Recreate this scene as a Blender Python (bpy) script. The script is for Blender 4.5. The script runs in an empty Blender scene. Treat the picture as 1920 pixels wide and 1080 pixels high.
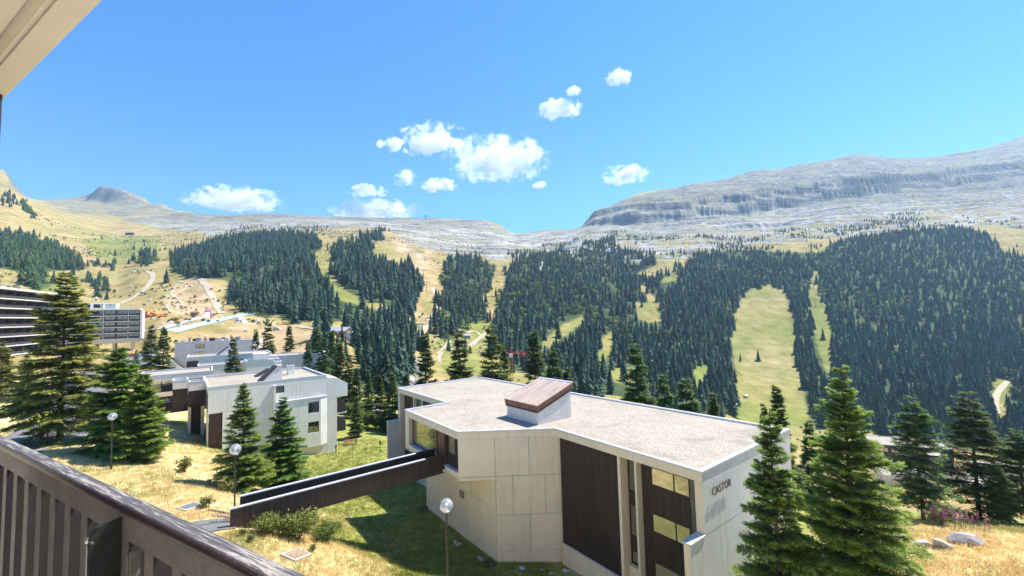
import bpy, bmesh, math, random
import numpy as np
from mathutils import Vector, Matrix, Quaternion
random.seed(7)
RNG = np.random.default_rng(7)
sc = bpy.context.scene
COL = sc.collection
rad = math.radians

# ------------------------------------------------------------------ camera
# The eye is the origin: z = 0 is eye height on the balcony, +Y is straight ahead, metres.
FPX, HORIZ, ROLL = 780.0, 588.0, 0.027           # focal length in photo pixels, horizon row, roll
PITCH = math.atan((HORIZ - 540.0) / FPX)
_c, _s = math.cos(PITCH), math.sin(PITCH)
_r0, _u0, _f0 = np.array([1, 0, 0.]), np.array([0, -_s, _c]), np.array([0, _c, _s])
_t = -ROLL
CR = math.cos(_t) * _r0 + math.sin(_t) * _u0
CU = -math.sin(_t) * _r0 + math.cos(_t) * _u0
CF = _f0
cam_d = bpy.data.cameras.new('camera')
cam_d.sensor_width = 36.0
cam_d.lens = FPX / 1920.0 * 36.0
cam_d.clip_start = 0.05
cam_d.clip_end = 60000.0
cam = bpy.data.objects.new('camera', cam_d)
COL.objects.link(cam)
cam.matrix_world = Matrix(((CR[0], CU[0], -CF[0], 0), (CR[1], CU[1], -CF[1], 0), (CR[2], CU[2], -CF[2], 0), (0, 0, 0, 1)))
sc.camera = cam

# ------------------------------------------------------------------ sky, sun, exposure
SUN_AZ, SUN_EL = 60.5, 58.0                        # degrees clockwise from straight ahead, above the horizon
SUN = Vector((math.sin(rad(SUN_AZ)) * math.cos(rad(SUN_EL)), math.cos(rad(SUN_AZ)) * math.cos(rad(SUN_EL)), math.sin(rad(SUN_EL))))
world = bpy.data.worlds.new('World')
sc.world = world
world.use_nodes = True
wn = world.node_tree
wn.nodes.clear()
sky = wn.nodes.new('ShaderNodeTexSky')
sky.sky_type = 'NISHITA'
sky.sun_disc = False
sky.sun_elevation = rad(SUN_EL)
sky.sun_rotation = rad(SUN_AZ)
sky.altitude = 1700.0
sky.air_density = 1.0
sky.dust_density = 0.0
sky.ozone_density = 6.5
bg = wn.nodes.new('ShaderNodeBackground')
bg.inputs['Strength'].default_value = 0.083
wo = wn.nodes.new('ShaderNodeOutputWorld')
hs_ = wn.nodes.new('ShaderNodeHueSaturation')
hs_.inputs['Saturation'].default_value = 1.25
wn.links.new(sky.outputs[0], hs_.inputs['Color'])
wn.links.new(hs_.outputs[0], bg.inputs[0])
wn.links.new(bg.outputs[0], wo.inputs[0])
sun_d = bpy.data.lights.new('sun', 'SUN')
sun_d.energy = 3.3
sun_d.angle = rad(0.5)
sun_d.color = (1.0, 0.94, 0.83)
sun_o = bpy.data.objects.new('sun', sun_d)
COL.objects.link(sun_o)
sun_o.rotation_euler = (-SUN).to_track_quat('-Z', 'Y').to_euler()
sun_o.location = (60, 40, 120)
vs = sc.view_settings
vs.view_transform = 'Standard'
vs.look = 'None'
vs.exposure = 1.65
vs.gamma = 1.0
vs.use_curve_mapping = False
cy = sc.cycles
cy.max_bounces = 18
cy.diffuse_bounces = 3
cy.glossy_bounces = 2
cy.transmission_bounces = 4
cy.transparent_max_bounces = 4
cy.volume_bounces = 16
cy.use_denoising = True
cy.use_adaptive_sampling = True
cy.adaptive_threshold = 0.015
cy.caustics_reflective = False
cy.caustics_refractive = False

# ------------------------------------------------------------------ survey helpers (pixel of the photograph <-> place)
def ray(px, py):
    return (px - 960.0) / FPX * CR - (py - 540.0) / FPX * CU + CF
def at_z(px, py, z):
    d = ray(px, py)
    return d * (z / d[2])
def at_y(px, py, y):
    d = ray(px, py)
    return d * (y / d[1])
def proj(P):
    P = np.asarray(P, float)
    c = P @ CF
    return 960 + FPX * (P @ CR) / c, 540 - FPX * (P @ CU) / c

# ------------------------------------------------------------------ noise
def _hash(ix, iy, seed):
    h = (ix.astype(np.int64) * 374761393 + iy.astype(np.int64) * 668265263 + seed * 144665) & 0x7fffffff
    h = ((h ^ (h >> 13)) * 1274126177) & 0x7fffffff
    return ((h ^ (h >> 16)) & 0xffff) / 65535.0
def vnoise(x, y, seed=0):
    ix, iy = np.floor(x), np.floor(y)
    fx, fy = x - ix, y - iy
    fx = fx * fx * (3 - 2 * fx); fy = fy * fy * (3 - 2 * fy)
    a, b = _hash(ix, iy, seed), _hash(ix + 1, iy, seed)
    c, d = _hash(ix, iy + 1, seed), _hash(ix + 1, iy + 1, seed)
    return (a + (b - a) * fx) * (1 - fy) + (c + (d - c) * fx) * fy
def fbm(x, y, seed=0, octv=4):
    s, a, t = 0.0, 1.0, 0.0
    for i in range(octv):
        s = s + a * (vnoise(x * 2 ** i, y * 2 ** i, seed + i * 17) - 0.5); t += a; a *= 0.5
    return s / t * 2
def smooth(a, b, x):
    t = np.clip((x - a) / (b - a), 0, 1)
    return t * t * (3 - 2 * t)
def in_poly(px, py, poly):
    px = np.asarray(px); py = np.asarray(py)
    r = np.zeros(px.shape, bool)
    n = len(poly)
    for i in range(n):
        x0, y0 = poly[i]; x1, y1 = poly[(i + 1) % n]
        if y0 == y1: continue
        c = ((y0 > py) != (y1 > py)) & (px < (x1 - x0) * (py - y0) / (y1 - y0) + x0)
        r ^= c
    return r

# ------------------------------------------------------------------ scene helpers
def tag(o, label=None, cat=None, group=None, kind=None):
    if label: o['label'] = label
    if cat: o['category'] = cat
    if group: o['group'] = group
    if kind: o['kind'] = kind
    return o
def thing(name, label, cat, loc=(0, 0, 0), rz=0.0, group=None):
    o = bpy.data.objects.new(name, None)
    o.empty_display_size = 0.3
    COL.objects.link(o)
    o.location = loc
    o.rotation_euler = (0, 0, rz)
    return tag(o, label, cat, group)
def obj(name, me, mat=None, parent=None):
    o = bpy.data.objects.new(name, me)
    COL.objects.link(o)
    if mat is not None and not me.materials: me.materials.append(mat)
    if parent is not None: o.parent = parent
    return o
def copy_tree(o, parent=None):
    c = o.copy()
    COL.objects.link(c)
    c.parent = parent
    for ch in [x for x in o.children]:
        copy_tree(ch, c)
    return c
class MB:
    """collects vertices and faces of one mesh"""
    def __init__(s): s.v = []; s.f = []
    def add(s, vs_, fs):
        n = len(s.v)
        s.v += [tuple(map(float, p)) for p in vs_]
        s.f += [tuple(i + n for i in f) for f in fs]
        return s
    def hexa(s, p):  # 4 bottom corners ccw, then 4 top corners
        return s.add(p, [(3, 2, 1, 0), (4, 5, 6, 7), (0, 1, 5, 4), (1, 2, 6, 5), (2, 3, 7, 6), (3, 0, 4, 7)])
    def box(s, x0, x1, y0, y1, z0, z1):
        return s.hexa([(x0, y0, z0), (x1, y0, z0), (x1, y1, z0), (x0, y1, z0), (x0, y0, z1), (x1, y0, z1), (x1, y1, z1), (x0, y1, z1)])
    def prism(s, poly, z0, z1):
        n = len(poly)
        p = [(x, y, z0) for x, y in poly] + [(x, y, z1) for x, y in poly]
        return s.add(p, [tuple(range(n - 1, -1, -1)), tuple(range(n, 2 * n))] + [(i, (i + 1) % n, (i + 1) % n + n, i + n) for i in range(n)])
    def tube(s, pts, r, n=8, cap=True):
        pts = [Vector(p) for p in pts]
        rs = r if hasattr(r, '__len__') else [r] * len(pts)
        b = len(s.v); prev = None
        for i, p in enumerate(pts):
            d = (pts[min(i + 1, len(pts) - 1)] - pts[max(i - 1, 0)]).normalized()
            a = d.orthogonal().normalized() if prev is None else (prev - d * prev.dot(d)).normalized()
            prev = a
            c = d.cross(a)
            for k in range(n):
                t = 2 * math.pi * k / n
                s.v.append(tuple(p + (a * math.cos(t) + c * math.sin(t)) * rs[i]))
        for i in range(len(pts) - 1):
            for k in range(n):
                k2 = (k + 1) % n
                s.f.append((b + i * n + k, b + i * n + k2, b + (i + 1) * n + k2, b + (i + 1) * n + k))
        if cap:
            s.f.append(tuple(b + k for k in range(n - 1, -1, -1)))
            s.f.append(tuple(b + (len(pts) - 1) * n + k for k in range(n)))
        return s
    def lathe(s, prof, c=(0, 0, 0), n=16):
        b = len(s.v)
        for r, z in prof:
            for k in range(n):
                t = 2 * math.pi * k / n
                s.v.append((c[0] + r * math.cos(t), c[1] + r * math.sin(t), c[2] + z))
        for i in range(len(prof) - 1):
            for k in range(n):
                k2 = (k + 1) % n
                s.f.append((b + i * n + k, b + i * n + k2, b + (i + 1) * n + k2, b + (i + 1) * n + k))
        return s
    def mesh(s, name, mat=None, smooth_=False, origin=None):
        me = bpy.data.meshes.new(name)
        v = s.v if origin is None else [(p[0] - origin[0], p[1] - origin[1], p[2] - origin[2]) for p in s.v]
        me.from_pydata(v, [], s.f)
        if smooth_: me.polygons.foreach_set('use_smooth', [True] * len(me.polygons))
        if mat is not None: me.materials.append(mat)
        me.update()
        return me
    def build(s, name, mat, parent=None, smooth_=False, bevel=0.0):
        o_ = None
        if parent is not None:
            o_ = (0, 0, 0)
            q = parent
            while q is not None:
                o_ = (o_[0] + q.location[0], o_[1] + q.location[1], o_[2] + q.location[2]); q = q.parent
        me = s.mesh(name, mat, smooth_, o_)
        o = obj(name, me, None, parent)
        if bevel:
            m = o.modifiers.new('bevel', 'BEVEL'); m.width = bevel; m.segments = 2; m.limit_method = 'ANGLE'
        return o
    def local(s, name, mat, parent=None, smooth_=False, bevel=0.0):
        o = obj(name, s.mesh(name, mat, smooth_), None, parent)
        if bevel:
            m = o.modifiers.new('bevel', 'BEVEL'); m.width = bevel; m.segments = 2; m.limit_method = 'ANGLE'
        return o
class Frame:
    """a vertical wall plane seen in plan: t runs along it, o outward from it (right of the heading), z up"""
    def __init__(s, P, Q=None, az=None, L=None):
        s.P = np.array(P[:2], float)
        if Q is not None:
            d = np.array(Q[:2], float) - s.P; s.L = float(np.hypot(*d)); s.d = d / s.L
        else:
            s.d = np.array([math.sin(rad(az)), math.cos(rad(az))]); s.L = L
        s.n = np.array([s.d[1], -s.d[0]])
    def p(s, t, o=0.0): 
        q = s.P + s.d * t + s.n * o
        return float(q[0]), float(q[1])
    def pt(s, t, o, z):
        q = s.p(t, o)
        return (q[0], q[1], z)
    def box(s, mb, t0, t1, z0, z1, o0, o1):
        c = [s.p(t0, o1), s.p(t1, o1), s.p(t1, o0), s.p(t0, o0)]
        return mb.hexa([(x, y, z0) for x, y in c] + [(x, y, z1) for x, y in c])

# ------------------------------------------------------------------ materials
def new_mat(name):
    m = bpy.data.materials.new(name)
    m.use_nodes = True
    nt = m.node_tree
    nt.nodes.clear()
    out = nt.nodes.new('ShaderNodeOutputMaterial')
    b = nt.nodes.new('ShaderNodeBsdfPrincipled')
    nt.links.new(b.outputs[0], out.inputs[0])
    return m, nt, b, out
def N(nt, typ, **kw):
    n = nt.nodes.new(typ)
    for k, v in kw.items():
        if k.startswith('i_'):
            key = k[2:]
            n.inputs[int(key) if key.isdigit() else key.replace('_', ' ')].default_value = v
        else: setattr(n, k, v)
    return n
def ramp(nt, fac, stops):
    r = nt.nodes.new('ShaderNodeValToRGB')
    e = r.color_ramp.elements
    while len(e) < len(stops): e.new(0.5)
    for i, (p, c) in enumerate(stops):
        e[i].position = p; e[i].color = (*c, 1) if len(c) == 3 else c
    nt.links.new(fac, r.inputs[0])
    return r.outputs[0]
def mixc(nt, fac, a, b, typ='MIX'):
    m = nt.nodes.new('ShaderNodeMix'); m.data_type = 'RGBA'; m.blend_type = typ
    for s_, v in ((m.inputs[0], fac), (m.inputs[6], a), (m.inputs[7], b)):
        if hasattr(v, 'default_value') or isinstance(v, bpy.types.NodeSocket): nt.links.new(v, s_)
        elif isinstance(v, (int, float)): s_.default_value = v
        else: s_.default_value = (*v, 1) if len(v) == 3 else v
    return m.outputs[2]
def noise(nt, vec, scale, detail=4, rough=0.55, dist=0.0):
    n = N(nt, 'ShaderNodeTexNoise', i_Scale=scale, i_Detail=detail, i_Roughness=rough, i_Distortion=dist)
    if vec is not None: nt.links.new(vec, n.inputs['Vector'])
    return n.outputs[0]
def mapping(nt, vec, scale=(1, 1, 1), rot=(0, 0, 0)):
    m = nt.nodes.new('ShaderNodeMapping')
    m.inputs['Scale'].default_value = scale; m.inputs['Rotation'].default_value = rot
    nt.links.new(vec, m.inputs[0])
    return m.outputs[0]
def bump(nt, b, h, strength=0.3, dist=0.02):
    n = N(nt, 'ShaderNodeBump', i_Strength=strength, i_Distance=dist)
    nt.links.new(h, n.inputs['Height']); nt.links.new(n.outputs[0], b.inputs['Normal'])
def surf(name, c1, c2=None, scale=3.0, rough=0.7, bmp=0.0, bscale=None, bdist=0.01, stretch=(1, 1, 1), spec=0.4, metal=0.0, speck=None, coords='Object'):
    """a general painted / concrete / wood surface: two tones by noise, stains, grain"""
    m, nt, b, out = new_mat(name)
    tc = nt.nodes.new('ShaderNodeTexCoord') if coords != 'World' else nt.nodes.new('ShaderNodeNewGeometry')
    vec = tc.outputs[coords] if coords != 'World' else tc.outputs['Position']
    vec = mapping(nt, vec, stretch)
    c2 = c2 or tuple(x * 0.8 for x in c1)
    f = noise(nt, vec, scale, 5, 0.6)
    col = ramp(nt, f, [(0.3, c2), (0.7, c1)])
    if speck:
        f2 = noise(nt, vec, speck[0], 2, 0.5)
        r2 = ramp(nt, f2, [(0.42, speck[1]), (0.6, (1, 1, 1))])
        col = mixc(nt, 1.0, col, r2, 'MULTIPLY')
    nt.links.new(col, b.inputs['Base Color'])
    b.inputs['Roughness'].default_value = rough
    b.inputs['Specular IOR Level'].default_value = spec
    b.inputs['Metallic'].default_value = metal
    if bmp: bump(nt, b, noise(nt, vec, bscale or scale * 6, 4, 0.6), bmp, bdist)
    return m
M = {}
# ================================================================== TERRAIN
# near ground: surveyed spot heights (x, y, z); thin-plate spline between them
SPOT = []
for px, py, z in [(433, 980, -12), (350, 968, -12), (300, 940, -12.15), (208, 880, -12.2), (88, 830, -11.5), (20, 795, -11.3), (0, 830, -11.6),
                  (300, 880, -12.4), (400, 930, -12.3), (500, 1000, -12.4), (560, 1040, -12.8), (480, 1040, -12.5), (600, 1075, -13.3),
                  (600, 965, -16.6), (560, 1010, -13.3), (650, 1035, -14.6), (730, 1072, -15.8), (540, 990, -14.2),
                  (700, 960, -17.7), (800, 955, -18), (930, 1052, -18), (1060, 1078, -18.2), (760, 1060, -17.6), (850, 1065, -18.0), (900, 1010, -18),
                  (1740, 1018, -13.2), (1840, 1022, -13.3), (1900, 1060, -13), (1720, 985, -14.1), (1780, 990, -14.1), (1900, 1015, -14), (1700, 1075, -13.3), (1640, 1075, -13.8),
                  (620, 848, -19.3), (660, 835, -19.6), (700, 815, -20.3), (690, 790, -20.8), (560, 880, -18.3), (640, 872, -18.6), (720, 860, -19.2),
                  (540, 905, -16.6), (450, 918, -14.6), (350, 862, -13.4), (335, 825, -14.6), (405, 845, -15.6), (330, 788, -14.3), (480, 850, -17.2), (250, 850, -12.3),
                  (40, 770, -11.3), (150, 790, -11.8), (250, 790, -12.8)]:
    SPOT.append(tuple(at_z(px, py, z)))
SPOT += [(9.8, 22.6, -16.6), (6, 20, -16.8), (15, 22, -14.6), (20, 30, -16.4), (12, 16, -14.2), (20, 16, -13.4), (30, 20, -13.0), (0, 15, -15.8), (-6, 12, -14), (-14, 14, -12.6), (-25, 18, -12.0),
         (0, 40, -18.3), (-4, 50, -18.8), (8, 48, -18.8), (15, 40, -17.8), (40, 45, -22), (27, 46, -22), (60, 45, -27), (55, 75, -42), (30, 80, -40), (75, 60, -40), (90, 40, -36), (60, 20, -16), (90, 15, -22),
         (12, 62, -23), (0, 75, -26), (20, 70, -30), (-12, 72, -24), (-60, 30, -11.4), (-80, 45, -11), (-60, 12, -11.5), (0, 2, -15.5), (-30, 3, -12), (30, 3, -13), (70, 3, -15),
         (-30, 72, -21), (-45, 80, -16), (-70, 75, -11.5), (-24, 82, -22.5)]
# far ground: profiles read up the slopes: (row in the photo, distance) for one column each
PROF = {
 -500: [(720, 95), (660, 150), (610, 250), (560, 330), (500, 450), (420, 640), (330, 950), (280, 1250), (300, 1800), (330, 3000)],
 -200: [(710, 95), (655, 150), (608, 250), (560, 330), (500, 450), (430, 640), (345, 950), (300, 1250), (320, 1800), (340, 3000)],
 0: [(705, 95), (660, 150), (610, 260), (572, 310), (530, 390), (480, 520), (440, 640), (390, 820), (345, 1050), (316, 1220), (335, 1700), (350, 3000)],
 60: [(700, 95), (660, 155), (605, 265), (560, 350), (515, 460), (470, 600), (430, 760), (400, 930), (375, 1130), (395, 1500), (376, 2600), (400, 3400)],
 110: [(695, 95), (672, 150), (655, 205), (618, 250), (603, 272), (555, 390), (505, 540), (460, 740), (425, 950), (402, 1180), (396, 1700), (384, 2200), (375, 2750), (400, 3500)],
 160: [(692, 95), (670, 150), (658, 208), (620, 255), (602, 282), (558, 395), (512, 530), (470, 740), (440, 950), (418, 1250), (400, 1800), (386, 2300), (372, 2700), (366, 2800), (400, 3500)],
 190: [(692, 95), (670, 150), (658, 210), (621, 258), (602, 287), (560, 398), (517, 522), (475, 735), (446, 955), (425, 1280), (402, 1860), (385, 2380), (378, 2600), (350, 2628), (352, 2760), (400, 3500)],
 215: [(695, 95), (671, 150), (658, 212), (621, 258), (602, 292), (560, 400), (520, 520), (480, 720), (450, 950), (428, 1300), (404, 1880), (386, 2400), (379, 2600), (353, 2630), (356, 2800), (400, 3500)],
 260: [(704, 95), (670, 150), (656, 210), (619, 255), (603, 278), (568, 370), (530, 460), (490, 640), (460, 870), (434, 1250), (408, 1800), (390, 2350), (382, 2640), (368, 2665), (371, 2850), (410, 3500)],
 300: [(715, 95), (664, 150), (640, 200), (604, 262), (576, 340), (542, 420), (502, 560), (470, 800), (440, 1200), (414, 1720), (398, 2150), (385, 2600), (420, 3300)],
 350: [(735, 95), (697, 150), (655, 200), (605, 265), (580, 336), (550, 405), (510, 510), (475, 715), (445, 1040), (420, 1560), (404, 2020), (399, 2350), (430, 3000)],
 400: [(742, 95), (702, 150), (658, 205), (605, 270), (585, 330), (558, 385), (520, 470), (480, 640), (450, 900), (425, 1400), (409, 1900), (403, 2250), (430, 3000)],
 500: [(752, 95), (712, 150), (668, 200), (613, 282), (582, 350), (545, 440), (502, 560), (462, 760), (440, 960), (423, 1330), (409, 1800), (403, 2150), (430, 3000)],
 600: [(768, 95), (705, 165), (628, 240), (592, 330), (552, 440), (511, 560), (471, 720), (442, 920), (424, 1230), (412, 1700), (406, 2150), (440, 3000)],
 700: [(765, 95), (712, 165), (655, 260), (612, 360), (571, 440), (531, 520), (490, 640), (452, 820), (432, 1070), (418, 1600), (409, 2080), (440, 3000)],
 800: [(775, 95), (730, 170), (676, 280), (632, 380), (590, 460), (541, 560), (491, 720), (460, 900), (440, 1200), (424, 1600), (411, 1960), (450, 3000)],
 900: [(785, 95), (740, 170), (695, 265), (652, 380), (611, 480), (560, 600), (510, 740), (470, 950), (450, 1250), (431, 1600), (413, 1860), (455, 3000)],
 935: [(785, 95), (742, 170), (700, 265), (652, 390), (606, 500), (555, 620), (505, 770), (470, 970), (452, 1270), (440, 1600), (422, 1800), (460, 3000)],
 968: [(785, 95), (745, 170), (704, 265), (652, 400), (601, 520), (550, 640), (500, 800), (470, 1000), (455, 1300), (446, 1650), (439, 1950), (460, 3000)],
 1030: [(785, 95), (750, 170), (712, 265), (665, 380), (620, 490), (575, 600), (525, 740), (480, 940), (455, 1250), (443, 1550), (433, 1850), (460, 3000)],
 1090: [(790, 95), (755, 170), (722, 262), (682, 360), (640, 470), (600, 560), (550, 700), (500, 880), (460, 1100), (444, 1350), (436, 1600), (428, 1750), (450, 3000)],
 1120: [(795, 95), (760, 170), (726, 262), (688, 362), (642, 478), (600, 570), (550, 710), (500, 885), (460, 1100), (440, 1400), (428, 1640), (424, 1700), (397, 1714), (394, 1850), (440, 3000)],
 1200: [(805, 95), (770, 170), (742, 255), (704, 368), (652, 498), (600, 605), (550, 740), (500, 900), (460, 1100), (432, 1480), (420, 1640), (388, 1664), (366, 1980), (362, 2200), (400, 3400)],
 1300: [(830, 95), (795, 172), (765, 262), (724, 368), (662, 500), (600, 622), (550, 740), (500, 880), (460, 1060), (432, 1350), (410, 1640), (380, 1662), (366, 1880), (350, 2100), (346, 2250), (390, 3600)],
 1400: [(880, 95), (835, 180), (800, 295), (768, 362), (700, 472), (640, 572), (580, 682), (530, 800), (480, 960), (450, 1120), (420, 1450), (404, 1700), (366, 1724), (350, 1950), (330, 2300), (328, 2450), (380, 3700)],
 1500: [(930, 95), (870, 180), (818, 290), (780, 352), (702, 480), (632, 590), (560, 722), (500, 862), (460, 1005), (434, 1220), (406, 1520), (390, 1790), (356, 1814), (336, 2050), (315, 2350), (312, 2480), (370, 3800)],
 1590: [(955, 95), (890, 180), (834, 280), (782, 360), (702, 490), (632, 600), (560, 722), (500, 852), (456, 1000), (420, 1250), (388, 1620), (372, 1850), (336, 1874), (318, 2120), (293, 2450), (292, 2560), (360, 3900)],
 1700: [(975, 95), (905, 180), (845, 270), (782, 370), (702, 490), (622, 622), (552, 742), (490, 862), (441, 1005), (410, 1250), (378, 1620), (356, 1890), (326, 1912), (315, 2200), (300, 2480), (299, 2600), (360, 4000)],
 1800: [(985, 95), (915, 180), (852, 270), (782, 370), (702, 490), (622, 622), (552, 742), (490, 862), (450, 962), (415, 1160), (372, 1600), (348, 1930), (318, 1952), (305, 2250), (288, 2560), (288, 2700), (350, 4000)],
 1920: [(1000, 95), (925, 180), (855, 280), (782, 370), (702, 482), (622, 612), (552, 722), (490, 832), (441, 952), (402, 1155), (362, 1560), (336, 1915), (305, 1938), (285, 2250), (256, 2650), (258, 2800), (330, 4200)],
 2200: [(1030, 95), (940, 180), (860, 280), (780, 370), (700, 480), (620, 600), (550, 700), (480, 820), (430, 940), (390, 1150), (345, 1560), (310, 1850), (270, 2150), (225, 2700), (235, 2900), (300, 4400)],
 2700: [(1080, 95), (970, 180), (870, 280), (780, 370), (700, 470), (610, 600), (530, 700), (460, 820), (410, 940), (370, 1150), (320, 1560), (280, 1850), (230, 2150), (190, 2700), (200, 2900), (280, 4400)],
}
_cols = []
# foot and crest (rows, distances) of the limestone wall of the right-hand massif, cut as a step after the slopes are interpolated
WALL = {1120: ((424, 1700), (397, 1714)), 1200: ((420, 1640), (388, 1664)), 1300: ((410, 1640), (380, 1662)), 1400: ((404, 1700), (366, 1724)), 1500: ((390, 1790), (356, 1814)),
        1590: ((372, 1850), (336, 1874)), 1700: ((356, 1890), (326, 1912)), 1800: ((348, 1930), (318, 1952)), 1920: ((336, 1915), (305, 1938))}
_wall = [(math.atan2(*ray(1085, 430)[:2]), 0.0, 1750.0)]
for cx in sorted(PROF):
    A = []
    H_ = 0.0
    for pt_ in PROF[cx]:
        py, dist = pt_
        if cx in WALL and pt_ == WALL[cx][1]: 
            zt_, zb_ = ray(cx, py)[2] * dist / ray(cx, py)[1], ray(cx, WALL[cx][0][0])[2] * WALL[cx][0][1] / ray(cx, WALL[cx][0][0])[1]
            H_ = (zt_ - zb_) * 0.92
            q = ray(cx, py); _wall.append((math.atan2(q[0], q[1]), H_, WALL[cx][0][1] / q[1] * math.hypot(q[0], q[1]) + 14))
            continue
        d = ray(cx, py); q = d * (dist / d[1])      # dist is measured straight ahead
        A.append((math.hypot(q[0], q[1]), math.atan2(q[0], q[1]), q[2] - H_))
    A = np.array(A)
    _cols.append(A)
_wall.append((_wall[-1][0] + 0.3, _wall[-1][1], _wall[-1][2]))
_wall = np.array(_wall)
def _hermite(x, y, xi):
    d = np.diff(y) / np.diff(x)
    m = np.empty_like(y); m[0] = d[0]; m[-1] = d[-1]
    m[1:-1] = np.where(d[:-1] * d[1:] > 0, 2 * d[:-1] * d[1:] / (d[:-1] + d[1:] + 1e-12), 0)
    xi = np.clip(xi, x[0], x[-1])
    k = np.clip(np.searchsorted(x, xi) - 1, 0, len(x) - 2)
    h = x[k + 1] - x[k]; t = (xi - x[k]) / h
    return (2 * t**3 - 3 * t**2 + 1) * y[k] + (t**3 - 2 * t**2 + t) * h * m[k] + (-2 * t**3 + 3 * t**2) * y[k + 1] + (t**3 - t**2) * h * m[k + 1]
LD = np.exp(np.linspace(math.log(80), math.log(5200), 640))
AZ = np.radians(np.linspace(-66, 66, 760))
_GZ = np.empty((len(LD), len(AZ)))
_ca = np.array([_hermite(np.log(A[:, 0]), A[:, 1], np.log(LD)) for A in _cols])
_cz = np.array([_hermite(np.log(A[:, 0]), A[:, 2], np.log(LD)) for A in _cols])
for j in range(len(LD)):
    _GZ[j] = _hermite(_ca[:, j], _cz[:, j], AZ)
_H = _hermite(_wall[:, 0], _wall[:, 1], AZ); _H[AZ < _wall[0, 0]] = 0; _D = _hermite(_wall[:, 0], _wall[:, 2], AZ)
_aw = AZ * 1700.0
_D = _D + 34 * fbm(_aw / 150, _aw * 0, 41, 4) + 10 * fbm(_aw / 30, _aw * 0, 43, 3)
_h1 = 0.55 + 0.25 * fbm(_aw / 120, _aw * 0 + 5, 45, 3)
_gap = 30 + 60 * (fbm(_aw / 200, _aw * 0 + 9, 47, 3) + 0.6)
_dd = LD[:, None]
_GZ += _H[None] * (_h1[None] * smooth(-9, 9, _dd - _D[None]) + (1 - _h1[None]) * smooth(-9, 9, _dd - _D[None] - _gap[None]))
def far_z(x, y):
    x = np.asarray(x, float); y = np.asarray(y, float)
    d = np.hypot(x, y); a = np.arctan2(x, y)
    fi = np.clip((np.log(np.maximum(d, 1)) - math.log(80)) / (math.log(5200) - math.log(80)) * (len(LD) - 1), 0, len(LD) - 1.001)
    fa = np.clip((a - AZ[0]) / (AZ[-1] - AZ[0]) * (len(AZ) - 1), 0, len(AZ) - 1.001)
    i = fi.astype(int); j = fa.astype(int); fi = fi - i; fa = fa - j
    z = (_GZ[i, j] * (1 - fa) + _GZ[i, j + 1] * fa) * (1 - fi) + (_GZ[i + 1, j] * (1 - fa) + _GZ[i + 1, j + 1] * fa) * fi
    return z
for dd in (105, 130):
    for aa in np.radians(np.arange(-64, 65, 8)):
        X, Y = dd * math.sin(aa), dd * math.cos(aa)
        SPOT.append((X, Y, float(far_z(X, Y))))
_S = np.array(SPOT)
def _tps(r2): return 0.5 * r2 * np.log(r2 + 1e-9)
_r2 = ((_S[:, None, :2] - _S[None, :, :2]) ** 2).sum(-1)
_n = len(_S)
_A = np.zeros((_n + 3, _n + 3))
_A[:_n, :_n] = _tps(_r2) + np.eye(_n) * 6.0
_A[:_n, _n] = 1; _A[:_n, _n + 1:] = _S[:, :2]; _A[_n, :_n] = 1; _A[_n + 1:, :_n] = _S[:, :2].T
_W = np.linalg.solve(_A, np.r_[_S[:, 2], 0, 0, 0])
def near_z(x, y):
    x = np.asarray(x, float); y = np.asarray(y, float)
    sh = x.shape; x = x.ravel(); y = y.ravel()
    r2 = (x[:, None] - _S[None, :, 0]) ** 2 + (y[:, None] - _S[None, :, 1]) ** 2
    z = _tps(r2) @ _W[:_n] + _W[_n] + x * _W[_n + 1] + y * _W[_n + 2]
    return z.reshape(sh)
def rock_zone(x, y):
    """how much bare limestone there is at a place (0..1), from its distance and the mapped outlines"""
    P = np.stack([x, y, far_z(x, y)], -1)
    px, py = proj(P)
    r = np.zeros(np.shape(x))
    for poly, w in ROCKS:
        r = np.maximum(r, in_poly(px, py, poly) * w)
    return r, px, py
ROCKS = [
 ([(225, 412), (345, 398), (480, 398), (620, 402), (800, 408), (900, 412), (970, 440), (1020, 430), (1100, 425), (1110, 398), (1200, 365), (1590, 285), (1960, 240), (1960, 372), (1800, 388), (1700, 398), (1560, 415), (1440, 428), (1330, 440), (1200, 452), (1150, 455), (1080, 466), (1000, 480), (930, 488), (860, 482), (800, 465), (760, 448), (730, 428), (600, 425), (480, 432), (400, 440), (300, 428)], 1.0),
 ([(1000, 470), (1150, 440), (1330, 436), (1560, 412), (1800, 384), (1960, 366), (1960, 430), (1800, 425), (1600, 440), (1450, 462), (1250, 490), (1000, 510)], 0.58),
 ([(330, 425), (480, 428), (740, 425), (800, 470), (900, 490), (860, 510), (760, 470), (600, 440), (420, 452)], 0.40),
 ([(60, 366), (150, 352), (215, 340), (330, 388), (330, 400), (220, 405), (120, 400)], 0.55),
 ([(-60, 300), (20, 315), (62, 376), (40, 365), (-60, 340)], 0.38),
 ([(735, 700), (760, 672), (800, 668), (800, 700), (770, 730), (730, 720)], 0.9),
 ([(775, 600), (800, 590), (800, 640), (780, 660), (765, 640)], 0.4),
]
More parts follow.
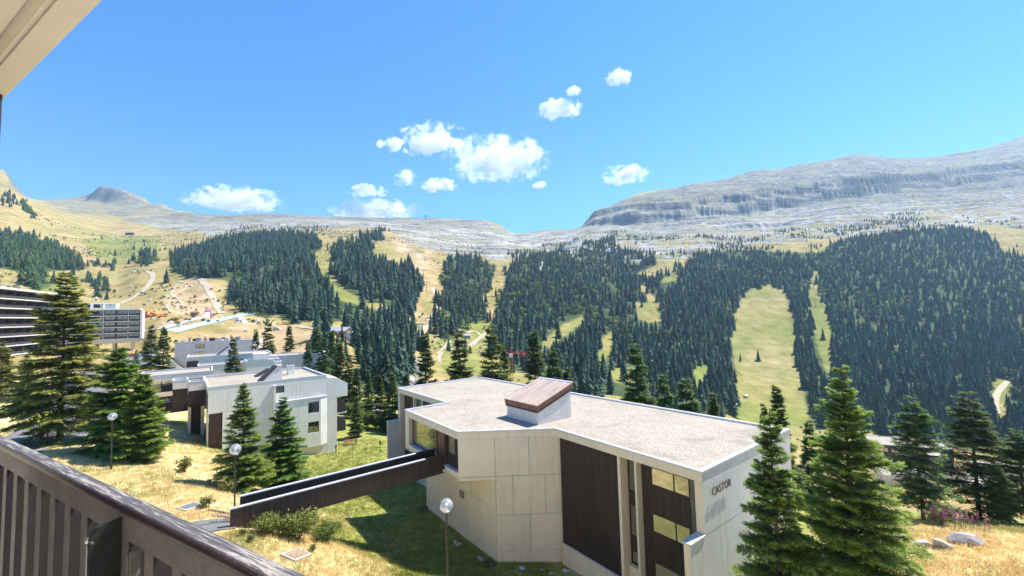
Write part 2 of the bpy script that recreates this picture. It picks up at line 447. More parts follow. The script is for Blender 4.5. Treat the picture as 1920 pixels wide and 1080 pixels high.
def ground_z(x, y):
    x = np.asarray(x, float); y = np.asarray(y, float)
    d = np.hypot(x, y)
    z = np.where(d > 88, far_z(x, y), 0.0)
    m = d < 125
    if np.any(m):
        zn = near_z(x[m] if x.shape else x, y[m] if y.shape else y)
        w = smooth(88, 122, d[m] if d.shape else d)
        if x.shape: z[m] = zn * (1 - w) + z[m] * w
        else: z = zn * (1 - w) + z * w
    # relief: tussocks close by, swells and gullies further out
    near_amp = 0.10 * (1 - smooth(60, 140, d))
    z = z + near_amp * fbm(x / 1.7, y / 1.7, 3, 3) + smooth(110, 260, d) * (1.6 * fbm(x / 34, y / 34, 5, 4)) + smooth(500, 1300, d) * 9 * fbm(x / 130, y / 130, 9, 4)
    return z
def gz(x, y): return float(ground_z(np.array([x]), np.array([y]))[0])
def on_ground(px, py, it=40):
    """where the sight line through a photo pixel meets the ground"""
    d = ray(px, py)
    k = np.geomspace(12, 3500, 900)
    X = d[0] * k; Y = d[1] * k; Z = d[2] * k
    h = Z - ground_z(X, Y)
    i = np.argmax(h < 0)
    if h[i] >= 0: return None
    a, b = k[max(i - 1, 0)], k[i]
    for _ in range(18):
        m_ = 0.5 * (a + b)
        if d[2] * m_ - gz(d[0] * m_, d[1] * m_) < 0: b = m_
        else: a = m_
    return np.array([d[0] * b, d[1] * b, gz(d[0] * b, d[1] * b)])

FOREST = [  # outlines of the closed spruce forest across the valley, as seen in the photograph
 ([(330, 512), (318, 488), (340, 470), (400, 452), (440, 440), (520, 436), (590, 446), (602, 462), (585, 482), (590, 503), (612, 522), (624, 560), (690, 578), (755, 592), (782, 612), (781, 640), (768, 665), (738, 695), (700, 700), (668, 668), (655, 640), (690, 615), (640, 603), (590, 598), (545, 604), (520, 590), (498, 598), (455, 584), (440, 566), (418, 560), (428, 536), (424, 526), (376, 522)], 1.0),
 ([(625, 493), (640, 486), (690, 480), (722, 492), (748, 496), (782, 520), (790, 546), (774, 578), (772, 596), (722, 574), (690, 566), (652, 548), (632, 522)], 1.0),
 ([(618, 474), (640, 450), (662, 456), (690, 440), (718, 432), (722, 446), (694, 460), (702, 476), (660, 484), (640, 478)], 0.75),
 ([(832, 492), (880, 480), (932, 500), (916, 535), (904, 562), (912, 602), (872, 608), (850, 602), (824, 572), (834, 532)], 1.0),
 ([(818, 602), (850, 600), (864, 626), (842, 638), (820, 622)], 1.0),
 ([(660, 690), (740, 690), (745, 740), (700, 740), (655, 715)], 0.9),
 ([(925, 606), (938, 560), (950, 520), (960, 496), (1010, 476), (1080, 466), (1130, 452), (1150, 438), (1162, 470), (1226, 474), (1232, 494), (1196, 514), (1204, 562), (1260, 590), (1300, 642), (1340, 690), (1382, 705), (1384, 772), (1330, 785), (1250, 760), (1150, 740), (1080, 738), (1000, 700), (945, 690), (930, 640)], 0.92),
 ([(1195, 520), (1236, 520), (1272, 510), (1290, 494), (1320, 474), (1380, 470), (1540, 478), (1560, 458), (1620, 442), (1700, 434), (1800, 428), (1852, 440), (1882, 470), (1960, 492), (1960, 868), (1850, 850), (1700, 822), (1570, 802), (1510, 800), (1440, 800), (1380, 790), (1300, 640), (1250, 585)], 1.0),
 ([(0, 500), (2, 440), (40, 433), (82, 450), (122, 466), (152, 492), (140, 507), (100, 507), (40, 512)], 0.75),
 ([(45, 518), (80, 512), (98, 535), (60, 545)], 0.7),
 ([(240, 490), (262, 474), (290, 476), (288, 490), (262, 500)], 0.5),
 ([(418, 560), (430, 535), (440, 560), (436, 575)], 0.8),
 ([(2, 372), (20, 360), (36, 376), (30, 392), (4, 390)], 0.6), ([(38, 380), (48, 378), (66, 410), (56, 416)], 0.6),
 ([(2050, 440), (2600, 400), (2600, 900), (1960, 900), (1960, 492)], 1.0), ([(-600, 440), (0, 440), (0, 505), (-600, 520)], 0.7),
 ([(560, 640), (600, 618), (650, 640), (665, 690), (600, 680)], 0.5),
]
CLEAR = [  # pistes and glades cut into it
 [(1404, 548), (1413, 537), (1426, 541), (1441, 531), (1453, 541), (1466, 542), (1479, 556), (1478, 575), (1487, 600), (1496, 680), (1512, 762), (1524, 800), (1374, 800), (1374, 760), (1381, 700), (1370, 640), (1376, 590), (1386, 570), (1384, 560)],
 [(1526, 512), (1533, 512), (1536, 545), (1551, 580), (1559, 640), (1567, 712), (1546, 692), (1530, 640), (1517, 580), (1514, 556)],
 [(1008, 652), (1050, 611), (1097, 590), (1092, 606), (1042, 642), (1022, 664)], [(1118, 690), (1122, 640), (1152, 618), (1143, 662), (1124, 700)],
 [(1188, 566), (1222, 566), (1244, 604), (1220, 606), (1196, 600)], [(1240, 524), (1272, 512), (1270, 526), (1244, 532)],
 [(590, 480), (602, 462), (618, 474), (620, 500), (650, 546), (722, 580), (726, 588), (640, 564), (612, 522)],
 [(1858, 705), (1898, 718), (1884, 790), (1866, 760)], [(1140, 690), (1200, 690), (1220, 720), (1150, 718)],
 [(1290, 700), (1312, 660), (1330, 690), (1310, 730)],
]
SPARSE = [
 ([(950, 478), (1150, 436), (1300, 446), (1550, 426), (1700, 396), (1764, 392), (1752, 412), (1600, 442), (1450, 472), (1300, 484), (1200, 474), (1000, 494)], 0.16),
 ([(1330, 470), (1480, 440), (1560, 455), (1500, 476)], 0.16), ([(800, 470), (900, 470), (930, 500), (840, 500)], 0.08),
 ([(1640, 420), (1920, 395), (1920, 480), (1860, 440), (1700, 435)], 0.06), ([(430, 425), (620, 425), (620, 445), (520, 438), (400, 450)], 0.06),
 ([(140, 495), (215, 500), (212, 560), (180, 560), (130, 520)], 0.10), ([(770, 560), (810, 560), (860, 640), (900, 640), (870, 690), (800, 690)], 0.025),
 ([(20, 380), (140, 440), (330, 460), (330, 560), (200, 540), (100, 500)], 0.006), ([(590, 600), (660, 605), (650, 640), (570, 640)], 0.05),
 ([(1090, 590), (1260, 590), (1380, 770), (1100, 740)], 0.3),
]
DIRT = [
 [(395, 640), (455, 600), (500, 598), (560, 615), (620, 640), (600, 672), (520, 668), (460, 662), (420, 660)],
 [(740, 720), (745, 690), (770, 668), (795, 690), (775, 730)], [(640, 760), (680, 740), (720, 760), (735, 800), (680, 790)],
 [(300, 560), (330, 540), (360, 520), (395, 525), (405, 560), (420, 590), (330, 590)], [(785, 470), (815, 468), (800, 520), (790, 590), (775, 590)],
 [(1390, 560), (1475, 552), (1470, 580), (1380, 580)], [(1400, 640), (1490, 640), (1500, 720), (1390, 720)], [(725, 450), (760, 450), (790, 490), (780, 500)],
]
LUSH = [
 [(60, 520), (110, 515), (130, 560), (80, 565)], [(820, 640), (900, 600), (950, 640), (930, 700), (830, 700)], [(590, 480), (640, 560), (720, 590), (610, 560)],
 [(1380, 745), (1520, 745), (1525, 800), (1370, 800)], [(1515, 560), (1540, 560), (1567, 712), (1540, 712)], [(1010, 650), (1100, 590), (1260, 590), (1380, 770), (1100, 740)],
 [(150, 450), (300, 440), (300, 480), (200, 500)],
]
# polar grid of the whole terrain (dense near the eye, coarse far out)
def terrain_mesh(name, d0, d1, nr, na, a0, a1, mat):
    D = np.exp(np.linspace(math.log(d0), math.log(d1), nr)); A = np.radians(np.linspace(a0, a1, na))
    DD, AA = np.meshgrid(D, A, indexing='ij')
    X, Y = DD * np.sin(AA), DD * np.cos(AA)
    Z = ground_z(X.ravel(), Y.ravel()).reshape(X.shape)
    rock, px, py = rock_zone(X, Y)
    far = DD > 130
    rock = rock * far
    zr = np.zeros_like(Z); m = far
    # bare limestone: slabs in steps, crevices, buttresses
    rb = rock + 0.0
    rs = rb.copy()
    for _ in range(3):
        rs[1:-1, 1:-1] = (rs[1:-1, 1:-1] * 4 + rs[:-2, 1:-1] + rs[2:, 1:-1] + rs[1:-1, :-2] + rs[1:-1, 2:]) / 8
    hi = smooth(1450, 1650, DD) * smooth(0.05, 0.5, np.sin(AA) + 0.25 * (DD > 2300))
    bend = 14 * fbm(X / 900, Y / 900, 21, 3) + 0.035 * X
    def terrace(step, r0, r1, ph):
        q = (Z + bend) / step + ph
        fr = q - np.floor(q)
        return (smooth(r0, r1, fr) - fr) * step
    mk = 0.35 + 0.65 * smooth(-0.25, 0.2, fbm(X / 300, Y / 500, 23, 3)); mk2 = smooth(-0.2, 0.25, fbm(X / 160, Y / 220, 27, 3))
    butt = 1 + 0.2 * fbm(X / 90, Y / 200, 33, 3)
    Z = Z + rs * (hi * (mk * butt * terrace(88.0, 0.38, 0.62, 0.1) * 0.15 + 1.15 * (0.3 + 0.7 * mk2) * terrace(27.0, 0.40, 0.60, 0.4) + 0.5 * terrace(9.0, 0.4, 0.6, 0.2)) + (1 - hi) * 0.45 * terrace(17.0, 0.3, 0.7, 0.2)
                  + (2.5 + 2 * hi) * fbm(X / 46, Y / 46, 31, 4) - 2.2 * np.abs(fbm(X / 16, Y / 12, 37, 2)))
    me = bpy.data.meshes.new(name)
    V = np.stack([X, Y, Z], -1).reshape(-1, 3)
    I = np.arange(nr * na).reshape(nr, na)
    F = np.stack([I[:-1, :-1], I[:-1, 1:], I[1:, 1:], I[1:, :-1]], -1).reshape(-1, 4)[:, ::-1]
    me.vertices.add(len(V)); me.vertices.foreach_set('co', V.ravel().astype(np.float32))
    me.loops.add(F.size); me.loops.foreach_set('vertex_index', F.ravel().astype(np.int32))
    me.polygons.add(len(F)); me.polygons.foreach_set('loop_start', np.arange(0, F.size, 4, dtype=np.int32))
    me.polygons.foreach_set('use_smooth', np.ones(len(F), bool))
    me.update(); me.validate()
    z_ = np.zeros((nr, na, 4)); z_[..., 0] = rs
    for k, poly in enumerate(DIRT): z_[..., 1] = np.maximum(z_[..., 1], in_poly(px + 14 * fbm(X / 25, Y / 25, 15, 3), py + 9 * fbm(X / 25, Y / 25, 16, 3), poly) * far * (0.3 if k in (5, 6) else 1.0))
    fo = np.zeros((nr, na))
    for poly, w in FOREST: fo = np.maximum(fo, in_poly(px, py, poly) * (w > 0.6))
    for poly in CLEAR: fo[in_poly(px, py, poly)] = 0
    z_[..., 2] = fo * far
    for poly in LUSH: z_[..., 3] = np.maximum(z_[..., 3], in_poly(px, py, poly) * far * 0.8)
    for poly in CLEAR: z_[..., 3] = np.maximum(z_[..., 3], in_poly(px, py, poly) * far * 0.62)
    for c in range(4):
        for _ in range(2):
            q = z_[..., c]
            q[1:-1, 1:-1] = (q[1:-1, 1:-1] * 4 + q[:-2, 1:-1] + q[2:, 1:-1] + q[1:-1, :-2] + q[1:-1, 2:]) / 8
    at = me.color_attributes.new('zone', 'FLOAT_COLOR', 'POINT')
    at.data.foreach_set('color', z_.reshape(-1).astype(np.float32))
    me.materials.append(mat)
    o = obj(name, me)
    tag(o, kind='structure')
    return o

def mat_mountain():
    m, nt, b, out = new_mat('mountain_ground')
    g = nt.nodes.new('ShaderNodeNewGeometry')
    pos = g.outputs['Position']
    at = N(nt, 'ShaderNodeAttribute', attribute_name='zone')
    sep = nt.nodes.new('ShaderNodeSeparateColor'); nt.links.new(at.outputs['Color'], sep.inputs[0])
    nbig = noise(nt, pos, 0.008, 5, 0.6, 0.4); nmid = noise(nt, pos, 0.05, 5, 0.65); nfin = noise(nt, pos, 0.35, 4, 0.7)
    gul = noise(nt, mapping(nt, pos, (0.02, 0.02, 0.004)), 1.0, 6, 0.7, 0.8)
    dry = ramp(nt, nmid, [(0.28, (0.25, 0.19, 0.075)), (0.5, (0.37, 0.275, 0.12)), (0.72, (0.47, 0.36, 0.185))])
    dry = mixc(nt, 0.8, dry, ramp(nt, gul, [(0.3, (0.68, 0.72, 0.62)), (0.5, (1, 1, 1)), (0.7, (1.18, 1.12, 1.06))]), 'MULTIPLY')
    green = ramp(nt, nmid, [(0.3, (0.13, 0.16, 0.035)), (0.7, (0.27, 0.27, 0.07))])
    def math_(op, a, b_=None, c_=None):
        n = nt.nodes.new('ShaderNodeMath'); n.operation = op; n.use_clamp = True
        for i, v in enumerate((a, b_, c_)):
            if v is None: continue
            if isinstance(v, bpy.types.NodeSocket): nt.links.new(v, n.inputs[i])
            else: n.inputs[i].default_value = v
        return n.outputs[0]
    gm = math_('ADD', ramp(nt, nbig, [(0.44, (0, 0, 0)), (0.64, (0.6, 0.6, 0.6))]), math_('MULTIPLY', at.outputs['Alpha'], 0.8))
    col = mixc(nt, gm, dry, green)
    # scattered stones and dark tufts
    tuft = ramp(nt, nfin, [(0.30, (0.42, 0.5, 0.36)), (0.45, (1, 1, 1)), (0.64, (1, 1, 1)), (0.76, (1.3, 1.28, 1.25))])
    col = mixc(nt, 0.8, col, tuft, 'MULTIPLY')
    dirt = ramp(nt, nmid, [(0.3, (0.34, 0.22, 0.12)), (0.6, (0.50, 0.36, 0.22)), (0.8, (0.6, 0.52, 0.42))])
    dm = math_('MULTIPLY', sep.outputs[1], ramp(nt, nmid, [(0.35, (0.25, 0.25, 0.25)), (0.6, (1, 1, 1))]))
    col = mixc(nt, dm, col, dirt)
    ffl = ramp(nt, nmid, [(0.4, (0.04, 0.06, 0.025)), (0.62, (0.085, 0.115, 0.04)), (0.78, (0.17, 0.19, 0.07))])
    col = mixc(nt, sep.outputs[2], col, ffl)
    # limestone: pale karst pavement with dark clefts, grey banded cliffs
    st = mapping(nt, pos, (0.006, 0.006, 0.16), (0.05, 0.03, 0))
    strata = noise(nt, st, 1.0, 6, 0.62, 0.5)
    kar = noise(nt, mapping(nt, pos, (0.030, 0.085, 0.05), (0, 0, 0.35)), 1.0, 7, 0.70, 0.5)
    kbig = noise(nt, pos, 0.006, 5, 0.6, 0.5)
    rock = ramp(nt, kar, [(0.30, (0.14, 0.135, 0.13)), (0.41, (0.29, 0.28, 0.26)), (0.53, (0.42, 0.405, 0.38)), (0.70, (0.55, 0.53, 0.50))])
    rock = mixc(nt, 0.85, rock, ramp(nt, strata, [(0.38, (0.36, 0.37, 0.39)), (0.47, (0.8, 0.8, 0.8)), (0.54, (0.95, 0.94, 0.92)), (0.63, (1.25, 1.22, 1.17))]), 'MULTIPLY')
    rock = mixc(nt, 0.8, rock, ramp(nt, kbig, [(0.35, (0.66, 0.65, 0.64)), (0.6, (1.05, 1.05, 1.05))]), 'MULTIPLY')
    # grass holds on to the gentler ledges
    nrm = nt.nodes.new('ShaderNodeSeparateXYZ'); nt.links.new(g.outputs['Normal'], nrm.inputs[0])
    flat = ramp(nt, nrm.outputs[2], [(0.62, (0, 0, 0)), (0.86, (1, 1, 1))])
    ledge = math_('MULTIPLY', flat, ramp(nt, noise(nt, pos, 0.013, 5, 0.7), [(0.47, (0, 0, 0)), (0.60, (0.75, 0.75, 0.75))]))
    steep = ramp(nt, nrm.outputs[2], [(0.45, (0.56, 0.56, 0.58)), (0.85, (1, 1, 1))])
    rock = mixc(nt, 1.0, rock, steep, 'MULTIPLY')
    sz = nt.nodes.new('ShaderNodeSeparateXYZ'); nt.links.new(pos, sz.inputs[0])
    alt = nt.nodes.new('ShaderNodeMapRange'); alt.inputs[1].default_value = 330.0; alt.inputs[2].default_value = 470.0; nt.links.new(sz.outputs[2], alt.inputs[0])
    # lichen-grey beds form the upper massif, bleached pavement the shelf below
    rock = mixc(nt, alt.outputs[0], rock, mixc(nt, 1.0, rock, (0.62, 0.62, 0.60), 'MULTIPLY'))
    rock = mixc(nt, ledge, rock, mixc(nt, nmid, (0.19, 0.19, 0.075), (0.33, 0.29, 0.13)))
    edge = math_('MULTIPLY_ADD', noise(nt, pos, 0.02, 6, 0.7), 1.6, -0.8)
    rm = nt.nodes.new('ShaderNodeMath'); rm.operation = 'ADD'; nt.links.new(sep.outputs[0], rm.inputs[0])
    e2 = nt.nodes.new('ShaderNodeMath'); e2.operation = 'MULTIPLY_ADD'; nt.links.new(noise(nt, pos, 0.02, 6, 0.7), e2.inputs[0]); e2.inputs[1].default_value = 2.0; e2.inputs[2].default_value = -1.0
    nt.links.new(e2.outputs[0], rm.inputs[1])
    rmask = math_('ADD', ramp(nt, rm.outputs[0], [(0.42, (0, 0, 0)), (0.58, (1, 1, 1))]), ramp(nt, nrm.outputs[2], [(0.62, (1, 1, 1)), (0.74, (0, 0, 0))]))
    col = mixc(nt, rmask, col, rock)
    nt.links.new(col, b.inputs['Base Color'])
    b.inputs['Roughness'].default_value = 0.95
    b.inputs['Specular IOR Level'].default_value = 0.1
    hb = nt.nodes.new('ShaderNodeMath'); hb.operation = 'MULTIPLY'; nt.links.new(kar, hb.inputs[0]); nt.links.new(rmask, hb.inputs[1])
    bump(nt, b, hb.outputs[0], 0.6, 5.0)
    return m
def lawn_nodes(nt, pos):
    """straw and green of the mown slope, shared by the soil and the blades"""
    nb = noise(nt, pos, 0.16, 4, 0.6, 0.3); nm = noise(nt, pos, 0.9, 4, 0.65); nf = noise(nt, pos, 5.0, 3, 0.7)
    dry = ramp(nt, nm, [(0.28, (0.50, 0.38, 0.18)), (0.5, (0.68, 0.54, 0.29)), (0.75, (0.80, 0.67, 0.41))])
    grn = ramp(nt, nm, [(0.3, (0.15, 0.19, 0.035)), (0.7, (0.30, 0.31, 0.075))])
    # the courtyard below the bridge and the ground towards the second house stay greener
    sx = nt.nodes.new('ShaderNodeSeparateXYZ'); nt.links.new(pos, sx.inputs[0])
    mz = nt.nodes.new('ShaderNodeMapRange'); mz.inputs[1].default_value = -14.0; mz.inputs[2].default_value = -17.0; mz.inputs[3].default_value = 0.0; mz.inputs[4].default_value = 0.34
    nt.links.new(sx.outputs[2], mz.inputs[0])
    a = nt.nodes.new('ShaderNodeMath'); a.operation = 'ADD'; nt.links.new(nb, a.inputs[0]); nt.links.new(mz.outputs[0], a.inputs[1])
    a2 = nt.nodes.new('ShaderNodeMath'); a2.operation = 'MULTIPLY_ADD'; nt.links.new(nm, a2.inputs[0]); a2.inputs[1].default_value = 0.35; nt.links.new(a.outputs[0], a2.inputs[2])
    gm = ramp(nt, a2.outputs[0], [(0.66, (0, 0, 0)), (0.92, (0.92, 0.92, 0.92))])
    col = mixc(nt, gm, dry, grn)
    col = mixc(nt, 0.7, col, ramp(nt, nf, [(0.3, (0.8, 0.78, 0.74)), (0.55, (1.04, 1.04, 1.04)), (0.8, (1.18, 1.16, 1.12))]), 'MULTIPLY')
    return col, nf
def mat_lawn():
    m, nt, b, out = new_mat('lawn_ground')
    g = nt.nodes.new('ShaderNodeNewGeometry')
    col, nf = lawn_nodes(nt, g.outputs['Position'])
    nt.links.new(col, b.inputs['Base Color'])
    b.inputs['Roughness'].default_value = 0.95; b.inputs['Specular IOR Level'].default_value = 0.1
    bump(nt, b, nf, 0.8, 0.06)
    return m
M['mountain'] = mat_mountain()
M['lawn'] = mat_lawn()
terrain_mesh('lawn_ground', 3.0, 130.0, 330, 420, -75, 75, M['lawn'])
terrain_mesh('mountain_terrain', 130.0, 5200.0, 560, 860, -66, 66, M['mountain'])
# ================================================================== TREES: meshes
def foliage_mat(name, dark, light, tip, trans=0.3, var=0.25):
    m, nt, b, out = new_mat(name)
    at = N(nt, 'ShaderNodeAttribute', attribute_name='tint')
    oi = nt.nodes.new('ShaderNodeObjectInfo')
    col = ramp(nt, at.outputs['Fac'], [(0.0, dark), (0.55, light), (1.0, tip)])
    hs = nt.nodes.new('ShaderNodeHueSaturation')
    mr = nt.nodes.new('ShaderNodeMapRange'); mr.inputs[3].default_value = 1 - var; mr.inputs[4].default_value = 1 + var
    nt.links.new(oi.outputs['Random'], mr.inputs[0]); nt.links.new(mr.outputs[0], hs.inputs['Value'])
    mr2 = nt.nodes.new('ShaderNodeMapRange'); mr2.inputs[3].default_value = 0.475; mr2.inputs[4].default_value = 0.52
    sn = nt.nodes.new('ShaderNodeMath'); sn.operation = 'FRACT'
    mu = nt.nodes.new('ShaderNodeMath'); mu.operation = 'MULTIPLY'; mu.inputs[1].default_value = 7.31
    nt.links.new(oi.outputs['Random'], mu.inputs[0]); nt.links.new(mu.outputs[0], sn.inputs[0]); nt.links.new(sn.outputs[0], mr2.inputs[0]); nt.links.new(mr2.outputs[0], hs.inputs['Hue'])
    nt.links.new(col, hs.inputs['Color'])
    nt.links.new(hs.outputs[0], b.inputs['Base Color'])
    b.inputs['Roughness'].default_value = 0.65; b.inputs['Specular IOR Level'].default_value = 0.25
    tr = nt.nodes.new('ShaderNodeBsdfTranslucent'); nt.links.new(hs.outputs[0], tr.inputs[0])
    mx = nt.nodes.new('ShaderNodeMixShader'); mx.inputs[0].default_value = trans
    nt.links.new(b.outputs[0], mx.inputs[1]); nt.links.new(tr.outputs[0], mx.inputs[2]); nt.links.new(mx.outputs[0], out.inputs[0])
    return m
M['bark'] = surf('bark', (0.16, 0.12, 0.09), (0.07, 0.055, 0.045), 6, 0.9, 0.6, 20, 0.02, (1, 1, 0.25), 0.1)
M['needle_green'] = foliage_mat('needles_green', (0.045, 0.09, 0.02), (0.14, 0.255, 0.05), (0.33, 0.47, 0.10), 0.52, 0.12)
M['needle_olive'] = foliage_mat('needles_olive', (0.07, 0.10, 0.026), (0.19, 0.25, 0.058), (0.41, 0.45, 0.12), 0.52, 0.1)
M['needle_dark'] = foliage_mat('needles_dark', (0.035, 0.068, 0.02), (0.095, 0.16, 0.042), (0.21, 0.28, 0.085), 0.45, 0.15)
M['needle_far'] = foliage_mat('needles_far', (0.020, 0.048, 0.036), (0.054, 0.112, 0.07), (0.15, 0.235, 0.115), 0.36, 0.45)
M['needle_larch'] = foliage_mat('needles_larch', (0.035, 0.07, 0.022), (0.07, 0.13, 0.035), (0.12, 0.19, 0.055), 0.3, 0.2)

def tri_mesh(name, V, T, tint, mat):
    me = bpy.data.meshes.new(name)
    V = np.asarray(V, np.float32); T = np.asarray(T, np.int32)
    me.vertices.add(len(V)); me.vertices.foreach_set('co', V.ravel())
    me.loops.add(T.size); me.loops.foreach_set('vertex_index', T.ravel())
    me.polygons.add(len(T)); me.polygons.foreach_set('loop_start', np.arange(0, T.size, 3, dtype=np.int32))
    me.update()
    if tint is not None:
        a = me.attributes.new('tint', 'FLOAT', 'POINT'); a.data.foreach_set('value', np.asarray(tint, np.float32))
    me.materials.append(mat)
    return me
def spruce(name, seed, H, R, mat, clear=0.06, whorls=30, nb=7, spacing=0.12, K=4, nl=0.13, nw=0.05, droop=0.25, up=0.25, gappy=0.15, power=0.85, tipbare=0.0):
    """a spruce: tapered trunk, whorls of drooping limbs, side twigs with sprays of needles -> (crown mesh, trunk mesh)"""
    g = np.random.default_rng(seed)
    VV, TT, CC = [], [], []
    nv = 0
    limb = MB()
    up3 = np.array([0, 0, 1.0])
    lean = g.normal(0, 0.006, 2)
    for i in range(whorls):
        s = (i + g.uniform(-0.3, 0.3)) / whorls
        h = H * (clear + (0.985 - clear) * np.clip(s, 0, 1) ** 0.92)
        f = 1 - h / H
        prof = R * (min(1, f * 1.02 + 0.015) ** power) * (0.55 + 0.45 * min(1, (h / H - clear + 0.03) / 0.16))
        n = nb if s < 0.8 else max(4, nb - 2)
        a0 = g.uniform(0, 6.28)
        for k in range(n):
            if g.random() < gappy * (0.6 if s > 0.6 else 1.0): continue
            L = prof * g.choice([g.uniform(0.55, 0.85), g.uniform(0.85, 1.15)], p=[0.35, 0.65])
            az = a0 + k * 2 * math.pi / n + g.normal(0, 0.2)
            dirh = np.array([math.cos(az), math.sin(az), 0]); side = np.array([-math.sin(az), math.cos(az), 0])
            rise = up * (s ** 1.2) * 1.6 + g.normal(0, 0.10)
            dr = droop * (1.05 - s) * g.uniform(0.7, 1.3)
            hb_ = h + g.normal(0, 0.85 * H / whorls)
            hb_ = min(hb_, H * 0.985)
            base = np.array([lean[0] * hb_, lean[1] * hb_, hb_])
            def pt(q):
                q = np.asarray(q)[:, None]
                return base + dirh * (L * q) + up3 * (L * (rise * q - dr * 1.8 * q**2 + dr * 1.05 * q**3)) + side * (0.06 * L * np.sin(q * 3 + k))
            if spacing < 0.3:
                qq = np.linspace(0, 0.92, 4); P = pt(qq)
                limb.tube([tuple(p) for p in P], [0.018 + 0.012 * L * (1 - q) for q in qq], 3, False)
            m = max(3, int(L / spacing))
            q = (np.arange(m) + g.uniform(0, 1, m)) / m
            q = 0.10 + 0.9 * q ** 0.85
            q = np.repeat(q, 2); sg = np.tile([1.0, -1.0], m)
            B = pt(q); T = pt(np.minimum(q + 0.04, 1.04)) - B
            T /= np.linalg.norm(T, axis=1, keepdims=True) + 1e-9
            tl = (0.40 * L * (1.02 - q) ** 0.8 + 0.10 + 0.05 * L) * g.uniform(0.6, 1.2, 2 * m)
            tl = np.minimum(tl, 0.8 * nl / 0.13 if nl > 0.2 else 0.75)
            fw = g.uniform(0.45, 0.9, 2 * m)
            D = T * fw[:, None] + side * (sg * 1.0)[:, None] - up3 * (g.uniform(0.0, 0.45, 2 * m) * (1.1 - s))[:, None] + g.normal(0, 0.12, (2 * m, 3))
            D /= np.linalg.norm(D, axis=1, keepdims=True)
            # needles in K steps along each twig, three blades a step
            for kk in range(K):
                u = (kk + 0.6) / K
                C = B + D * (tl * u)[:, None] - up3 * (0.10 * tl * u * u)[:, None]
                for w in range(2):
                    nd = np.cross(D, up3); nd /= np.linalg.norm(nd, axis=1, keepdims=True) + 1e-9
                    rot = g.uniform(-0.9, 0.9, len(C))
                    sd = nd * np.cos(rot)[:, None] * (1 if w == 0 else -1) + up3 * (np.sin(rot) * 0.8 + 0.12)[:, None]
                    ln = nl * g.uniform(0.7, 1.3, len(C)) * (1.1 - 0.45 * u)
                    ap = C + (sd * 0.75 + D * 0.75) * ln[:, None]
                    p0 = C - D * (nw * 0.9) - sd * (nw * 0.25); p1 = C + D * (nw * 1.1) + sd * (nw * 0.5)
                    tri = np.stack([p0, p1, ap], 1).reshape(-1, 3)
                    VV.append(tri); TT.append(np.arange(len(tri)).reshape(-1, 3) + nv); nv += len(tri)
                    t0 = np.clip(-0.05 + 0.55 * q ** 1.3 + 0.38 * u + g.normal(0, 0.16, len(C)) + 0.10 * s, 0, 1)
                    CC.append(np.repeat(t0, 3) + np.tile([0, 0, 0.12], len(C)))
            # end spray
            C = B + D * tl[:, None]; ap = C + D * nl * 1.1
            pr = np.cross(D, up3) * nw * 0.6
            tri = np.stack([C - pr, C + pr, ap], 1).reshape(-1, 3)
            VV.append(tri); TT.append(np.arange(len(tri)).reshape(-1, 3) + nv); nv += len(tri)
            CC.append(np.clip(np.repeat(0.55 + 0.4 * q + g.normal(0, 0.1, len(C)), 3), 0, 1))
    crown = tri_mesh(name + '_crown', np.concatenate(VV), np.concatenate(TT), np.clip(np.concatenate(CC), 0, 1), mat)
    tr = MB()
    zz = np.linspace(-0.6, H * 0.995, 14)
    r0 = 0.012 * H + 0.03
    tr.tube([(lean[0] * z + 0.02 * math.sin(z), lean[1] * z, z) for z in zz], [max(0.012, r0 * (1 - max(z, 0) / H) ** 0.9 * (1.35 if z < 0.2 else 1)) for z in zz], 9)
    tr.v += []
    n0 = len(tr.v); tr.v += limb.v; tr.f += [tuple(i + n0 for i in f) for f in limb.f]
    trunk = tr.mesh(name + '_trunk', M['bark'], True)
    return crown, trunk
def far_spruce(name, seed, mat, tiers=8, n=9, fat=0.17):
    """unit-height spruce for far slopes: jagged skirts of limbs one above the other"""
    g = np.random.default_rng(seed)
    V, T, C = [], [], []
    for i in range(tiers):
        s = i / tiers
        z0 = 0.05 + 0.90 * s ** 0.95
        r = fat * (1 - s) ** 0.8 * g.uniform(0.85, 1.15) + 0.012
        dz = 0.95 / tiers * g.uniform(1.3, 1.8)
        nn = n if s < 0.6 else max(5, n - 3)
        a0 = g.uniform(0, 6.28)
        for k in range(nn):
            a = a0 + k * 2 * math.pi / nn + g.normal(0, 0.12); rr = r * g.uniform(0.65, 1.2); w = math.pi / nn * 1.15
            b = len(V)
            tip = (rr * math.cos(a), rr * math.sin(a), z0 - 0.035 * g.uniform(0.3, 1.5))
            top = (0.0, 0.0, min(1.0, z0 + dz))
            l = (0.84 * rr * math.cos(a - w), 0.84 * rr * math.sin(a - w), z0 + 0.12 * dz); q = (0.84 * rr * math.cos(a + w), 0.84 * rr * math.sin(a + w), z0 + 0.12 * dz)
            V += [tip, top, l, q]; T += [(0 + b, 3 + b, 1 + b), (0 + b, 1 + b, 2 + b)]
            t = g.uniform(0.1, 0.6)
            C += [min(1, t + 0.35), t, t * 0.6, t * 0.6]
    crown = tri_mesh(name + '_crown', V, T, C, mat)
    return crown
TRUNK_FAR = MB().tube([(0, 0, -0.05), (0, 0, 0.5), (0, 0, 0.9)], [0.016, 0.010, 0.003], 5).mesh('far_trunk', M['bark'])
FAR = [far_spruce('far_spruce%d' % i, 40 + i, M['needle_far'], 10 + i % 2, 7 + i % 3, 0.165 + 0.025 * (i % 3)) for i in range(5)]
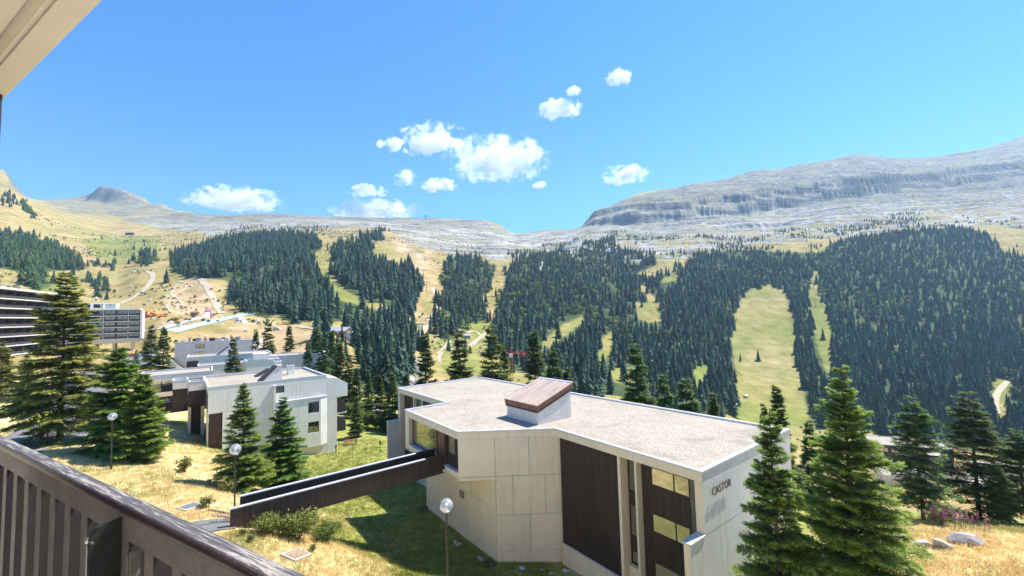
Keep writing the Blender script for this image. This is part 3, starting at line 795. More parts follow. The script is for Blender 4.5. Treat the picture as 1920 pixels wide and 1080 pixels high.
def far_broadleaf(name, seed, mat, n=150):
    g = np.random.default_rng(seed); L = g.normal(0, 1, (5, 3)) * np.array([.16, .16, .14]) + np.array([0, 0, .55])
    i = g.integers(0, 5, n); D = g.normal(0, 1, (n, 3)); D /= np.linalg.norm(D, axis=1, keepdims=True)
    P = L[i] + D * np.array([.24, .24, .28]) * g.uniform(.75, 1.05, (n, 1)); S = np.cross(D, g.normal(0, 1, (n, 3))); S /= np.linalg.norm(S, axis=1, keepdims=True); W = np.cross(D, S)
    v = np.stack([P - S * .09, P + S * .09 + W * .03, P + W * .13 + D * .05], 1).reshape(-1, 3)
    v[:, 2] = np.clip(v[:, 2], 0.02, 1.0)
    return tri_mesh(name, v, np.arange(3 * n).reshape(-1, 3), np.repeat(np.clip(.3 + .5 * D[:, 2] + g.normal(0, .15, n), 0, 1), 3), mat)
M['leaf_far'] = foliage_mat('far_leaves', (0.06, 0.10, 0.03), (0.12, 0.18, 0.05), (0.20, 0.27, 0.075), 0.3, 0.3)
BROAD = [far_broadleaf('far_broadleaf%d' % i, 90 + i, M['leaf_far']) for i in range(2)]
LARCH = [far_spruce('far_larch%d' % i, 80 + i, M['needle_larch'], 7, 8, 0.27) for i in range(2)]

# ------------------------------------------------------------------ where the far trees stand
def forest_points():
    out = []
    for d0, d1, sp in ((130, 480, 5.8), (480, 900, 6.6), (900, 1900, 7.2)):
        xs = np.arange(-d1, d1, sp); ys = np.arange(0, d1, sp)
        X, Y = np.meshgrid(xs, ys); X = X.ravel() + RNG.uniform(-0.45, 0.45, X.size) * sp; Y = Y.ravel() + RNG.uniform(-0.45, 0.45, Y.size) * sp
        d = np.hypot(X, Y); a = np.degrees(np.arctan2(X, Y))
        k = (d >= d0) & (d < d1) & (np.abs(a) < 58)
        X, Y, d = X[k], Y[k], d[k]
        Z = ground_z(X, Y)
        px, py = proj(np.stack([X, Y, Z], -1))
        # ragged forest edge
        jx = px + (20 * fbm(X / 44, Y / 44, 51, 5) + RNG.normal(0, 4.0, len(X))) * 600 / d; jy = py + (13 * fbm(X / 40, Y / 40, 57, 5) + RNG.normal(0, 2.6, len(X))) * 600 / d
        den = np.zeros(len(X)); reg = np.full(len(X), -1)
        for i, (poly, w) in enumerate(SPARSE):
            q = in_poly(jx, jy, poly); clump = smooth(0.0, 0.3, fbm(X / 48, Y / 48, 63, 3))
            den = np.where(q, np.maximum(den, w * 3.6 * clump), den); reg = np.where(q & (reg < 0), 50 + i, reg)
        for i, (poly, w) in enumerate(FOREST):
            q = in_poly(jx, jy, poly)
            thin = (1.0 - 0.6 * smooth(0.26, 0.46, fbm(X / 46, Y / 46, 71, 4))) * (0.72 + 0.28 * smooth(-0.3, 0.3, fbm(X / 14, Y / 14, 77, 2)))
            if i in (0, 1, 3, 6): thin = thin * (1 - 0.8 * smooth(0.12, 0.3, fbm(X / 26, Y / 34, 79 + i, 3)))
            den = np.where(q, np.maximum(den, w * thin * 0.92), den); reg = np.where(q, i, reg)
        h = (7 + 16 * RNG.beta(2.4, 1.8, len(X))) * (1 - 0.28 * smooth(700, 1300, d)) * np.where(reg >= 50, 0.72, 1.0)
        h = h * np.where((reg >= 8) & (reg <= 9), 0.85, 1.0)
        hp = h / np.maximum(Y, 1) * FPX            # a tree that would stand in front of a glade hides it just as well
        for ci, poly in enumerate(CLEAR):
            q = np.zeros(len(X), bool); kx = 0.5 if ci < 2 else 0.7
            for up_ in (0.0, 0.45, 0.85): q |= in_poly(px + (jx - px) * kx, py + (jy - py) * kx - up_ * hp, poly)
            den[q] *= (0.02 if ci > 1 else 0.003)
        k = RNG.random(len(X)) < den
        X, Y, Z, d, reg, px, py, h = X[k], Y[k], Z[k], d[k], reg[k], px[k], py[k], h[k]
        out.append(np.stack([X, Y, Z - 0.3, h, reg, px, py], -1))
    return np.concatenate(out)
FP = forest_points()
def fg_line(px):  # rows below which the near houses and trees hide the far slopes
    return np.interp(px, [0, 60, 125, 180, 270, 330, 420, 640, 650, 740, 760, 900, 1100, 1480, 1490, 1560, 1640, 1920], [520, 560, 500, 620, 640, 600, 600, 640, 690, 690, 700, 690, 720, 740, 800, 690, 790, 800])
LARCH_REG = (8, 9, 13)
_isl = np.isin(FP[:, 4], LARCH_REG)
_dist = np.hypot(FP[:, 0], FP[:, 1])
_size = FP[:, 3] / _dist
_topy = FP[:, 6] - FP[:, 3] / FP[:, 1] * FPX
_vis = (FP[:, 5] > 5) & (FP[:, 5] < 1915) & (_topy < fg_line(FP[:, 5]) - 6) & ~_isl
_size = np.where(_vis, _size, 0)
_order = np.argsort(-_size)
SINGLE = _order[:236]
REGION = {0: ('dark spruce in the broad forest above the chalet, left of the curved piste', 'spruces above the chalet'), 1: ('dark spruce in the wedge of forest between the curved piste and the lift line', 'spruces between the left pistes'),
          2: ('small spruce in the highest grove above the curved piste', 'spruces in the highest left grove'), 3: ('dark spruce in the isolated stand right of the gully track', 'spruces in the isolated stand'),
          4: ('dark spruce in the small clump below the isolated stand', 'spruces in the small clump'), 5: ('spruce in the dark grove above the rocky ravine', 'spruces above the ravine'),
          6: ('dark spruce in the forest of the middle slope, under the saddle', 'spruces of the middle slope'), 7: ('dark spruce in the wide right-hand forest around the tall meadow piste', 'spruces of the right-hand forest'),
          14: ('spruce in the grove right of the white terraced roofs', 'spruces by the terraced roofs')}
def add_far_tree(i):
    x, y, z, h, reg = FP[i, :5]
    lab, grp = REGION.get(int(reg), ('lone spruce standing on the open meadow of the far slope', 'lone spruces on the far slope'))
    px_ = FP[i, 5]
    if int(reg) == 0:
        w_ = ('left part of the broad forest, beside the tubing lanes', 'middle of the broad forest, right above the chalet', 'right part of the broad forest, towards the lattice tower')[int(np.digitize(px_, [560, 680]))]
        lab, grp = 'dark spruce in the ' + w_, 'spruces of the broad left forest'
    elif int(reg) == 6:
        w_ = ('left part of the middle-slope forest, above the crane', 'central part of the middle-slope forest, between the glades', 'right part of the middle-slope forest, along the diagonal cables')[int(np.digitize(px_, [1060, 1200]))]
        lab, grp = 'dark spruce in the ' + w_, 'spruces of the middle slope'
    t = thing('spruce_tree', lab, 'tree', (x, y, z), RNG.uniform(0, 6.28), grp)
    w = RNG.uniform(0.95, 1.25)
    t.scale = (h * w, h * w, h)
    c = obj('crown', FAR[int(RNG.integers(0, 5))], None, t)
    obj('trunk', TRUNK_FAR, None, t)
for i in SINGLE: add_far_tree(i)
_rest = np.ones(len(FP), bool); _rest[SINGLE] = False
FP2 = FP[_rest]
print('far trees', len(FP2))
def scatter(name, pts, scale, kinds, sources, label, cat, tilt=None, widen=None):
    """one object that carries uncountable alike things, set out with geometry nodes"""
    me = bpy.data.meshes.new(name)
    me.vertices.add(len(pts)); me.vertices.foreach_set('co', np.asarray(pts, np.float32).ravel())
    def att(n, typ, vals, key='value'):
        a = me.attributes.new(n, typ, 'POINT'); a.data.foreach_set(key, np.asarray(vals).ravel())
    n = len(pts)
    w = np.ones(n) if widen is None else widen
    att('scl', 'FLOAT_VECTOR', np.stack([scale * w, scale * w, scale], -1).astype(np.float32), 'vector')
    rot = np.zeros((n, 3), np.float32); rot[:, 2] = RNG.uniform(0, 6.28, n)
    if tilt: rot[:, :2] = RNG.normal(0, tilt, (n, 2))
    att('rot', 'FLOAT_VECTOR', rot, 'vector')
    att('kind', 'INT', np.asarray(kinds, np.int32))
    o = obj(name, me)
    ng = bpy.data.node_groups.new(name, 'GeometryNodeTree')
    ng.interface.new_socket('Geometry', in_out='INPUT', socket_type='NodeSocketGeometry')
    ng.interface.new_socket('Geometry', in_out='OUTPUT', socket_type='NodeSocketGeometry')
    gi, go = ng.nodes.new('NodeGroupInput'), ng.nodes.new('NodeGroupOutput')
    join = ng.nodes.new('GeometryNodeJoinGeometry')
    def named(nm, typ):
        q = ng.nodes.new('GeometryNodeInputNamedAttribute'); q.data_type = typ; q.inputs['Name'].default_value = nm
        return q.outputs['Attribute']
    rotn, scln, kn = named('rot', 'FLOAT_VECTOR'), named('scl', 'FLOAT_VECTOR'), named('kind', 'INT')
    for k, src in enumerate(sources):
        so = bpy.data.objects.new(name + '_source', src)
        oi = ng.nodes.new('GeometryNodeObjectInfo'); oi.inputs['Object'].default_value = so; oi.inputs['As Instance'].default_value = True
        cmp_ = ng.nodes.new('FunctionNodeCompare'); cmp_.data_type = 'INT'; cmp_.operation = 'EQUAL'
        ng.links.new(kn, cmp_.inputs[2]); cmp_.inputs[3].default_value = k
        ip = ng.nodes.new('GeometryNodeInstanceOnPoints')
        ng.links.new(gi.outputs[0], ip.inputs['Points']); ng.links.new(cmp_.outputs[0], ip.inputs['Selection'])
        ng.links.new(oi.outputs['Geometry'], ip.inputs['Instance']); ng.links.new(rotn, ip.inputs['Rotation']); ng.links.new(scln, ip.inputs['Scale'])
        ng.links.new(ip.outputs[0], join.inputs[0])
    ng.links.new(join.outputs[0], go.inputs[0])
    m = o.modifiers.new('scatter', 'NODES'); m.node_group = ng
    tag(o, label, cat, kind='stuff')
    return o
_k = RNG.integers(0, 5, len(FP2)); _l = np.isin(FP2[:, 4], LARCH_REG); _k[_l] = 5 + RNG.integers(0, 2, _l.sum())
_mix = (FP2[:, 4] == 6) & (FP2[:, 5] < 1140) & (FP2[:, 6] < 610) & (FP2[:, 6] > 470) | (FP2[:, 4] == 59) | (FP2[:, 4] == 3)
_b = (~_l) & (RNG.random(len(FP2)) < 0.30 * _mix + 0.03 + 0.4 * smooth(0.2, 0.42, fbm(FP2[:, 0] / 60, FP2[:, 1] / 60, 83, 3)))
_k[_b] = 7 + RNG.integers(0, 2, _b.sum()); FP2[_b, 3] *= 0.55
scatter('far_forest', FP2[:, :3], FP2[:, 3], _k, FAR + LARCH + BROAD, 'dark conifer forest covering the slopes across the valley', 'forest', 0.02, RNG.uniform(0.8, 1.45, len(FP2)))
# ================================================================== MATERIALS of the houses
def mat_concrete(name, c1, c2, board=0.0, horiz=False):
    m, nt, b, out = new_mat(name)
    g = nt.nodes.new('ShaderNodeNewGeometry'); pos = g.outputs['Position']
    f = noise(nt, pos, 0.55, 6, 0.65); f2 = noise(nt, mapping(nt, pos, (3.5, 3.5, 0.35)), 1.0, 5, 0.6); f3 = noise(nt, pos, 14, 3, 0.6)
    col = ramp(nt, f, [(0.3, c2), (0.68, c1)])
    col = mixc(nt, 0.38, col, ramp(nt, f2, [(0.28, (0.68, 0.66, 0.63)), (0.5, (1, 1, 1))]), 'MULTIPLY')
    # each panel was cast separately: slight differences of tone
    oi = nt.nodes.new('ShaderNodeObjectInfo')
    col = mixc(nt, 0.6, col, ramp(nt, oi.outputs['Random'], [(0.0, (0.90, 0.90, 0.91)), (1.0, (1.05, 1.04, 1.02))]), 'MULTIPLY')
    col = mixc(nt, 0.35, col, ramp(nt, f3, [(0.3, (0.85, 0.85, 0.85)), (0.6, (1, 1, 1))]), 'MULTIPLY')
    nt.links.new(col, b.inputs['Base Color'])
    b.inputs['Roughness'].default_value = 0.88; b.inputs['Specular IOR Level'].default_value = 0.2
    h = f3
    if board:
        w = noise(nt, mapping(nt, pos, (9, 9, 0.12)), 1.0, 3, 0.6)
        a = nt.nodes.new('ShaderNodeMath'); a.operation = 'MULTIPLY_ADD'; nt.links.new(w, a.inputs[0]); a.inputs[1].default_value = 3.0 * board; nt.links.new(f3, a.inputs[2]); h = a.outputs[0]
    bump(nt, b, h, 0.45, 0.012)
    return m
def mat_gravel(name, c=(0.45, 0.405, 0.345)):
    m, nt, b, out = new_mat(name)
    g = nt.nodes.new('ShaderNodeNewGeometry'); pos = g.outputs['Position']
    v = nt.nodes.new('ShaderNodeTexVoronoi'); v.inputs['Scale'].default_value = 9.0; nt.links.new(pos, v.inputs['Vector'])
    f = noise(nt, pos, 0.4, 5, 0.6); f2 = noise(nt, pos, 16.0, 3, 0.7)
    col = ramp(nt, f, [(0.3, tuple(x * 0.86 for x in c)), (0.7, c)])
    col = mixc(nt, 0.9, col, ramp(nt, f2, [(0.3, (0.5, 0.48, 0.46)), (0.5, (0.95, 0.95, 0.95)), (0.7, (1.3, 1.28, 1.25))]), 'MULTIPLY')
    moss = noise(nt, pos, 0.22, 6, 0.7, 0.6)
    col = mixc(nt, 0.9, col, ramp(nt, moss, [(0.30, (0.72, 0.70, 0.66)), (0.48, (1, 1, 1)), (0.66, (1, 1, 1)), (0.74, (1.0, 0.84, 0.62))]), 'MULTIPLY')
    bw = nt.nodes.new('ShaderNodeRGBToBW'); nt.links.new(v.outputs['Color'], bw.inputs[0])
    col = mixc(nt, 0.5, col, ramp(nt, bw.outputs[0], [(0.1, (0.6, 0.58, 0.56)), (0.9, (1.25, 1.25, 1.25))]), 'MULTIPLY')
    nt.links.new(col, b.inputs['Base Color'])
    b.inputs['Roughness'].default_value = 0.95; b.inputs['Specular IOR Level'].default_value = 0.1
    bump(nt, b, v.outputs['Distance'], 0.7, 0.05)
    return m
def mat_cladding(name, c=(0.050, 0.034, 0.029), stretch=(6, 6, 0.3), rot=(0, 0, 0)):
    m, nt, b, out = new_mat(name)
    g = nt.nodes.new('ShaderNodeNewGeometry'); pos = g.outputs['Position']
    f = noise(nt, mapping(nt, mapping(nt, pos, (1, 1, 1), rot), stretch), 1.0, 5, 0.6); f2 = noise(nt, pos, 0.6, 4, 0.6)
    col = ramp(nt, f, [(0.3, tuple(x * 0.65 for x in c)), (0.7, tuple(x * 1.35 for x in c))])
    col = mixc(nt, 0.5, col, ramp(nt, f2, [(0.3, (0.75, 0.75, 0.8)), (0.65, (1.15, 1.1, 1.05))]), 'MULTIPLY')
    nt.links.new(col, b.inputs['Base Color'])
    b.inputs['Roughness'].default_value = 0.6; b.inputs['Specular IOR Level'].default_value = 0.35
    bump(nt, b, f, 0.3, 0.008)
    return m
def mat_glass(name, tint=(0.02, 0.025, 0.03), refl=0.35):
    m, nt, b, out = new_mat(name)
    f = noise(nt, None, 2.5, 2, 0.5)
    b.inputs['Base Color'].default_value = (*tint, 1); b.inputs['Roughness'].default_value = 0.1
    gl = nt.nodes.new('ShaderNodeBsdfGlossy'); gl.inputs['Roughness'].default_value = 0.03; gl.inputs['Color'].default_value = (0.95, 0.95, 0.92, 1)
    mx = nt.nodes.new('ShaderNodeMixShader')
    lw = nt.nodes.new('ShaderNodeLayerWeight'); lw.inputs[0].default_value = 0.35
    mr = nt.nodes.new('ShaderNodeMapRange'); mr.inputs[3].default_value = refl; mr.inputs[4].default_value = 1.0
    nt.links.new(lw.outputs['Fresnel'], mr.inputs[0]); nt.links.new(mr.outputs[0], mx.inputs[0])
    nt.links.new(b.outputs[0], mx.inputs[1]); nt.links.new(gl.outputs[0], mx.inputs[2]); nt.links.new(mx.outputs[0], out.inputs[0])
    bp = nt.nodes.new('ShaderNodeBump'); bp.inputs['Strength'].default_value = 0.04; bp.inputs['Distance'].default_value = 0.05
    nt.links.new(f, bp.inputs['Height']); nt.links.new(bp.outputs[0], gl.inputs['Normal'])
    return m
M['cream'] = mat_concrete('bounce_warmed_concrete', (0.88, 0.75, 0.57), (0.80, 0.675, 0.51))  # warm bounce light on the shaded fronts is mixed into this wall colour
M['pale'] = mat_concrete('pale_board_concrete', (0.74, 0.71, 0.66), (0.62, 0.595, 0.555), 0.8)
M['joint'] = surf('panel_joint', (0.17, 0.15, 0.13), (0.11, 0.1, 0.09), 2, 0.95, spec=0.1)
M['gravel'] = mat_gravel('roof_gravel')
M['coping'] = surf('zinc_coping', (0.66, 0.66, 0.70), (0.55, 0.55, 0.60), 1.5, 0.45, spec=0.5, metal=0.25)
M['brown'] = mat_cladding('brown_cladding')
M['red_brown'] = mat_cladding('red_brown_wood', (0.22, 0.095, 0.06))  # red-brown wood of the door, lid edge boards and picnic table
M['plank'] = mat_cladding('weathered_plank', (0.46, 0.36, 0.30), (0.35, 5, 0.6), (0, 0, rad(-37.7)))
M['glass'] = mat_glass('window_glass')
M['glass_gold'] = mat_glass('grass_reflection_pane', (0.42, 0.34, 0.20), 0.32)  # beige base stands in for sunlit grass reflected in the panes
M['glass_dark'] = mat_glass('dark_glass', (0.012, 0.013, 0.018), 0.05)
M['frame'] = surf('dark_frame', (0.035, 0.03, 0.03), (0.02, 0.02, 0.02), 4, 0.5)
M['metal'] = surf('grey_metal', (0.35, 0.36, 0.38), (0.28, 0.29, 0.30), 4, 0.45, metal=0.7)
M['letter'] = surf('bronze_letters', (0.12, 0.07, 0.055), (0.07, 0.045, 0.04), 8, 0.5, metal=0.3)

def offset_poly(P, d):
    """shift each side of a counter-clockwise outline inward by d"""
    P = [np.array(p[:2], float) for p in P]; n = len(P); out = []
    for i in range(n):
        a, b, c = P[i - 1], P[i], P[(i + 1) % n]
        d1 = (b - a) / np.linalg.norm(b - a); d2 = (c - b) / np.linalg.norm(c - b)
        n1 = np.array([-d1[1], d1[0]]); n2 = np.array([-d2[1], d2[0]])
        k = 1 + n1 @ n2
        out.append(b + (n1 + n2) * d / k if k > 0.05 else b + n1 * d)
    return out
def ring_part(name, poly, o_out, o_in, z0, z1, mat, parent, i, cuts=None, gap=0.012):
    """one side (or its lengths) of a mitred band running round an outline"""
    A, B = offset_poly(poly, o_out), offset_poly(poly, o_in)
    j = (i + 1) % len(poly)
    cs = [0.0] + list(cuts or []) + [1.0]
    L = np.linalg.norm(A[j] - A[i]); e = gap / L * 0.5
    for k in range(len(cs) - 1):
        s0 = cs[k] + (e if k > 0 else 0); s1 = cs[k + 1] - (e if k < len(cs) - 2 else 0)
        c = [A[i] + (A[j] - A[i]) * s0, A[i] + (A[j] - A[i]) * s1, B[i] + (B[j] - B[i]) * s1, B[i] + (B[j] - B[i]) * s0]
        MB().hexa([(*p, z0) for p in c] + [(*p, z1) for p in c]).build(name, mat, parent)
def fpart(name, fr, t0, t1, z0, z1, o0, o1, mat, parent, bevel=0.0):
    return fr.box(MB(), t0, t1, z0, z1, o0, o1).build(name, mat, parent, bevel=bevel)
def ribs(name, fr, t0, t1, z0, z1, o, mat, parent, pitch=0.14, depth=0.03, fill=0.82):
    """vertical boarding: a sheet with a board standing proud every pitch"""
    mb = MB(); fr.box(mb, t0, t1, z0, z1, o - 0.06, o - depth)
    n = max(1, int((t1 - t0) / pitch)); p = (t1 - t0) / n
    for k in range(n):
        fr.box(mb, t0 + p * k + p * (1 - fill) / 2, t0 + p * (k + 1) - p * (1 - fill) / 2, z0 + 0.004, z1 - 0.004, o - depth, o)
    return mb.build(name, mat, parent)
def window(fr, t0, t1, z0, z1, o, parent, glass, mull=(), fw=0.06, name='window'):
    mb = MB()
    fr.box(mb, t0, t1, z0, z0 + fw, o, o + 0.06); fr.box(mb, t0, t1, z1 - fw, z1, o, o + 0.06)
    fr.box(mb, t0, t0 + fw, z0 + fw, z1 - fw, o, o + 0.058); fr.box(mb, t1 - fw, t1, z0 + fw, z1 - fw, o, o + 0.058)
    for q in mull: fr.box(mb, q - fw * 0.6, q + fw * 0.6, z0 + fw, z1 - fw, o, o + 0.057)
    w = mb.build(name, M['frame'], parent)
    edges = [t0 + fw] + sorted(mull) + [t1 - fw]
    for a, b in zip(edges[:-1], edges[1:]):
        q = MB(); fr.box(q, a, b, z0 + fw, z1 - fw, o + 0.005, o + 0.022)
        # parent is the window part, which itself sits at the thing's origin
        me = q.mesh('pane', glass, False, tuple(parent.location))
        obj('pane', me, None, w)
    return w

# ================================================================== THE BUILDING MARKED CASTOR
RZ = -8.6
PA, PB, PH, PG, PF, PE, PD, PC = (-14.21, 51.21), (-4.93, 58.35), (-6.82, 41.94), (-10.24, 39.25), (-4.30, 31.41), (2.90, 31.62), (9.77, 22.59), (19.20, 29.84)
OUT = [PA, PH, PG, PF, PE, PD, PC, PB]
U = np.array([math.sin(rad(52.3)), math.cos(rad(52.3))]); V_ = np.array([math.sin(rad(142.3)), math.cos(rad(142.3))])
cas = thing('apartment_building', 'cream concrete building with flat gravel roof and CASTOR lettering on its side wall', 'building', (4.0, 38.0, -18.2))
PX = (-1.65, 31.49)                                     # where the set-back lower wall meets the front face
PY = (PX[0] - 11.4 * V_[0], PX[1] - 11.4 * V_[1])
low = [PA, PH, PY, PX, PE, PD, PC, PB]
up_in = offset_poly(OUT, 0.85)
MB().prism([tuple(p) for p in up_in], -12.0, -8.9).build('inner_wall', M['joint'], cas)
MB().prism([tuple(p) for p in offset_poly(low, 0.80)], -19.5, -12.0).build('inner_wall', M['joint'], cas)
MB().prism([tuple(p) for p in offset_poly(OUT, 0.16)], -9.0, -8.74).build('gravel_roof', M['gravel'], cas)
CUTS = {0: [0.5], 1: None, 2: [0.42], 3: [0.5], 4: [0.35, 0.68], 5: [0.28, 0.62], 6: [0.2, 0.4, 0.6, 0.8], 7: [0.5]}
for i in range(8):
    fm = M['pale'] if i in (5, 6, 7) else M['cream']
    ring_part('fascia_panel', OUT, 0.0, 0.16, -9.2, -8.72, fm, cas, i, CUTS[i])
    ring_part('coping', OUT, -0.045, 0.20, -8.70, -8.6, M['coping'], cas, i, CUTS[i], 0.006)
    ring_part('coping_lip', OUT, 0.19, 0.235, -8.745, -8.625, M['coping'], cas, i)
for sp_ in ([0, 1, 2],): pass
# overhanging upper storey: soffit
MB().prism([PG, PF, PX, PY], -12.2, -12.02).build('soffit', M['cream'], cas)
fFE, fED, fDC, fGF, fAH, fHG = Frame(PF, PE), Frame(PE, PD), Frame(PD, PC), Frame(PG, PF), Frame(PA, PH), Frame(PH, PG)
fCB, fBA = Frame(PC, PB), Frame(PB, PA)
fLOW = Frame(PY, PX)
g_ = 0.012
def panel(fr, t0, t1, z0, z1, mat, o=0.0, th=0.09):
    j = random.uniform(-0.004, 0.004)
    return fpart('wall_panel', fr, t0 + g_, t1 - g_, z0 + g_, z1 - g_, o - th, o + j, mat, cas)
fpart('backing_wall', fFE, 0.1, 7.6, -12.0, -9.2, -0.9, -0.10, M['joint'], cas)
fpart('backing_wall', fFE, 2.75, 7.6, -19.0, -12.0, -0.9, -0.10, M['joint'], cas)
r1, r2, r3, r4, r5 = -9.2, -11.95, -14.75, -17.35, -18.6
for a, b in ((0.0, 2.70), (2.70, 5.22), (5.22, 7.62)): panel(fFE, a, b, r2, r1, M['cream'])
fpart('trim', fFE, 0.0, 2.72, -12.2, -11.965, -0.1, 0.0, M['cream'], cas)
for a, b in ((2.72, 3.96), (3.96, 6.36), (6.36, 7.60)): panel(fFE, a, b, r3, r2, M['cream'])
for a, b in ((2.70, 5.18), (5.18, 7.58)): panel(fFE, a, b, r4, r3, M['cream'])
panel(fFE, 2.68, 7.56, r5, r4, M['cream'], -0.005)
# set-back wall below the overhang
fpart('backing_wall', fLOW, 0.1, 11.3, -19.2, -12.2, -0.6, -0.10, M['joint'], cas)
for a, b in ((0.0, 2.4), (2.4, 5.0), (5.0, 8.1), (8.1, 11.4)): panel(fLOW, a, b, -14.3, -12.2, M['cream'])
for a, b in ((0.0, 1.3), (1.3, 4.2), (4.2, 7.4), (7.4, 11.4)): panel(fLOW, a, b, -17.2, -14.3, M['cream'])
panel(fLOW, 0.0, 11.4, -18.9, -17.2, M['cream'], -0.004)
fpart('vent_grille', fLOW, 6.25, 6.95, -15.05, -14.45, 0.0, 0.03, M['metal'], cas)
# front face right of the bend: dark boarding, fins, slot window, boarded bay with two windows
fpart('backing_wall', fED, 0.35, 11.3, -19.0, -9.2, -1.2, -0.80, M['joint'], cas)
ribs('cladding', fED, 0.40, 5.72, -16.75, -9.2, -0.10, M['brown'], cas, 0.17)
for a, b in ((0.32, 3.0), (3.0, 5.7)): panel(fED, a, b, -18.9, -16.78, M['cream'], -0.06, 0.3)
fpart('ledge', fED, 0.36, 5.72, -16.78, -16.70, -0.30, -0.03, M['coping'], cas)
for k, (a, b) in enumerate(((5.74, 5.95), (7.02, 7.17))):
    for z0, z1 in ((-12.05, -9.2), (-14.9, -12.05), (-17.6, -14.9), (-19.0, -17.6)):
        fpart('fin', fED, a, b, z0 + 0.01, z1 - 0.01, -0.80, 0.0, M['cream'], cas)
window(fED, 5.97, 7.0, -15.9, -9.25, -0.78, cas, M['glass'], (), 0.07, 'slot_window')
for z0, z1 in ((-12.3, -11.4), (-15.1, -14.2)): fpart('spandrel', fED, 6.04, 6.93, z0, z1, -0.74, -0.70, M['brown'], cas)
fpart('sill', fED, 5.97, 7.0, -16.6, -15.9, -0.78, -0.45, M['cream'], cas)
# boarded bay
c0, c1 = 7.20, 10.88
wins = [(7.86, 10.32, -10.47, -9.40), (7.82, 10.25, -13.20, -12.10), (7.82, 10.2, -16.0, -14.9)]
zc = -9.2
for (a, b, z0, z1) in wins:
    if zc - z1 > 0.05: ribs('cladding', fED, c0, c1, z1, zc, -0.45, M['brown'], cas)
    ribs('cladding', fED, c0, a, z0, z1, -0.45, M['brown'], cas); ribs('cladding', fED, b, c1, z0, z1, -0.45, M['brown'], cas)
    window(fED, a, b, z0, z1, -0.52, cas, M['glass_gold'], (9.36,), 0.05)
    zc = z0
ribs('cladding', fED, c0, c1, -18.8, zc, -0.45, M['brown'], cas)
for z0, z1 in ((-12.0, -9.2), (-19.0, -12.0)): fpart('corner_pier', fED, 10.90, 11.34, z0 + 0.008, z1 - 0.008, -0.8, 0.0, M['cream'], cas)
# right gable wall with the lettering, its lower storeys run on past the corner
fpart('backing_wall', fDC, 0.15, 11.7, -19.0, -9.2, -0.8, -0.10, M['joint'], cas)
for a, b in ((0.0, 3.62), (3.62, 7.4), (7.4, 11.9)): panel(fDC, a, b, -11.92, -9.2, M['pale'], 0.0)
for a, b in ((-1.42, 2.25), (2.25, 6.0), (6.0, 9.2), (9.2, 11.9)): panel(fDC, a, b, -14.8, -11.92, M['pale'], 0.0)
for a, b in ((-1.42, 1.0), (1.0, 5.0), (5.0, 8.4), (8.4, 11.9)): panel(fDC, a, b, -19.0, -14.8, M['pale'], 0.0)
fpart('wing_wall', fDC, -1.40, -0.02, -19.0, -11.96, -0.40, -0.095, M['cream'], cas)
fpart('coping', fDC, -1.48, -0.01, -11.93, -11.84, -0.46, 0.05, M['coping'], cas)
# left end: wing wall, recess with boarding and windows
fpart('wing_wall', fBA, 11.72, 13.1, -19.5, -12.45, -0.30, 0.0, M['pale'], cas)
fpart('coping', fBA, 11.70, 13.18, -12.45, -12.36, -0.36, 0.05, M['coping'], cas)
for z0, z1 in ((-12.2, -9.2), (-15.5, -12.2), (-19.5, -15.5)): fpart('end_pier', fAH, 0.0, 0.62, z0, z1 - 0.01, -0.8, -0.02, M['cream'], cas)
ribs('cladding', fAH, 0.64, 3.8, -19.0, -9.2, -0.55, M['brown'], cas)
fpart('fin', fAH, 3.8, 4.05, -18.8, -9.2, -0.8, -0.2, M['cream'], cas)
window(fAH, 4.05, 6.0, -12.2, -9.25, -0.6, cas, M['glass'], (5.0,))
ribs('cladding', fAH, 6.0, 11.6, -12.2, -9.2, -0.3, M['brown'], cas)
for a, b in ((4.05, 7.5), (7.5, 11.7)):
    for z0, z1 in ((-15.2, -12.2), (-19.0, -15.2)): panel(fAH, a, b, z0, z1, M['pale'], -0.1, 0.3)
panel(fHG, 0.1, 4.3, -12.2, -9.2, M['pale'])
Frame(PH, PY).box(MB(), 0.0, 2.25, -19.0, -12.2, -0.3, -0.02).build('wall_panel', M['cream'], cas)
for fr_ in (fCB, fBA):
    n = int(fr_.L / 4.5)
    for k in range(n):
        for z0, z1 in ((-12.0, -9.2), (-15.0, -12.0), (-22.0, -15.0)): panel(fr_, fr_.L * k / n, fr_.L * (k + 1) / n, z0, z1, M['pale'], 0, 0.6)
# entrance side under the bridge end: picture window, door post, glazed door
fpart('end_pier', fGF, 0.0, 0.82, -12.2, -9.2, -0.8, 0.0, M['cream'], cas)
fpart('sill_wall', fGF, 0.84, 5.70, -12.2, -11.66, -0.5, 0.0, M['cream'], cas)
fpart('sill', fGF, 0.84, 5.70, -11.655, -11.60, -0.5, 0.04, M['coping'], cas)
window(fGF, 0.84, 5.70, -11.6, -9.22, -0.42, cas, mat_glass('brown_tint_glass', (0.16, 0.11, 0.07), 0.18), (), 0.07)  # dark brown base colour under a weak mirror layer
fpart('door', fGF, 5.72, 7.35, -12.0, -9.2, -0.5, -0.42, M['red_brown'], cas)
fpart('door_jamb', fGF, 7.36, 7.66, -12.2, -9.2, -0.8, -0.1, M['brown'], cas)
ribs('cladding', fGF, 7.67, 9.72, -11.6, -10.75, -0.30, M['brown'], cas); ribs('cladding', fGF, 8.75, 9.72, -10.75, -9.2, -0.30, M['brown'], cas)
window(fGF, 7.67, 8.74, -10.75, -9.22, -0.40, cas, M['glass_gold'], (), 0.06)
fpart('sill_wall', fGF, 7.67, 9.84, -12.2, -11.66, -0.6, 0.0, M['cream'], cas)
fpart('sill', fGF, 7.60, 9.74, -11.655, -11.58, -0.5, 0.05, M['coping'], cas)
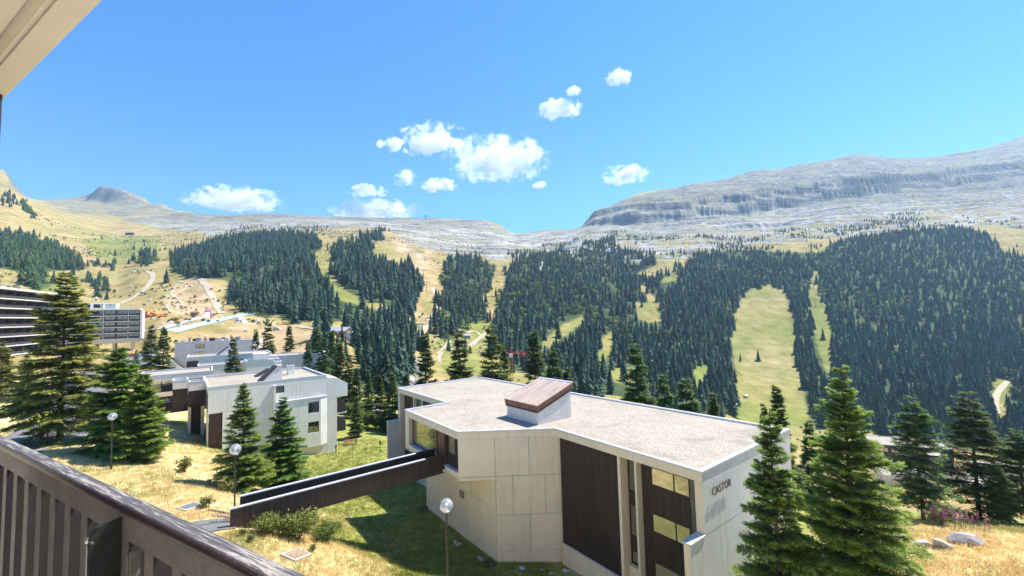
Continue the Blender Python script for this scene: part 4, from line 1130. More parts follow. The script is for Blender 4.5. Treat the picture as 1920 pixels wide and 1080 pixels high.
fpart('corner_pier', fGF, 9.74, 9.84, -11.64, -9.2, -0.6, -0.03, M['cream'], cas)
# lettering on stand-off pins
tx = bpy.data.curves.new('lettering', 'FONT'); tx.body = 'CASTOR'; tx.size = 0.56; tx.extrude = 0.018; tx.space_character = 1.02; tx.offset = -0.004
to = bpy.data.objects.new('lettering_tmp', tx); COL.objects.link(to)
bpy.context.view_layer.update()
lme = bpy.data.meshes.new_from_object(to.evaluated_get(bpy.context.evaluated_depsgraph_get()))
bpy.data.objects.remove(to)
co = np.empty(len(lme.vertices) * 3, np.float32); lme.vertices.foreach_get('co', co); co = co.reshape(-1, 3)
wid = co[:, 0].max() - co[:, 0].min(); hei = co[:, 1].max() - co[:, 1].min()
tt = 0.80 + (co[:, 0] - co[:, 0].min()) / wid * 2.12; zz_ = -10.08 + (co[:, 1] - co[:, 1].min()) / hei * 0.42; oo = 0.095 + co[:, 2]
L3 = np.stack([PD[0] + fDC.d[0] * tt + fDC.n[0] * oo, PD[1] + fDC.d[1] * tt + fDC.n[1] * oo, zz_], -1) - np.array([4.0, 38.0, -18.2])
lme.vertices.foreach_set('co', L3.ravel().astype(np.float32)); lme.materials.clear(); lme.materials.append(M['letter']); lme.update()
let = obj('lettering', lme, None, cas); let['label'] = 'dark metal letters reading CASTOR'
# roof light with a sloping plank lid
sb = [(-0.70, 36.12), (1.74, 33.06), (4.65, 35.30), (2.21, 38.36)]     # left, front, right, back corner of its base
hood = thing('roof_light_hood', 'wedge-shaped roof hood with sloping plank lid on the gravel roof', 'roof hood', (1.98, 35.7, -8.74))
ub = np.array([0.7917, 0.6109])
def lid_z(p, base): 
    s = (np.array(p) - np.array(sb[0])) @ ub / 3.67
    return base + s * 1.22
bx_ = MB(); bx_.hexa([(*p, -8.9) for p in sb] + [(*p, lid_z(p, -7.80)) for p in sb])
bx_.build('hood_wall', M['pale'], hood)
lidp = offset_poly(sb, -0.14)
for z0, z1, ov in ((-7.80, -7.62, 0.0), (-7.615, -7.42, 0.03), (-7.415, -7.22, 0.06)):
    q = offset_poly(sb, -0.08 - ov)
    MB().hexa([(*p, lid_z(p, z0)) for p in q] + [(*p, lid_z(p, z1)) for p in q]).build('edge_board', M['red_brown'] if ov else M['brown'], hood)
q = [np.array(p) for p in offset_poly(sb, -0.16)]
npk = 13
for k in range(npk):
    a, b = (k + 0.02) / npk, (k + 0.98) / npk
    c = [q[0] + (q[1] - q[0]) * a, q[0] + (q[1] - q[0]) * b, q[3] + (q[2] - q[3]) * b, q[3] + (q[2] - q[3]) * a]
    j = random.uniform(0, 0.008)
    MB().hexa([(*p, lid_z(p, -7.215)) for p in c] + [(*p, lid_z(p, -7.175 + j)) for p in c]).build('plank', M['plank'], hood)
c = [q[3] - ub * 0.12, q[2] - ub * 0.12, q[2] + ub * 0.04, q[3] + ub * 0.04]
MB().hexa([(*p, lid_z(p, -7.165)) for p in c] + [(*p, lid_z(p, -7.13)) for p in c]).build('ridge_cap', M['coping'], hood)

# ------------------------------------------------------------------ footbridge to the entrance
bl_ = np.array([-16.75, 24.95])
fBR = Frame(bl_, az=52.3)
LBR = 14.05
br_ = thing('footbridge', 'long dark brown boarded footbridge leading to the flat-roofed building', 'bridge', (-11.0, 29.0, -12.3))
fpart('deck', fBR, -0.2, LBR, -12.25, -12.02, -1.70, -0.02, M['joint'], br_)
for o0, o1, t0 in ((-0.12, 0.0, 0.0), (-1.84, -1.72, 0.62)):
    fr2 = Frame(fBR.p(0, o1), az=52.3)
    mb = MB(); fr2.box(mb, t0, LBR, -12.32, -10.97, -0.10, -0.02)
    n = int((LBR - t0) / 0.13)
    for k in range(n):
        p0 = t0 + (LBR - t0) * k / n
        fr2.box(mb, p0 + 0.005, p0 + (LBR - t0) / n - 0.005, -12.34, -10.99, -0.02, 0.0)
        fr2.box(mb, p0 + 0.012, p0 + (LBR - t0) / n - 0.012, -12.02, -10.99, -0.12, -0.10)
    mb.build('parapet', M['brown'], br_)
    cuts = [t0 - 0.03, 12.4, LBR]
    for a, b, mt in ((cuts[0], cuts[1] - 0.02, M['handrail_grey'] if 'handrail_grey' in M else M['coping']), (cuts[1], cuts[2], M['brown'])):
        fpart('handrail', fr2, a, b, -10.965, -10.90, -0.17, 0.05, mt, br_)
fpart('abutment', fBR, -0.3, 2.6, -13.6, -12.34, -1.9, 0.12, M['pale'], br_)
# ================================================================== SECOND HOUSE (left of centre)
M['white'] = mat_concrete('white_concrete', (0.82, 0.79, 0.73), (0.72, 0.69, 0.64))
M['greywall'] = mat_concrete('pale_grey_concrete', (0.87, 0.83, 0.76), (0.78, 0.74, 0.67), 0.6)
M['door_brown'] = mat_cladding('door_brown', (0.10, 0.055, 0.045))
f2 = Frame((-38.0, 52.2), az=51.3)
h2 = thing('apartment_building', 'pale concrete house with stepped bay and two square windows behind the twin spruces', 'building', (-33.0, 63.0, -20.0))
def F2(n, t0, t1, z0, z1, o0, o1, m): return fpart(n, f2, t0, t1, z0, z1, o0, o1, m, h2)
F2('upper_wall', 0.05, 13.88, -11.33, -8.5, -14.0, -0.06, M['joint'])
F2('lower_wall', 1.5, 15.25, -22.0, -11.34, -13.9, -0.06, M['joint'])
F2('gravel_roof', 0.15, 13.8, -8.6, -8.42, -13.9, -0.12, M['gravel'])
P2 = [f2.p(0, 0), f2.p(13.9, 0), f2.p(13.9, -14), f2.p(0, -14)]
for i in range(4):
    ring_part('fascia_panel', P2, 0.0, 0.14, -8.95, -8.2, M['greywall'], h2, i, [0.5] if i in (0, 2) else None)
    ring_part('coping', P2, -0.04, 0.22, -8.19, -8.1, M['coping'], h2, i)
zs = [-8.95, -11.35]
for a, b in ((0, 2.0), (2.0, 4.6), (4.6, 7.06)): F2('wall_panel', a + .01, b - .01, -11.34, -8.96, -0.1, 0.0, M['greywall'])
for a, b in ((7.34, 9.9), (9.9, 12.2), (12.2, 13.9)): 
    if a < 8: 
        F2('wall_panel', 8.42, b - .01, -11.0, -8.96, -0.1, 0.0, M['greywall']); F2('wall_panel', a, 8.41, -11.0, -9.86, -0.1, 0.0, M['greywall'])
    else: F2('wall_panel', a + .01, b - .01, -11.0, -8.96, -0.1, 0.0, M['greywall'])
for a, b in ((1.5, 4.6), (4.6, 7.06)):
    for z0, z1 in ((-13.6, -11.35), (-16.2, -13.6), (-21.0, -16.2)): F2('wall_panel', a + .01, b - .01, z0 + .01, z1 - .01, -0.1, 0.0, M['greywall'])
window(f2, 7.44, 8.38, -9.82, -8.97, -0.09, h2, M['glass'], (), 0.07)
F2('fin', 7.06, 7.34, -21.0, -8.86, 0.0, 0.5, M['greywall']); F2('coping', 7.0, 7.40, -8.85, -8.78, -0.02, 0.56, M['coping'])
for z0, z1 in ((-14.0, -11.1), (-17.8, -14.01)):
    fr = f2
    for a, b in ((7.36, 10.1), (10.12, 12.95)):
        if a > 10:
            wz = (-13.15, -11.66) if z1 > -12 else (-15.87, -14.39)
            F2('bay_panel', a, 11.33, z0, z1, 0.0, 0.45, M['greywall']); F2('bay_panel', 12.74, b, z0, z1, 0.0, 0.45, M['greywall'])
            F2('bay_panel', 11.335, 12.735, z0, wz[0], 0.0, 0.448, M['greywall']); F2('bay_panel', 11.335, 12.735, wz[1], z1, 0.0, 0.448, M['greywall'])
            window(f2, 11.34, 12.73, wz[0], wz[1], 0.30, h2, M['glass'], (), 0.11)
        else: F2('bay_panel', a, b, z0, z1, 0.0, 0.45, M['greywall'])
    q = [f2.p(12.96, 0.45), f2.p(13.92, 0.02), f2.p(13.92, -0.05), f2.p(12.96, -0.05)]
    MB().prism(q[::-1] if False else q, z0, z1).build('splayed_panel', M['white'], h2)
q = [f2.p(7.36, 0.55), f2.p(12.98, 0.55), f2.p(14.0, 0.1), f2.p(14.0, -0.02), f2.p(7.36, -0.02)]
MB().prism(q, -11.09, -11.0).build('ledge_coping', M['coping'], h2)
F2('plinth', 7.36, 13.9, -21.0, -17.82, -0.05, 0.0, M['cream'])
for z0, z1 in ((-13.8, -11.5), (-16.4, -13.8), (-21.5, -16.4)): F2('wall_panel', 13.93, 15.3, z0 + .01, z1 - .01, -5.0, 0.0, M['greywall'])
# sloping-roofed end storey jutting out to the right, and the two balcony sides below it
def slab_tz(pts, o0, o1, name, m):
    n = len(pts); v = [f2.pt(t, o1, z) for t, z in pts] + [f2.pt(t, o0, z) for t, z in pts]
    MB().add(v, [tuple(range(n)), tuple(range(2 * n - 1, n - 1, -1))] + [((i + 1) % n, i, i + n, (i + 1) % n + n) for i in range(n)]).build(name, m, h2)
slab_tz([(13.93, -11.5), (16.8, -11.5), (16.8, -9.65), (15.4, -8.75), (13.93, -8.45)], -6.0, 0.0, 'end_storey', M['greywall'])
slab_tz([(15.05, -13.8), (16.55, -13.8), (16.55, -12.45), (15.05, -11.6)], -3.0, -0.08, 'balcony_side', M['brown'])
slab_tz([(15.05, -16.5), (16.55, -16.5), (16.55, -15.1), (15.05, -14.1)], -3.0, -0.08, 'balcony_side', M['brown'])
F2('balcony_slab', 15.3, 16.7, -13.95, -13.82, -3.2, -0.05, M['white'])
# door recess under the overhang
ribs('cladding', f2, 0.12, 1.46, -15.9, -11.36, -0.35, M['door_brown'], h2); F2('soffit', 0.0, 1.46, -11.42, -11.345, -3.0, 0.0, M['greywall'])
F2('wall_panel', -0.02, 0.1, -15.6, -11.43, -3.0, -0.3, M['cream'])
# stair boxes on the left side
for a, b, o0, o1, zb in ((-1.8, -0.02, -10.0, -7.0, -11.4), (-3.5, -1.82, -14.0, -10.6, -12.2)):
    F2('stair_box', a, b, zb, -9.2, o0, o1 - 0.03, M['brown'])
    pp = [f2.p(a, o1), f2.p(b, o1), f2.p(b, o0), f2.p(a, o0)]
    for i in range(4): ring_part('fascia_panel', pp, 0.0, 0.14, -9.25, -8.12, M['greywall'], h2, i); ring_part('coping', pp, -0.03, 0.17, -8.11, -8.04, M['coping'], h2, i)
    F2('gravel_roof', a + .15, b - .15, -8.6, -8.35, o0 + .15, o1 - .15, M['gravel'])
F2('pillar', -1.8, -1.5, -16.5, -11.42, -9.5, -7.05, M['cream']); F2('pillar', -0.42, -0.04, -16.5, -11.42, -9.5, -7.05, M['cream'])
F2('entrance_recess', -1.48, -0.44, -16.3, -11.42, -9.5, -7.6, M['brown'])
# roof lights and chimneys
def roof_hood(label, t, o, w, dpt, h0, h1, zb=-8.42, fr=f2, dark=True):
    hh = thing('roof_light_hood', label, 'roof hood', (*fr.p(t, o), zb))
    a, b = -w / 2, w / 2
    v = [fr.pt(t + a - (h1 - h0) * 0.55, o + dpt / 2, zb + h0), fr.pt(t + b, o + dpt / 2, zb - 0.1), fr.pt(t + b, o - dpt / 2, zb - 0.1), fr.pt(t + a - (h1 - h0) * 0.55, o - dpt / 2, zb + h0)]
    body = MB(); body.hexa([fr.pt(t + a, o + dpt / 2, zb - .1), fr.pt(t + b, o + dpt / 2, zb - .1), fr.pt(t + b, o - dpt / 2, zb - .1), fr.pt(t + a, o - dpt / 2, zb - .1),
                             fr.pt(t + a + 0.75 * w, o + dpt / 2, zb + h1), fr.pt(t + b, o + dpt / 2, zb + h1), fr.pt(t + b, o - dpt / 2, zb + h1), fr.pt(t + a + 0.75 * w, o - dpt / 2, zb + h1)])
    body.build('hood_wall', M['greywall'], hh)
    e = 0.18
    lid = MB(); lid.hexa([fr.pt(t + a - e, o + dpt / 2 + .08, zb + 0.0), fr.pt(t + a + .02, o + dpt / 2 + .08, zb - .02), fr.pt(t + a + .02, o - dpt / 2 - .08, zb - .02), fr.pt(t + a - e, o - dpt / 2 - .08, zb + 0.0),
                           fr.pt(t + a + .75 * w - e, o + dpt / 2 + .08, zb + h1 + .1), fr.pt(t + a + .75 * w + .04, o + dpt / 2 + .08, zb + h1 + .06), fr.pt(t + a + .75 * w + .04, o - dpt / 2 - .08, zb + h1 + .06), fr.pt(t + a + .75 * w - e, o - dpt / 2 - .08, zb + h1 + .1)])
    lid.build('sloping_lid', M['brown'], hh)
    fr.box(MB(), t + a + .75 * w + .05, t + b + .06, zb + h1, zb + h1 + .1, o - dpt / 2 - .08, o + dpt / 2 + .08).build('top_board', M['plank'], hh)
    return hh
roof_hood('steep dark-sided hood on the roof of the pale house', 7.2, -3.0, 2.6, 2.0, 0.2, 1.9)
roof_hood('low brown-topped hood at the far side of the pale roof', 7.4, -9.5, 2.4, 1.8, 0.2, 0.9)
def chimney(label, fr, t, o, w, z0, z1, cyl=False):
    c = thing('chimney', label, 'chimney', (*fr.p(t, o), z0))
    fr.box(MB(), t - w / 2, t + w / 2, z0 - .1, z1 - .12, o - w / 2, o + w / 2).build('shaft', M['white'], c)
    fr.box(MB(), t - w / 2 - .06, t + w / 2 + .06, z1 - .11, z1, o - w / 2 - .06, o + w / 2 + .06).build('cap', M['coping'], c)
    for s_ in (-1, 1): fr.box(MB(), t + s_ * w * .22 - .07, t + s_ * w * .22 + .07, z1 + .002, z1 + .16, o - .08, o + .08).build('flue', M['frame'], c)
chimney('white chimney on the roof edge nearest the steep hood', f2, 10.6, -7.6, 0.9, -8.42, -7.0)
chimney('white chimney standing left of the steep hood on the far roof edge', f2, 9.6, -12.4, 1.0, -8.42, -6.6)
# side wing with a long window strip, and its boarded access bridge
fW = Frame((-58.2, 64.6), az=54.0)
wg = thing('apartment_building', 'low wing with long window strip under a thick flat roof, left of the stair boxes', 'building', (-54, 70, -16))
def FW(n, t0, t1, z0, z1, o0, o1, m): return fpart(n, fW, t0, t1, z0, z1, o0, o1, m, wg)
PW = [fW.p(0, 0), fW.p(9.6, 0), fW.p(9.6, -9), fW.p(0, -9)]
for i in range(4): ring_part('fascia_panel', PW, 0, .14, -9.2, -8.25, M['white'], wg, i); ring_part('coping', PW, -.04, .2, -8.24, -8.15, M['coping'], wg, i)
FW('gravel_roof', .15, 9.45, -8.7, -8.4, -8.8, -.15, M['gravel']); FW('wall', .3, 9.3, -16.5, -8.7, -8.7, -1.0, M['joint'])
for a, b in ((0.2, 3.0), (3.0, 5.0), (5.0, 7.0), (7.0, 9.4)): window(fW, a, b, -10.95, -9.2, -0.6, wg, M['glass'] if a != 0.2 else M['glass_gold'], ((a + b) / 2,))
FW('sill_wall', 0.0, 9.6, -11.6, -10.95, -0.9, 0.0, M['cream']); FW('sunk_wall', .3, 9.3, -16.5, -11.6, -0.98, -0.7, M['brown'])
b2f = Frame((-55.2, 53.0), az=52.3)
b2 = thing('footbridge', 'short dark boarded bridge running behind the left spruces to the pale house', 'bridge', (-50, 57, -12.3))
fpart('deck', b2f, 0, 11.4, -12.3, -12.1, -1.8, -.1, M['joint'], b2)
for o_ in (0.0, -1.8):
    fr2 = Frame(b2f.p(0, o_), az=52.3); ribs('parapet', fr2, 0, 11.4, -12.5, -10.98, 0.0, M['brown'], b2, 0.2); fpart('handrail', fr2, 0, 11.4, -10.975, -10.9, -.14, .05, M['plank'], b2)

# ------------------------------------------------------------------ generic flat-roofed block used for the houses further off
def flat_block(label, P, az, L, depth, zt, zb, wins=(), wall='white', fascia=0.7, group=None, glass='glass'):
    fr = Frame(P, az=az)
    th = thing('apartment_building', label, 'building', (*fr.p(L / 2, -depth / 2), zb), 0, group)
    poly = [fr.p(0, 0), fr.p(L, 0), fr.p(L, -depth), fr.p(0, -depth)]
    fr.box(MB(), .06, L - .06, zb, zt - fascia, -depth + .06, -.06).build('wall', M[wall], th)
    fr.box(MB(), .2, L - .2, zt - fascia, zt - .2, -depth + .2, -.2).build('gravel_roof', M['gravel'], th)
    for i in range(4):
        ring_part('fascia_panel', poly, 0, .2, zt - fascia, zt - .1, M[wall], th, i); ring_part('coping', poly, -.06, .26, zt - .09, zt, M['coping'], th, i)
    for (a, b, z0, z1) in wins:
        window(fr, a, b, z0, z1, -.05, th, M[glass], ((a + b) / 2,), .1)
    return th, fr
# terraces behind the second house
t1, fr1 = flat_block('stepped white house roof behind the pale house, left of the round-topped spruce', at_z(350, 670, -8.3)[:2], 54, 17.5, 10, -8.3, -18, [(9, 12, -11, -9.6)])
roof_hood('slanted dark hood on the stepped white roof', 7.6, -5, 3.2, 2.6, .2, 1.9, -8.5, fr1)
fr1.box(MB(), 0.0, 2.2, -12.6, -9.3, 0.0, 0.06).build('garage_recess', M['brown'], t1)
t2, fr2_ = flat_block('lower white terrace in front of the stepped white roof', at_z(371, 686, -9.6)[:2], 53, 11.5, 6, -9.6, -18, [(0.4, 2.6, -11.6, -10.6)], 'white', .5)
t3, fr3 = flat_block('small white roof block right of the round-topped spruce', at_z(462, 677, -8.9)[:2], 53, 6.5, 6, -8.9, -20, [], 'white', .5)
fr3.box(MB(), 1.5, 4.6, -8.95, -7.6, -5.0, -2.0).build('upper_storey', M['white'], t3)
# building with roof plant, further back
b3, fb3 = flat_block('bluish concrete building crowded with vents and boxes on its roof', at_z(327, 642, -7.4)[:2], 72, 26, 15, -7.4, -22, [(6.6, 9.8, -9.9, -8.6), (6.6, 9.8, -12.7, -11.4)], 'pale', .5)
g3 = np.random.default_rng(5)
M['terracotta'] = surf('terracotta', (0.55, 0.27, 0.17), (0.42, 0.2, 0.13), 2, 0.8)
M['tan'] = surf('tan_box', (0.60, 0.47, 0.33), (0.5, 0.4, 0.28), 2, 0.8)
for k in range(17):
    t = 1.5 + (k % 9) * 2.35 + g3.uniform(-.5, .5); o = -3.2 - 6.5 * (k // 9) + g3.uniform(-1, 1); w, d_, h = g3.uniform(.7, 2.0), g3.uniform(.7, 1.6), g3.uniform(.6, 1.5)
    mt = [M['white'], M['tan'], M['metal'], M['terracotta'], M['brown'], M['white']][k % 6]
    if k % 4 == 3: MB().lathe([(0, 0), (.4, 0), (.4, h + .6), (.55, h + .6), (.55, h + .85), (0, h + .95)], fb3.pt(t, o, -7.65), 10).build('vent_pipe', mt, b3)
    else:
        fb3.box(MB(), t - w / 2, t + w / 2, -7.65, -7.6 + h, o - d_ / 2, o + d_ / 2).build('roof_unit', mt, b3)
        fb3.box(MB(), t - w / 2 - .06, t + w / 2 + .06, -7.598 + h, -7.5 + h, o - d_ / 2 - .06, o + d_ / 2 + .06).build('roof_unit_lid', M['metal'], b3)
# house with a slanted glazed end
b5, fb5 = flat_block('grey house with slanted window end half hidden behind spruces', at_z(505, 668, -9.2)[:2], 62, 12, 9, -9.2, -20, [], 'pale', .6)
sl = [(12.0, -9.1), (14.0, -9.3), (17.4, -13.6), (17.4, -20), (12.0, -20)]
v5 = [fb5.pt(t, -.3, z) for t, z in sl] + [fb5.pt(t, -8.7, z) for t, z in sl]
MB().add(v5, [(4, 3, 2, 1, 0), (5, 6, 7, 8, 9)] + [(i, (i + 1) % 5, (i + 1) % 5 + 5, i + 5) for i in range(5)]).build('slanted_end', M['white'], b5)
for k in range(3):
    for s0 in (0.12, 0.58):
        a0, a1 = np.array([14.0, -9.3]), np.array([17.4, -13.6])
        p0, p1 = a0 + (a1 - a0) * s0, a0 + (a1 - a0) * (s0 + .3); o0 = -0.9 - k * 2.7; o1 = o0 - 1.9
        nrm = np.array([a1[1] - a0[1], -(a1[0] - a0[0])]); nrm = -nrm / np.linalg.norm(nrm) * .06
        c = [fb5.pt(p0[0], o0, p0[1]), fb5.pt(p1[0], o0, p1[1]), fb5.pt(p1[0], o1, p1[1]), fb5.pt(p0[0], o1, p0[1])]
        cc = [fb5.pt(p0[0] + nrm[0], o0, p0[1] + nrm[1]), fb5.pt(p1[0] + nrm[0], o0, p1[1] + nrm[1]), fb5.pt(p1[0] + nrm[0], o1, p1[1] + nrm[1]), fb5.pt(p0[0] + nrm[0], o1, p0[1] + nrm[1])]
        MB().hexa(c + cc).build('roof_window', M['glass'], b5)

# ================================================================== LONG APARTMENT BLOCK AT THE LEFT
M['curtain'] = surf('curtain', (0.55, 0.58, 0.56), (0.4, 0.42, 0.42), 3, 0.9)
M['rail_glass'] = surf('smoked_rail', (0.075, 0.065, 0.065), (0.04, 0.036, 0.037), 1.2, 0.8, coords='World')
M['teal'] = surf('teal_awning', (0.05, 0.42, 0.42), (0.04, 0.34, 0.36), 3, 0.8)
M['red'] = surf('red_paint', (0.62, 0.05, 0.04), (0.5, 0.04, 0.03), 3, 0.5)
fl = Frame((-151.4, 116.0), (-178.0, 165.0))
bigl = thing('apartment_building', 'long apartment block with white balcony bands behind the tall olive spruce', 'building', (-170, 150, -14))
zt = 11.9
fl.box(MB(), 0, fl.L, -16, zt - 0.2, -12, -0.02).build('wall', M['joint'], bigl)
fl.box(MB(), -.2, fl.L, zt - .15, zt + .45, -12.2, 1.5).build('roof_band', M['pale'], bigl)
fl.box(MB(), 4, 30, zt + .76, zt + 1.6, -9, -4).build('roof_structure', M['pale'], bigl)
for k in range(6): fl.box(MB(), 3 + k * 5.2, 3.7 + k * 5.2, zt + .76, zt + 1.9, -3, -2.2).build('roof_vent', M['metal'], bigl)
nb_ = 9; bw_ = fl.L / nb_
for s_ in range(7):
    zf = zt - 2.95 * (s_ + 1)
    fl.box(MB(), -.2, fl.L, zf - .25, zf, -0.02, 1.35).build('balcony_slab', M['white'], bigl)
    fl.box(MB(), -.2, fl.L, zf - .26, zf + .08, 1.36, 1.5).build('balcony_band', M['pale'], bigl)
    fl.box(MB(), -.2, fl.L, zf + .15, zf + .95, 1.40, 1.44).build('balcony_rail', M['rail_glass'], bigl)
    for k in range(nb_):
        fl.box(MB(), bw_ * k - .09, bw_ * k + .09, zf, zf + 2.6, 0.0, 1.30).build('divider', M['brown'], bigl)
        a, b = bw_ * k + .3, bw_ * (k + 1) - .3
        window(fl, a, b, zf + .05, zf + 2.4, 0.0, bigl, M['glass_dark'], (a + (b - a) * .33, a + (b - a) * .66), .1)
        if (k * 7 + s_ * 3) % 4 == 0: fl.box(MB(), a + 1, a + 1.9, zf + .1, zf + 2.3, .07, .09).build('curtain', M['curtain'], bigl)
fr_r = Frame((-210.6, 189.5), (-186.0, 209.0))
bigr = thing('apartment_building', 'dark gridded wing of the long block, raised on stilts above the car park', 'building', (-207, 215, -13))
zt = 6.9; st_ = 2.82
fr_r.box(MB(), 0, fr_r.L, -7.4, zt, -13, -.02).build('wall', M['joint'], bigr)
fr_r.box(MB(), -.3, fr_r.L - 0.6, zt - .05, zt + .75, -13.2, 1.4).build('roof_band', M['white'], bigr)
fr_r.box(MB(), fr_r.L - .55, fr_r.L + .3, -7.4, zt + .1, -13.2, 1.9).build('end_wall', M['white'], bigr)
fr_r.box(MB(), -.3, fr_r.L - .6, -9.2, -7.42, -13, 1.0).build('base_band', M['cream'], bigr)
nb2 = 7; bw2 = (fr_r.L - .6) / nb2
for s_ in range(5):
    zf = zt - st_ * (s_ + 1)
    fr_r.box(MB(), -.3, fr_r.L - .6, zf - .16, zf + .16, -.02, 1.42).build('balcony_slab', M['white'], bigr)
    for k in range(nb2):
        fr_r.box(MB(), bw2 * (k + 1) - .1, bw2 * (k + 1) + .1, zf + .23, zf + st_ - .22, 0, 1.36).build('divider', M['pale'] if k % 2 else M['brown'], bigr)
        a, b = bw2 * k + .25, bw2 * (k + 1) - .25
        window(fr_r, a, b, zf + .25, zf + st_ - .25, 0.0, bigr, M['glass_dark'], ((a + b) / 2,), .12)
        fr_r.box(MB(), a, b, zf + .3, zf + 1.15, 1.30, 1.36).build('balcony_rail', M['rail_glass'], bigr)
        if (k * 5 + s_ * 3) % 4 == 1: fr_r.box(MB(), a + .4, a + 1.3, zf + .3, zf + 2.3, .13, .15).build('curtain', M['curtain'], bigr)
for k in range(5):
    t = 1.0 + k * 6.6
    fr_r.box(MB(), t, t + .9, -16, -9.2, -11, -.5).build('stilt', M['cream'], bigr)
fr_r.box(MB(), 4, 22, zt + .76, zt + 3.6, -10, -3).build('penthouse', M['white'], bigr)
for k in range(4): window(fr_r, 5 + k * 4.3, 8.2 + k * 4.3, zt + 1.2, zt + 3.0, -2.98, bigr, M['glass'], (6.6 + k * 4.3,), .12)
aw = fr_r.box(MB(), 13.2, 16.4, 0.1, .22, 1.43, 2.6).build('awning', M['teal'], bigr); aw['label'] = 'turquoise balcony awning'
# ================================================================== THE BALCONY THE PICTURE IS TAKEN FROM
def mat_rail():
    m, nt, b, out = new_mat('weathered_rail')
    tc = nt.nodes.new('ShaderNodeNewGeometry'); pos = tc.outputs['Position']
    v = mapping(nt, pos, (1, 1, 1), (0, 0, rad(29.6)))
    grain = noise(nt, mapping(nt, v, (6, 160, 100)), 1.0, 5, 0.75, 0.4); blot = noise(nt, mapping(nt, v, (3, 34, 20)), 1.0, 6, 0.75, 0.5); fine = noise(nt, mapping(nt, v, (40, 300, 200)), 1.0, 3, 0.6)
    paint = ramp(nt, grain, [(0.3, (0.05, 0.045, 0.05)), (0.7, (0.115, 0.108, 0.115))])
    wood = ramp(nt, fine, [(0.3, (0.26, 0.23, 0.21)), (0.7, (0.5, 0.46, 0.42))])
    a = nt.nodes.new('ShaderNodeMath'); a.operation = 'MULTIPLY_ADD'; nt.links.new(grain, a.inputs[0]); a.inputs[1].default_value = 0.7; nt.links.new(blot, a.inputs[2])
    msk = ramp(nt, a.outputs[0], [(0.84, (0, 0, 0)), (0.92, (0.85, 0.85, 0.85))])
    nt.links.new(mixc(nt, msk, paint, wood), b.inputs['Base Color']); b.inputs['Roughness'].default_value = 0.62
    bump(nt, b, a.outputs[0], 0.5, 0.003)
    return m
M['rail'] = mat_rail()
M['rail_edge'] = surf('rail_edge_paint', (0.04, 0.024, 0.028), (0.02, 0.014, 0.018), 40, 0.42, 0.4, 120, 0.002)
_nt = M['rail_edge'].node_tree; _b = [n for n in _nt.nodes if n.type == 'BSDF_PRINCIPLED'][0]; _c0 = _b.inputs['Base Color'].links[0].from_socket; _tc = [n for n in _nt.nodes if n.type == 'TEX_COORD'][0].outputs['Object']
_nt.links.new(mixc(_nt, ramp(_nt, noise(_nt, mapping(_nt, _tc, (60, 60, 90)), 1.0, 4, .7), [(.64, (0, 0, 0)), (.70, (.7, .7, .7))]), _c0, (.42, .37, .33)), _b.inputs['Base Color'])
M['grey_paint'] = surf('grey_brown_paint', (0.20, 0.185, 0.175), (0.145, 0.135, 0.13), 9, 0.7, 0.3, 60, 0.002, speck=(45, (0.86, 0.85, 0.84)))
M['slat_brown'] = surf('slat_brown', (0.034, 0.027, 0.028), (0.022, 0.018, 0.02), 14, 0.65, 0.3, 60, 0.002)
M['soffit'] = surf('balcony_soffit', (0.90, 0.83, 0.75), (0.83, 0.76, 0.68), 3, 0.9, 0.25, 40, 0.004)
M['steel_dark'] = surf('black_steel', (0.035, 0.038, 0.036), (0.02, 0.022, 0.021), 14, 0.4, 0.2, 60, 0.002, metal=0.2)
M['chrome'] = surf('worn_chrome', (0.7, 0.7, 0.72), (0.5, 0.5, 0.52), 20, 0.3, metal=0.9)
M['facade'] = surf('own_facade', (0.78, 0.70, 0.58), (0.70, 0.63, 0.52), 0.6, 0.9, coords='World')
fRa = Frame(at_z(0, 815, -0.6), at_z(575, 1080, -0.6))
rl = thing('balcony_railing', 'weathered dark wooden balcony railing with deep upright slats in the foreground', 'railing', (*fRa.p(0.8, 0.05), -1.7))
T0, T1 = -0.9, 4.0
# hand rail with rounded nose
def extr(prof, t0, t1, fr, name, mat, parent, sm=False):
    n = len(prof); v = [fr.pt(t0, o, z) for o, z in prof] + [fr.pt(t1, o, z) for o, z in prof]
    return MB().add(v, [tuple(range(n)), tuple(range(2 * n - 1, n - 1, -1))] + [(i, i + n, (i + 1) % n + n, (i + 1) % n) for i in range(n)]).build(name, mat, parent, sm)
extr([(0.0, -0.630), (0.0, -0.600), (0.041, -0.600), (0.041, -0.630)][::-1], T0, T1, fRa, 'handrail', M['rail'], rl)
extr([(0.0412, -0.6003), (0.046, -0.602), (0.0505, -0.607), (0.052, -0.614), (0.0505, -0.622), (0.047, -0.628), (0.0412, -0.6298)], T0, T1, fRa, 'handrail_nose', M['rail_edge'], rl, True)
fRa.box(MB(), T0, T1, -0.714, -0.631, 0.008, 0.038).build('top_board', M['grey_paint'], rl)
pitch = 0.186
for k in range(int((T1 - T0) / pitch)):
    t = T0 + 0.098 + k * pitch
    sl_ = fRa.box(MB(), t, t + 0.058, -1.70, -0.7145, -0.085, 0.033).build('slat', M['slat_brown'], rl)
    fc_ = fRa.box(MB(), t + .001, t + 0.057, -1.70, -0.7150, 0.0331, 0.036); obj('slat_face', fc_.mesh('slat_face', M['grey_paint'], False, tuple(rl.location)), None, sl_)
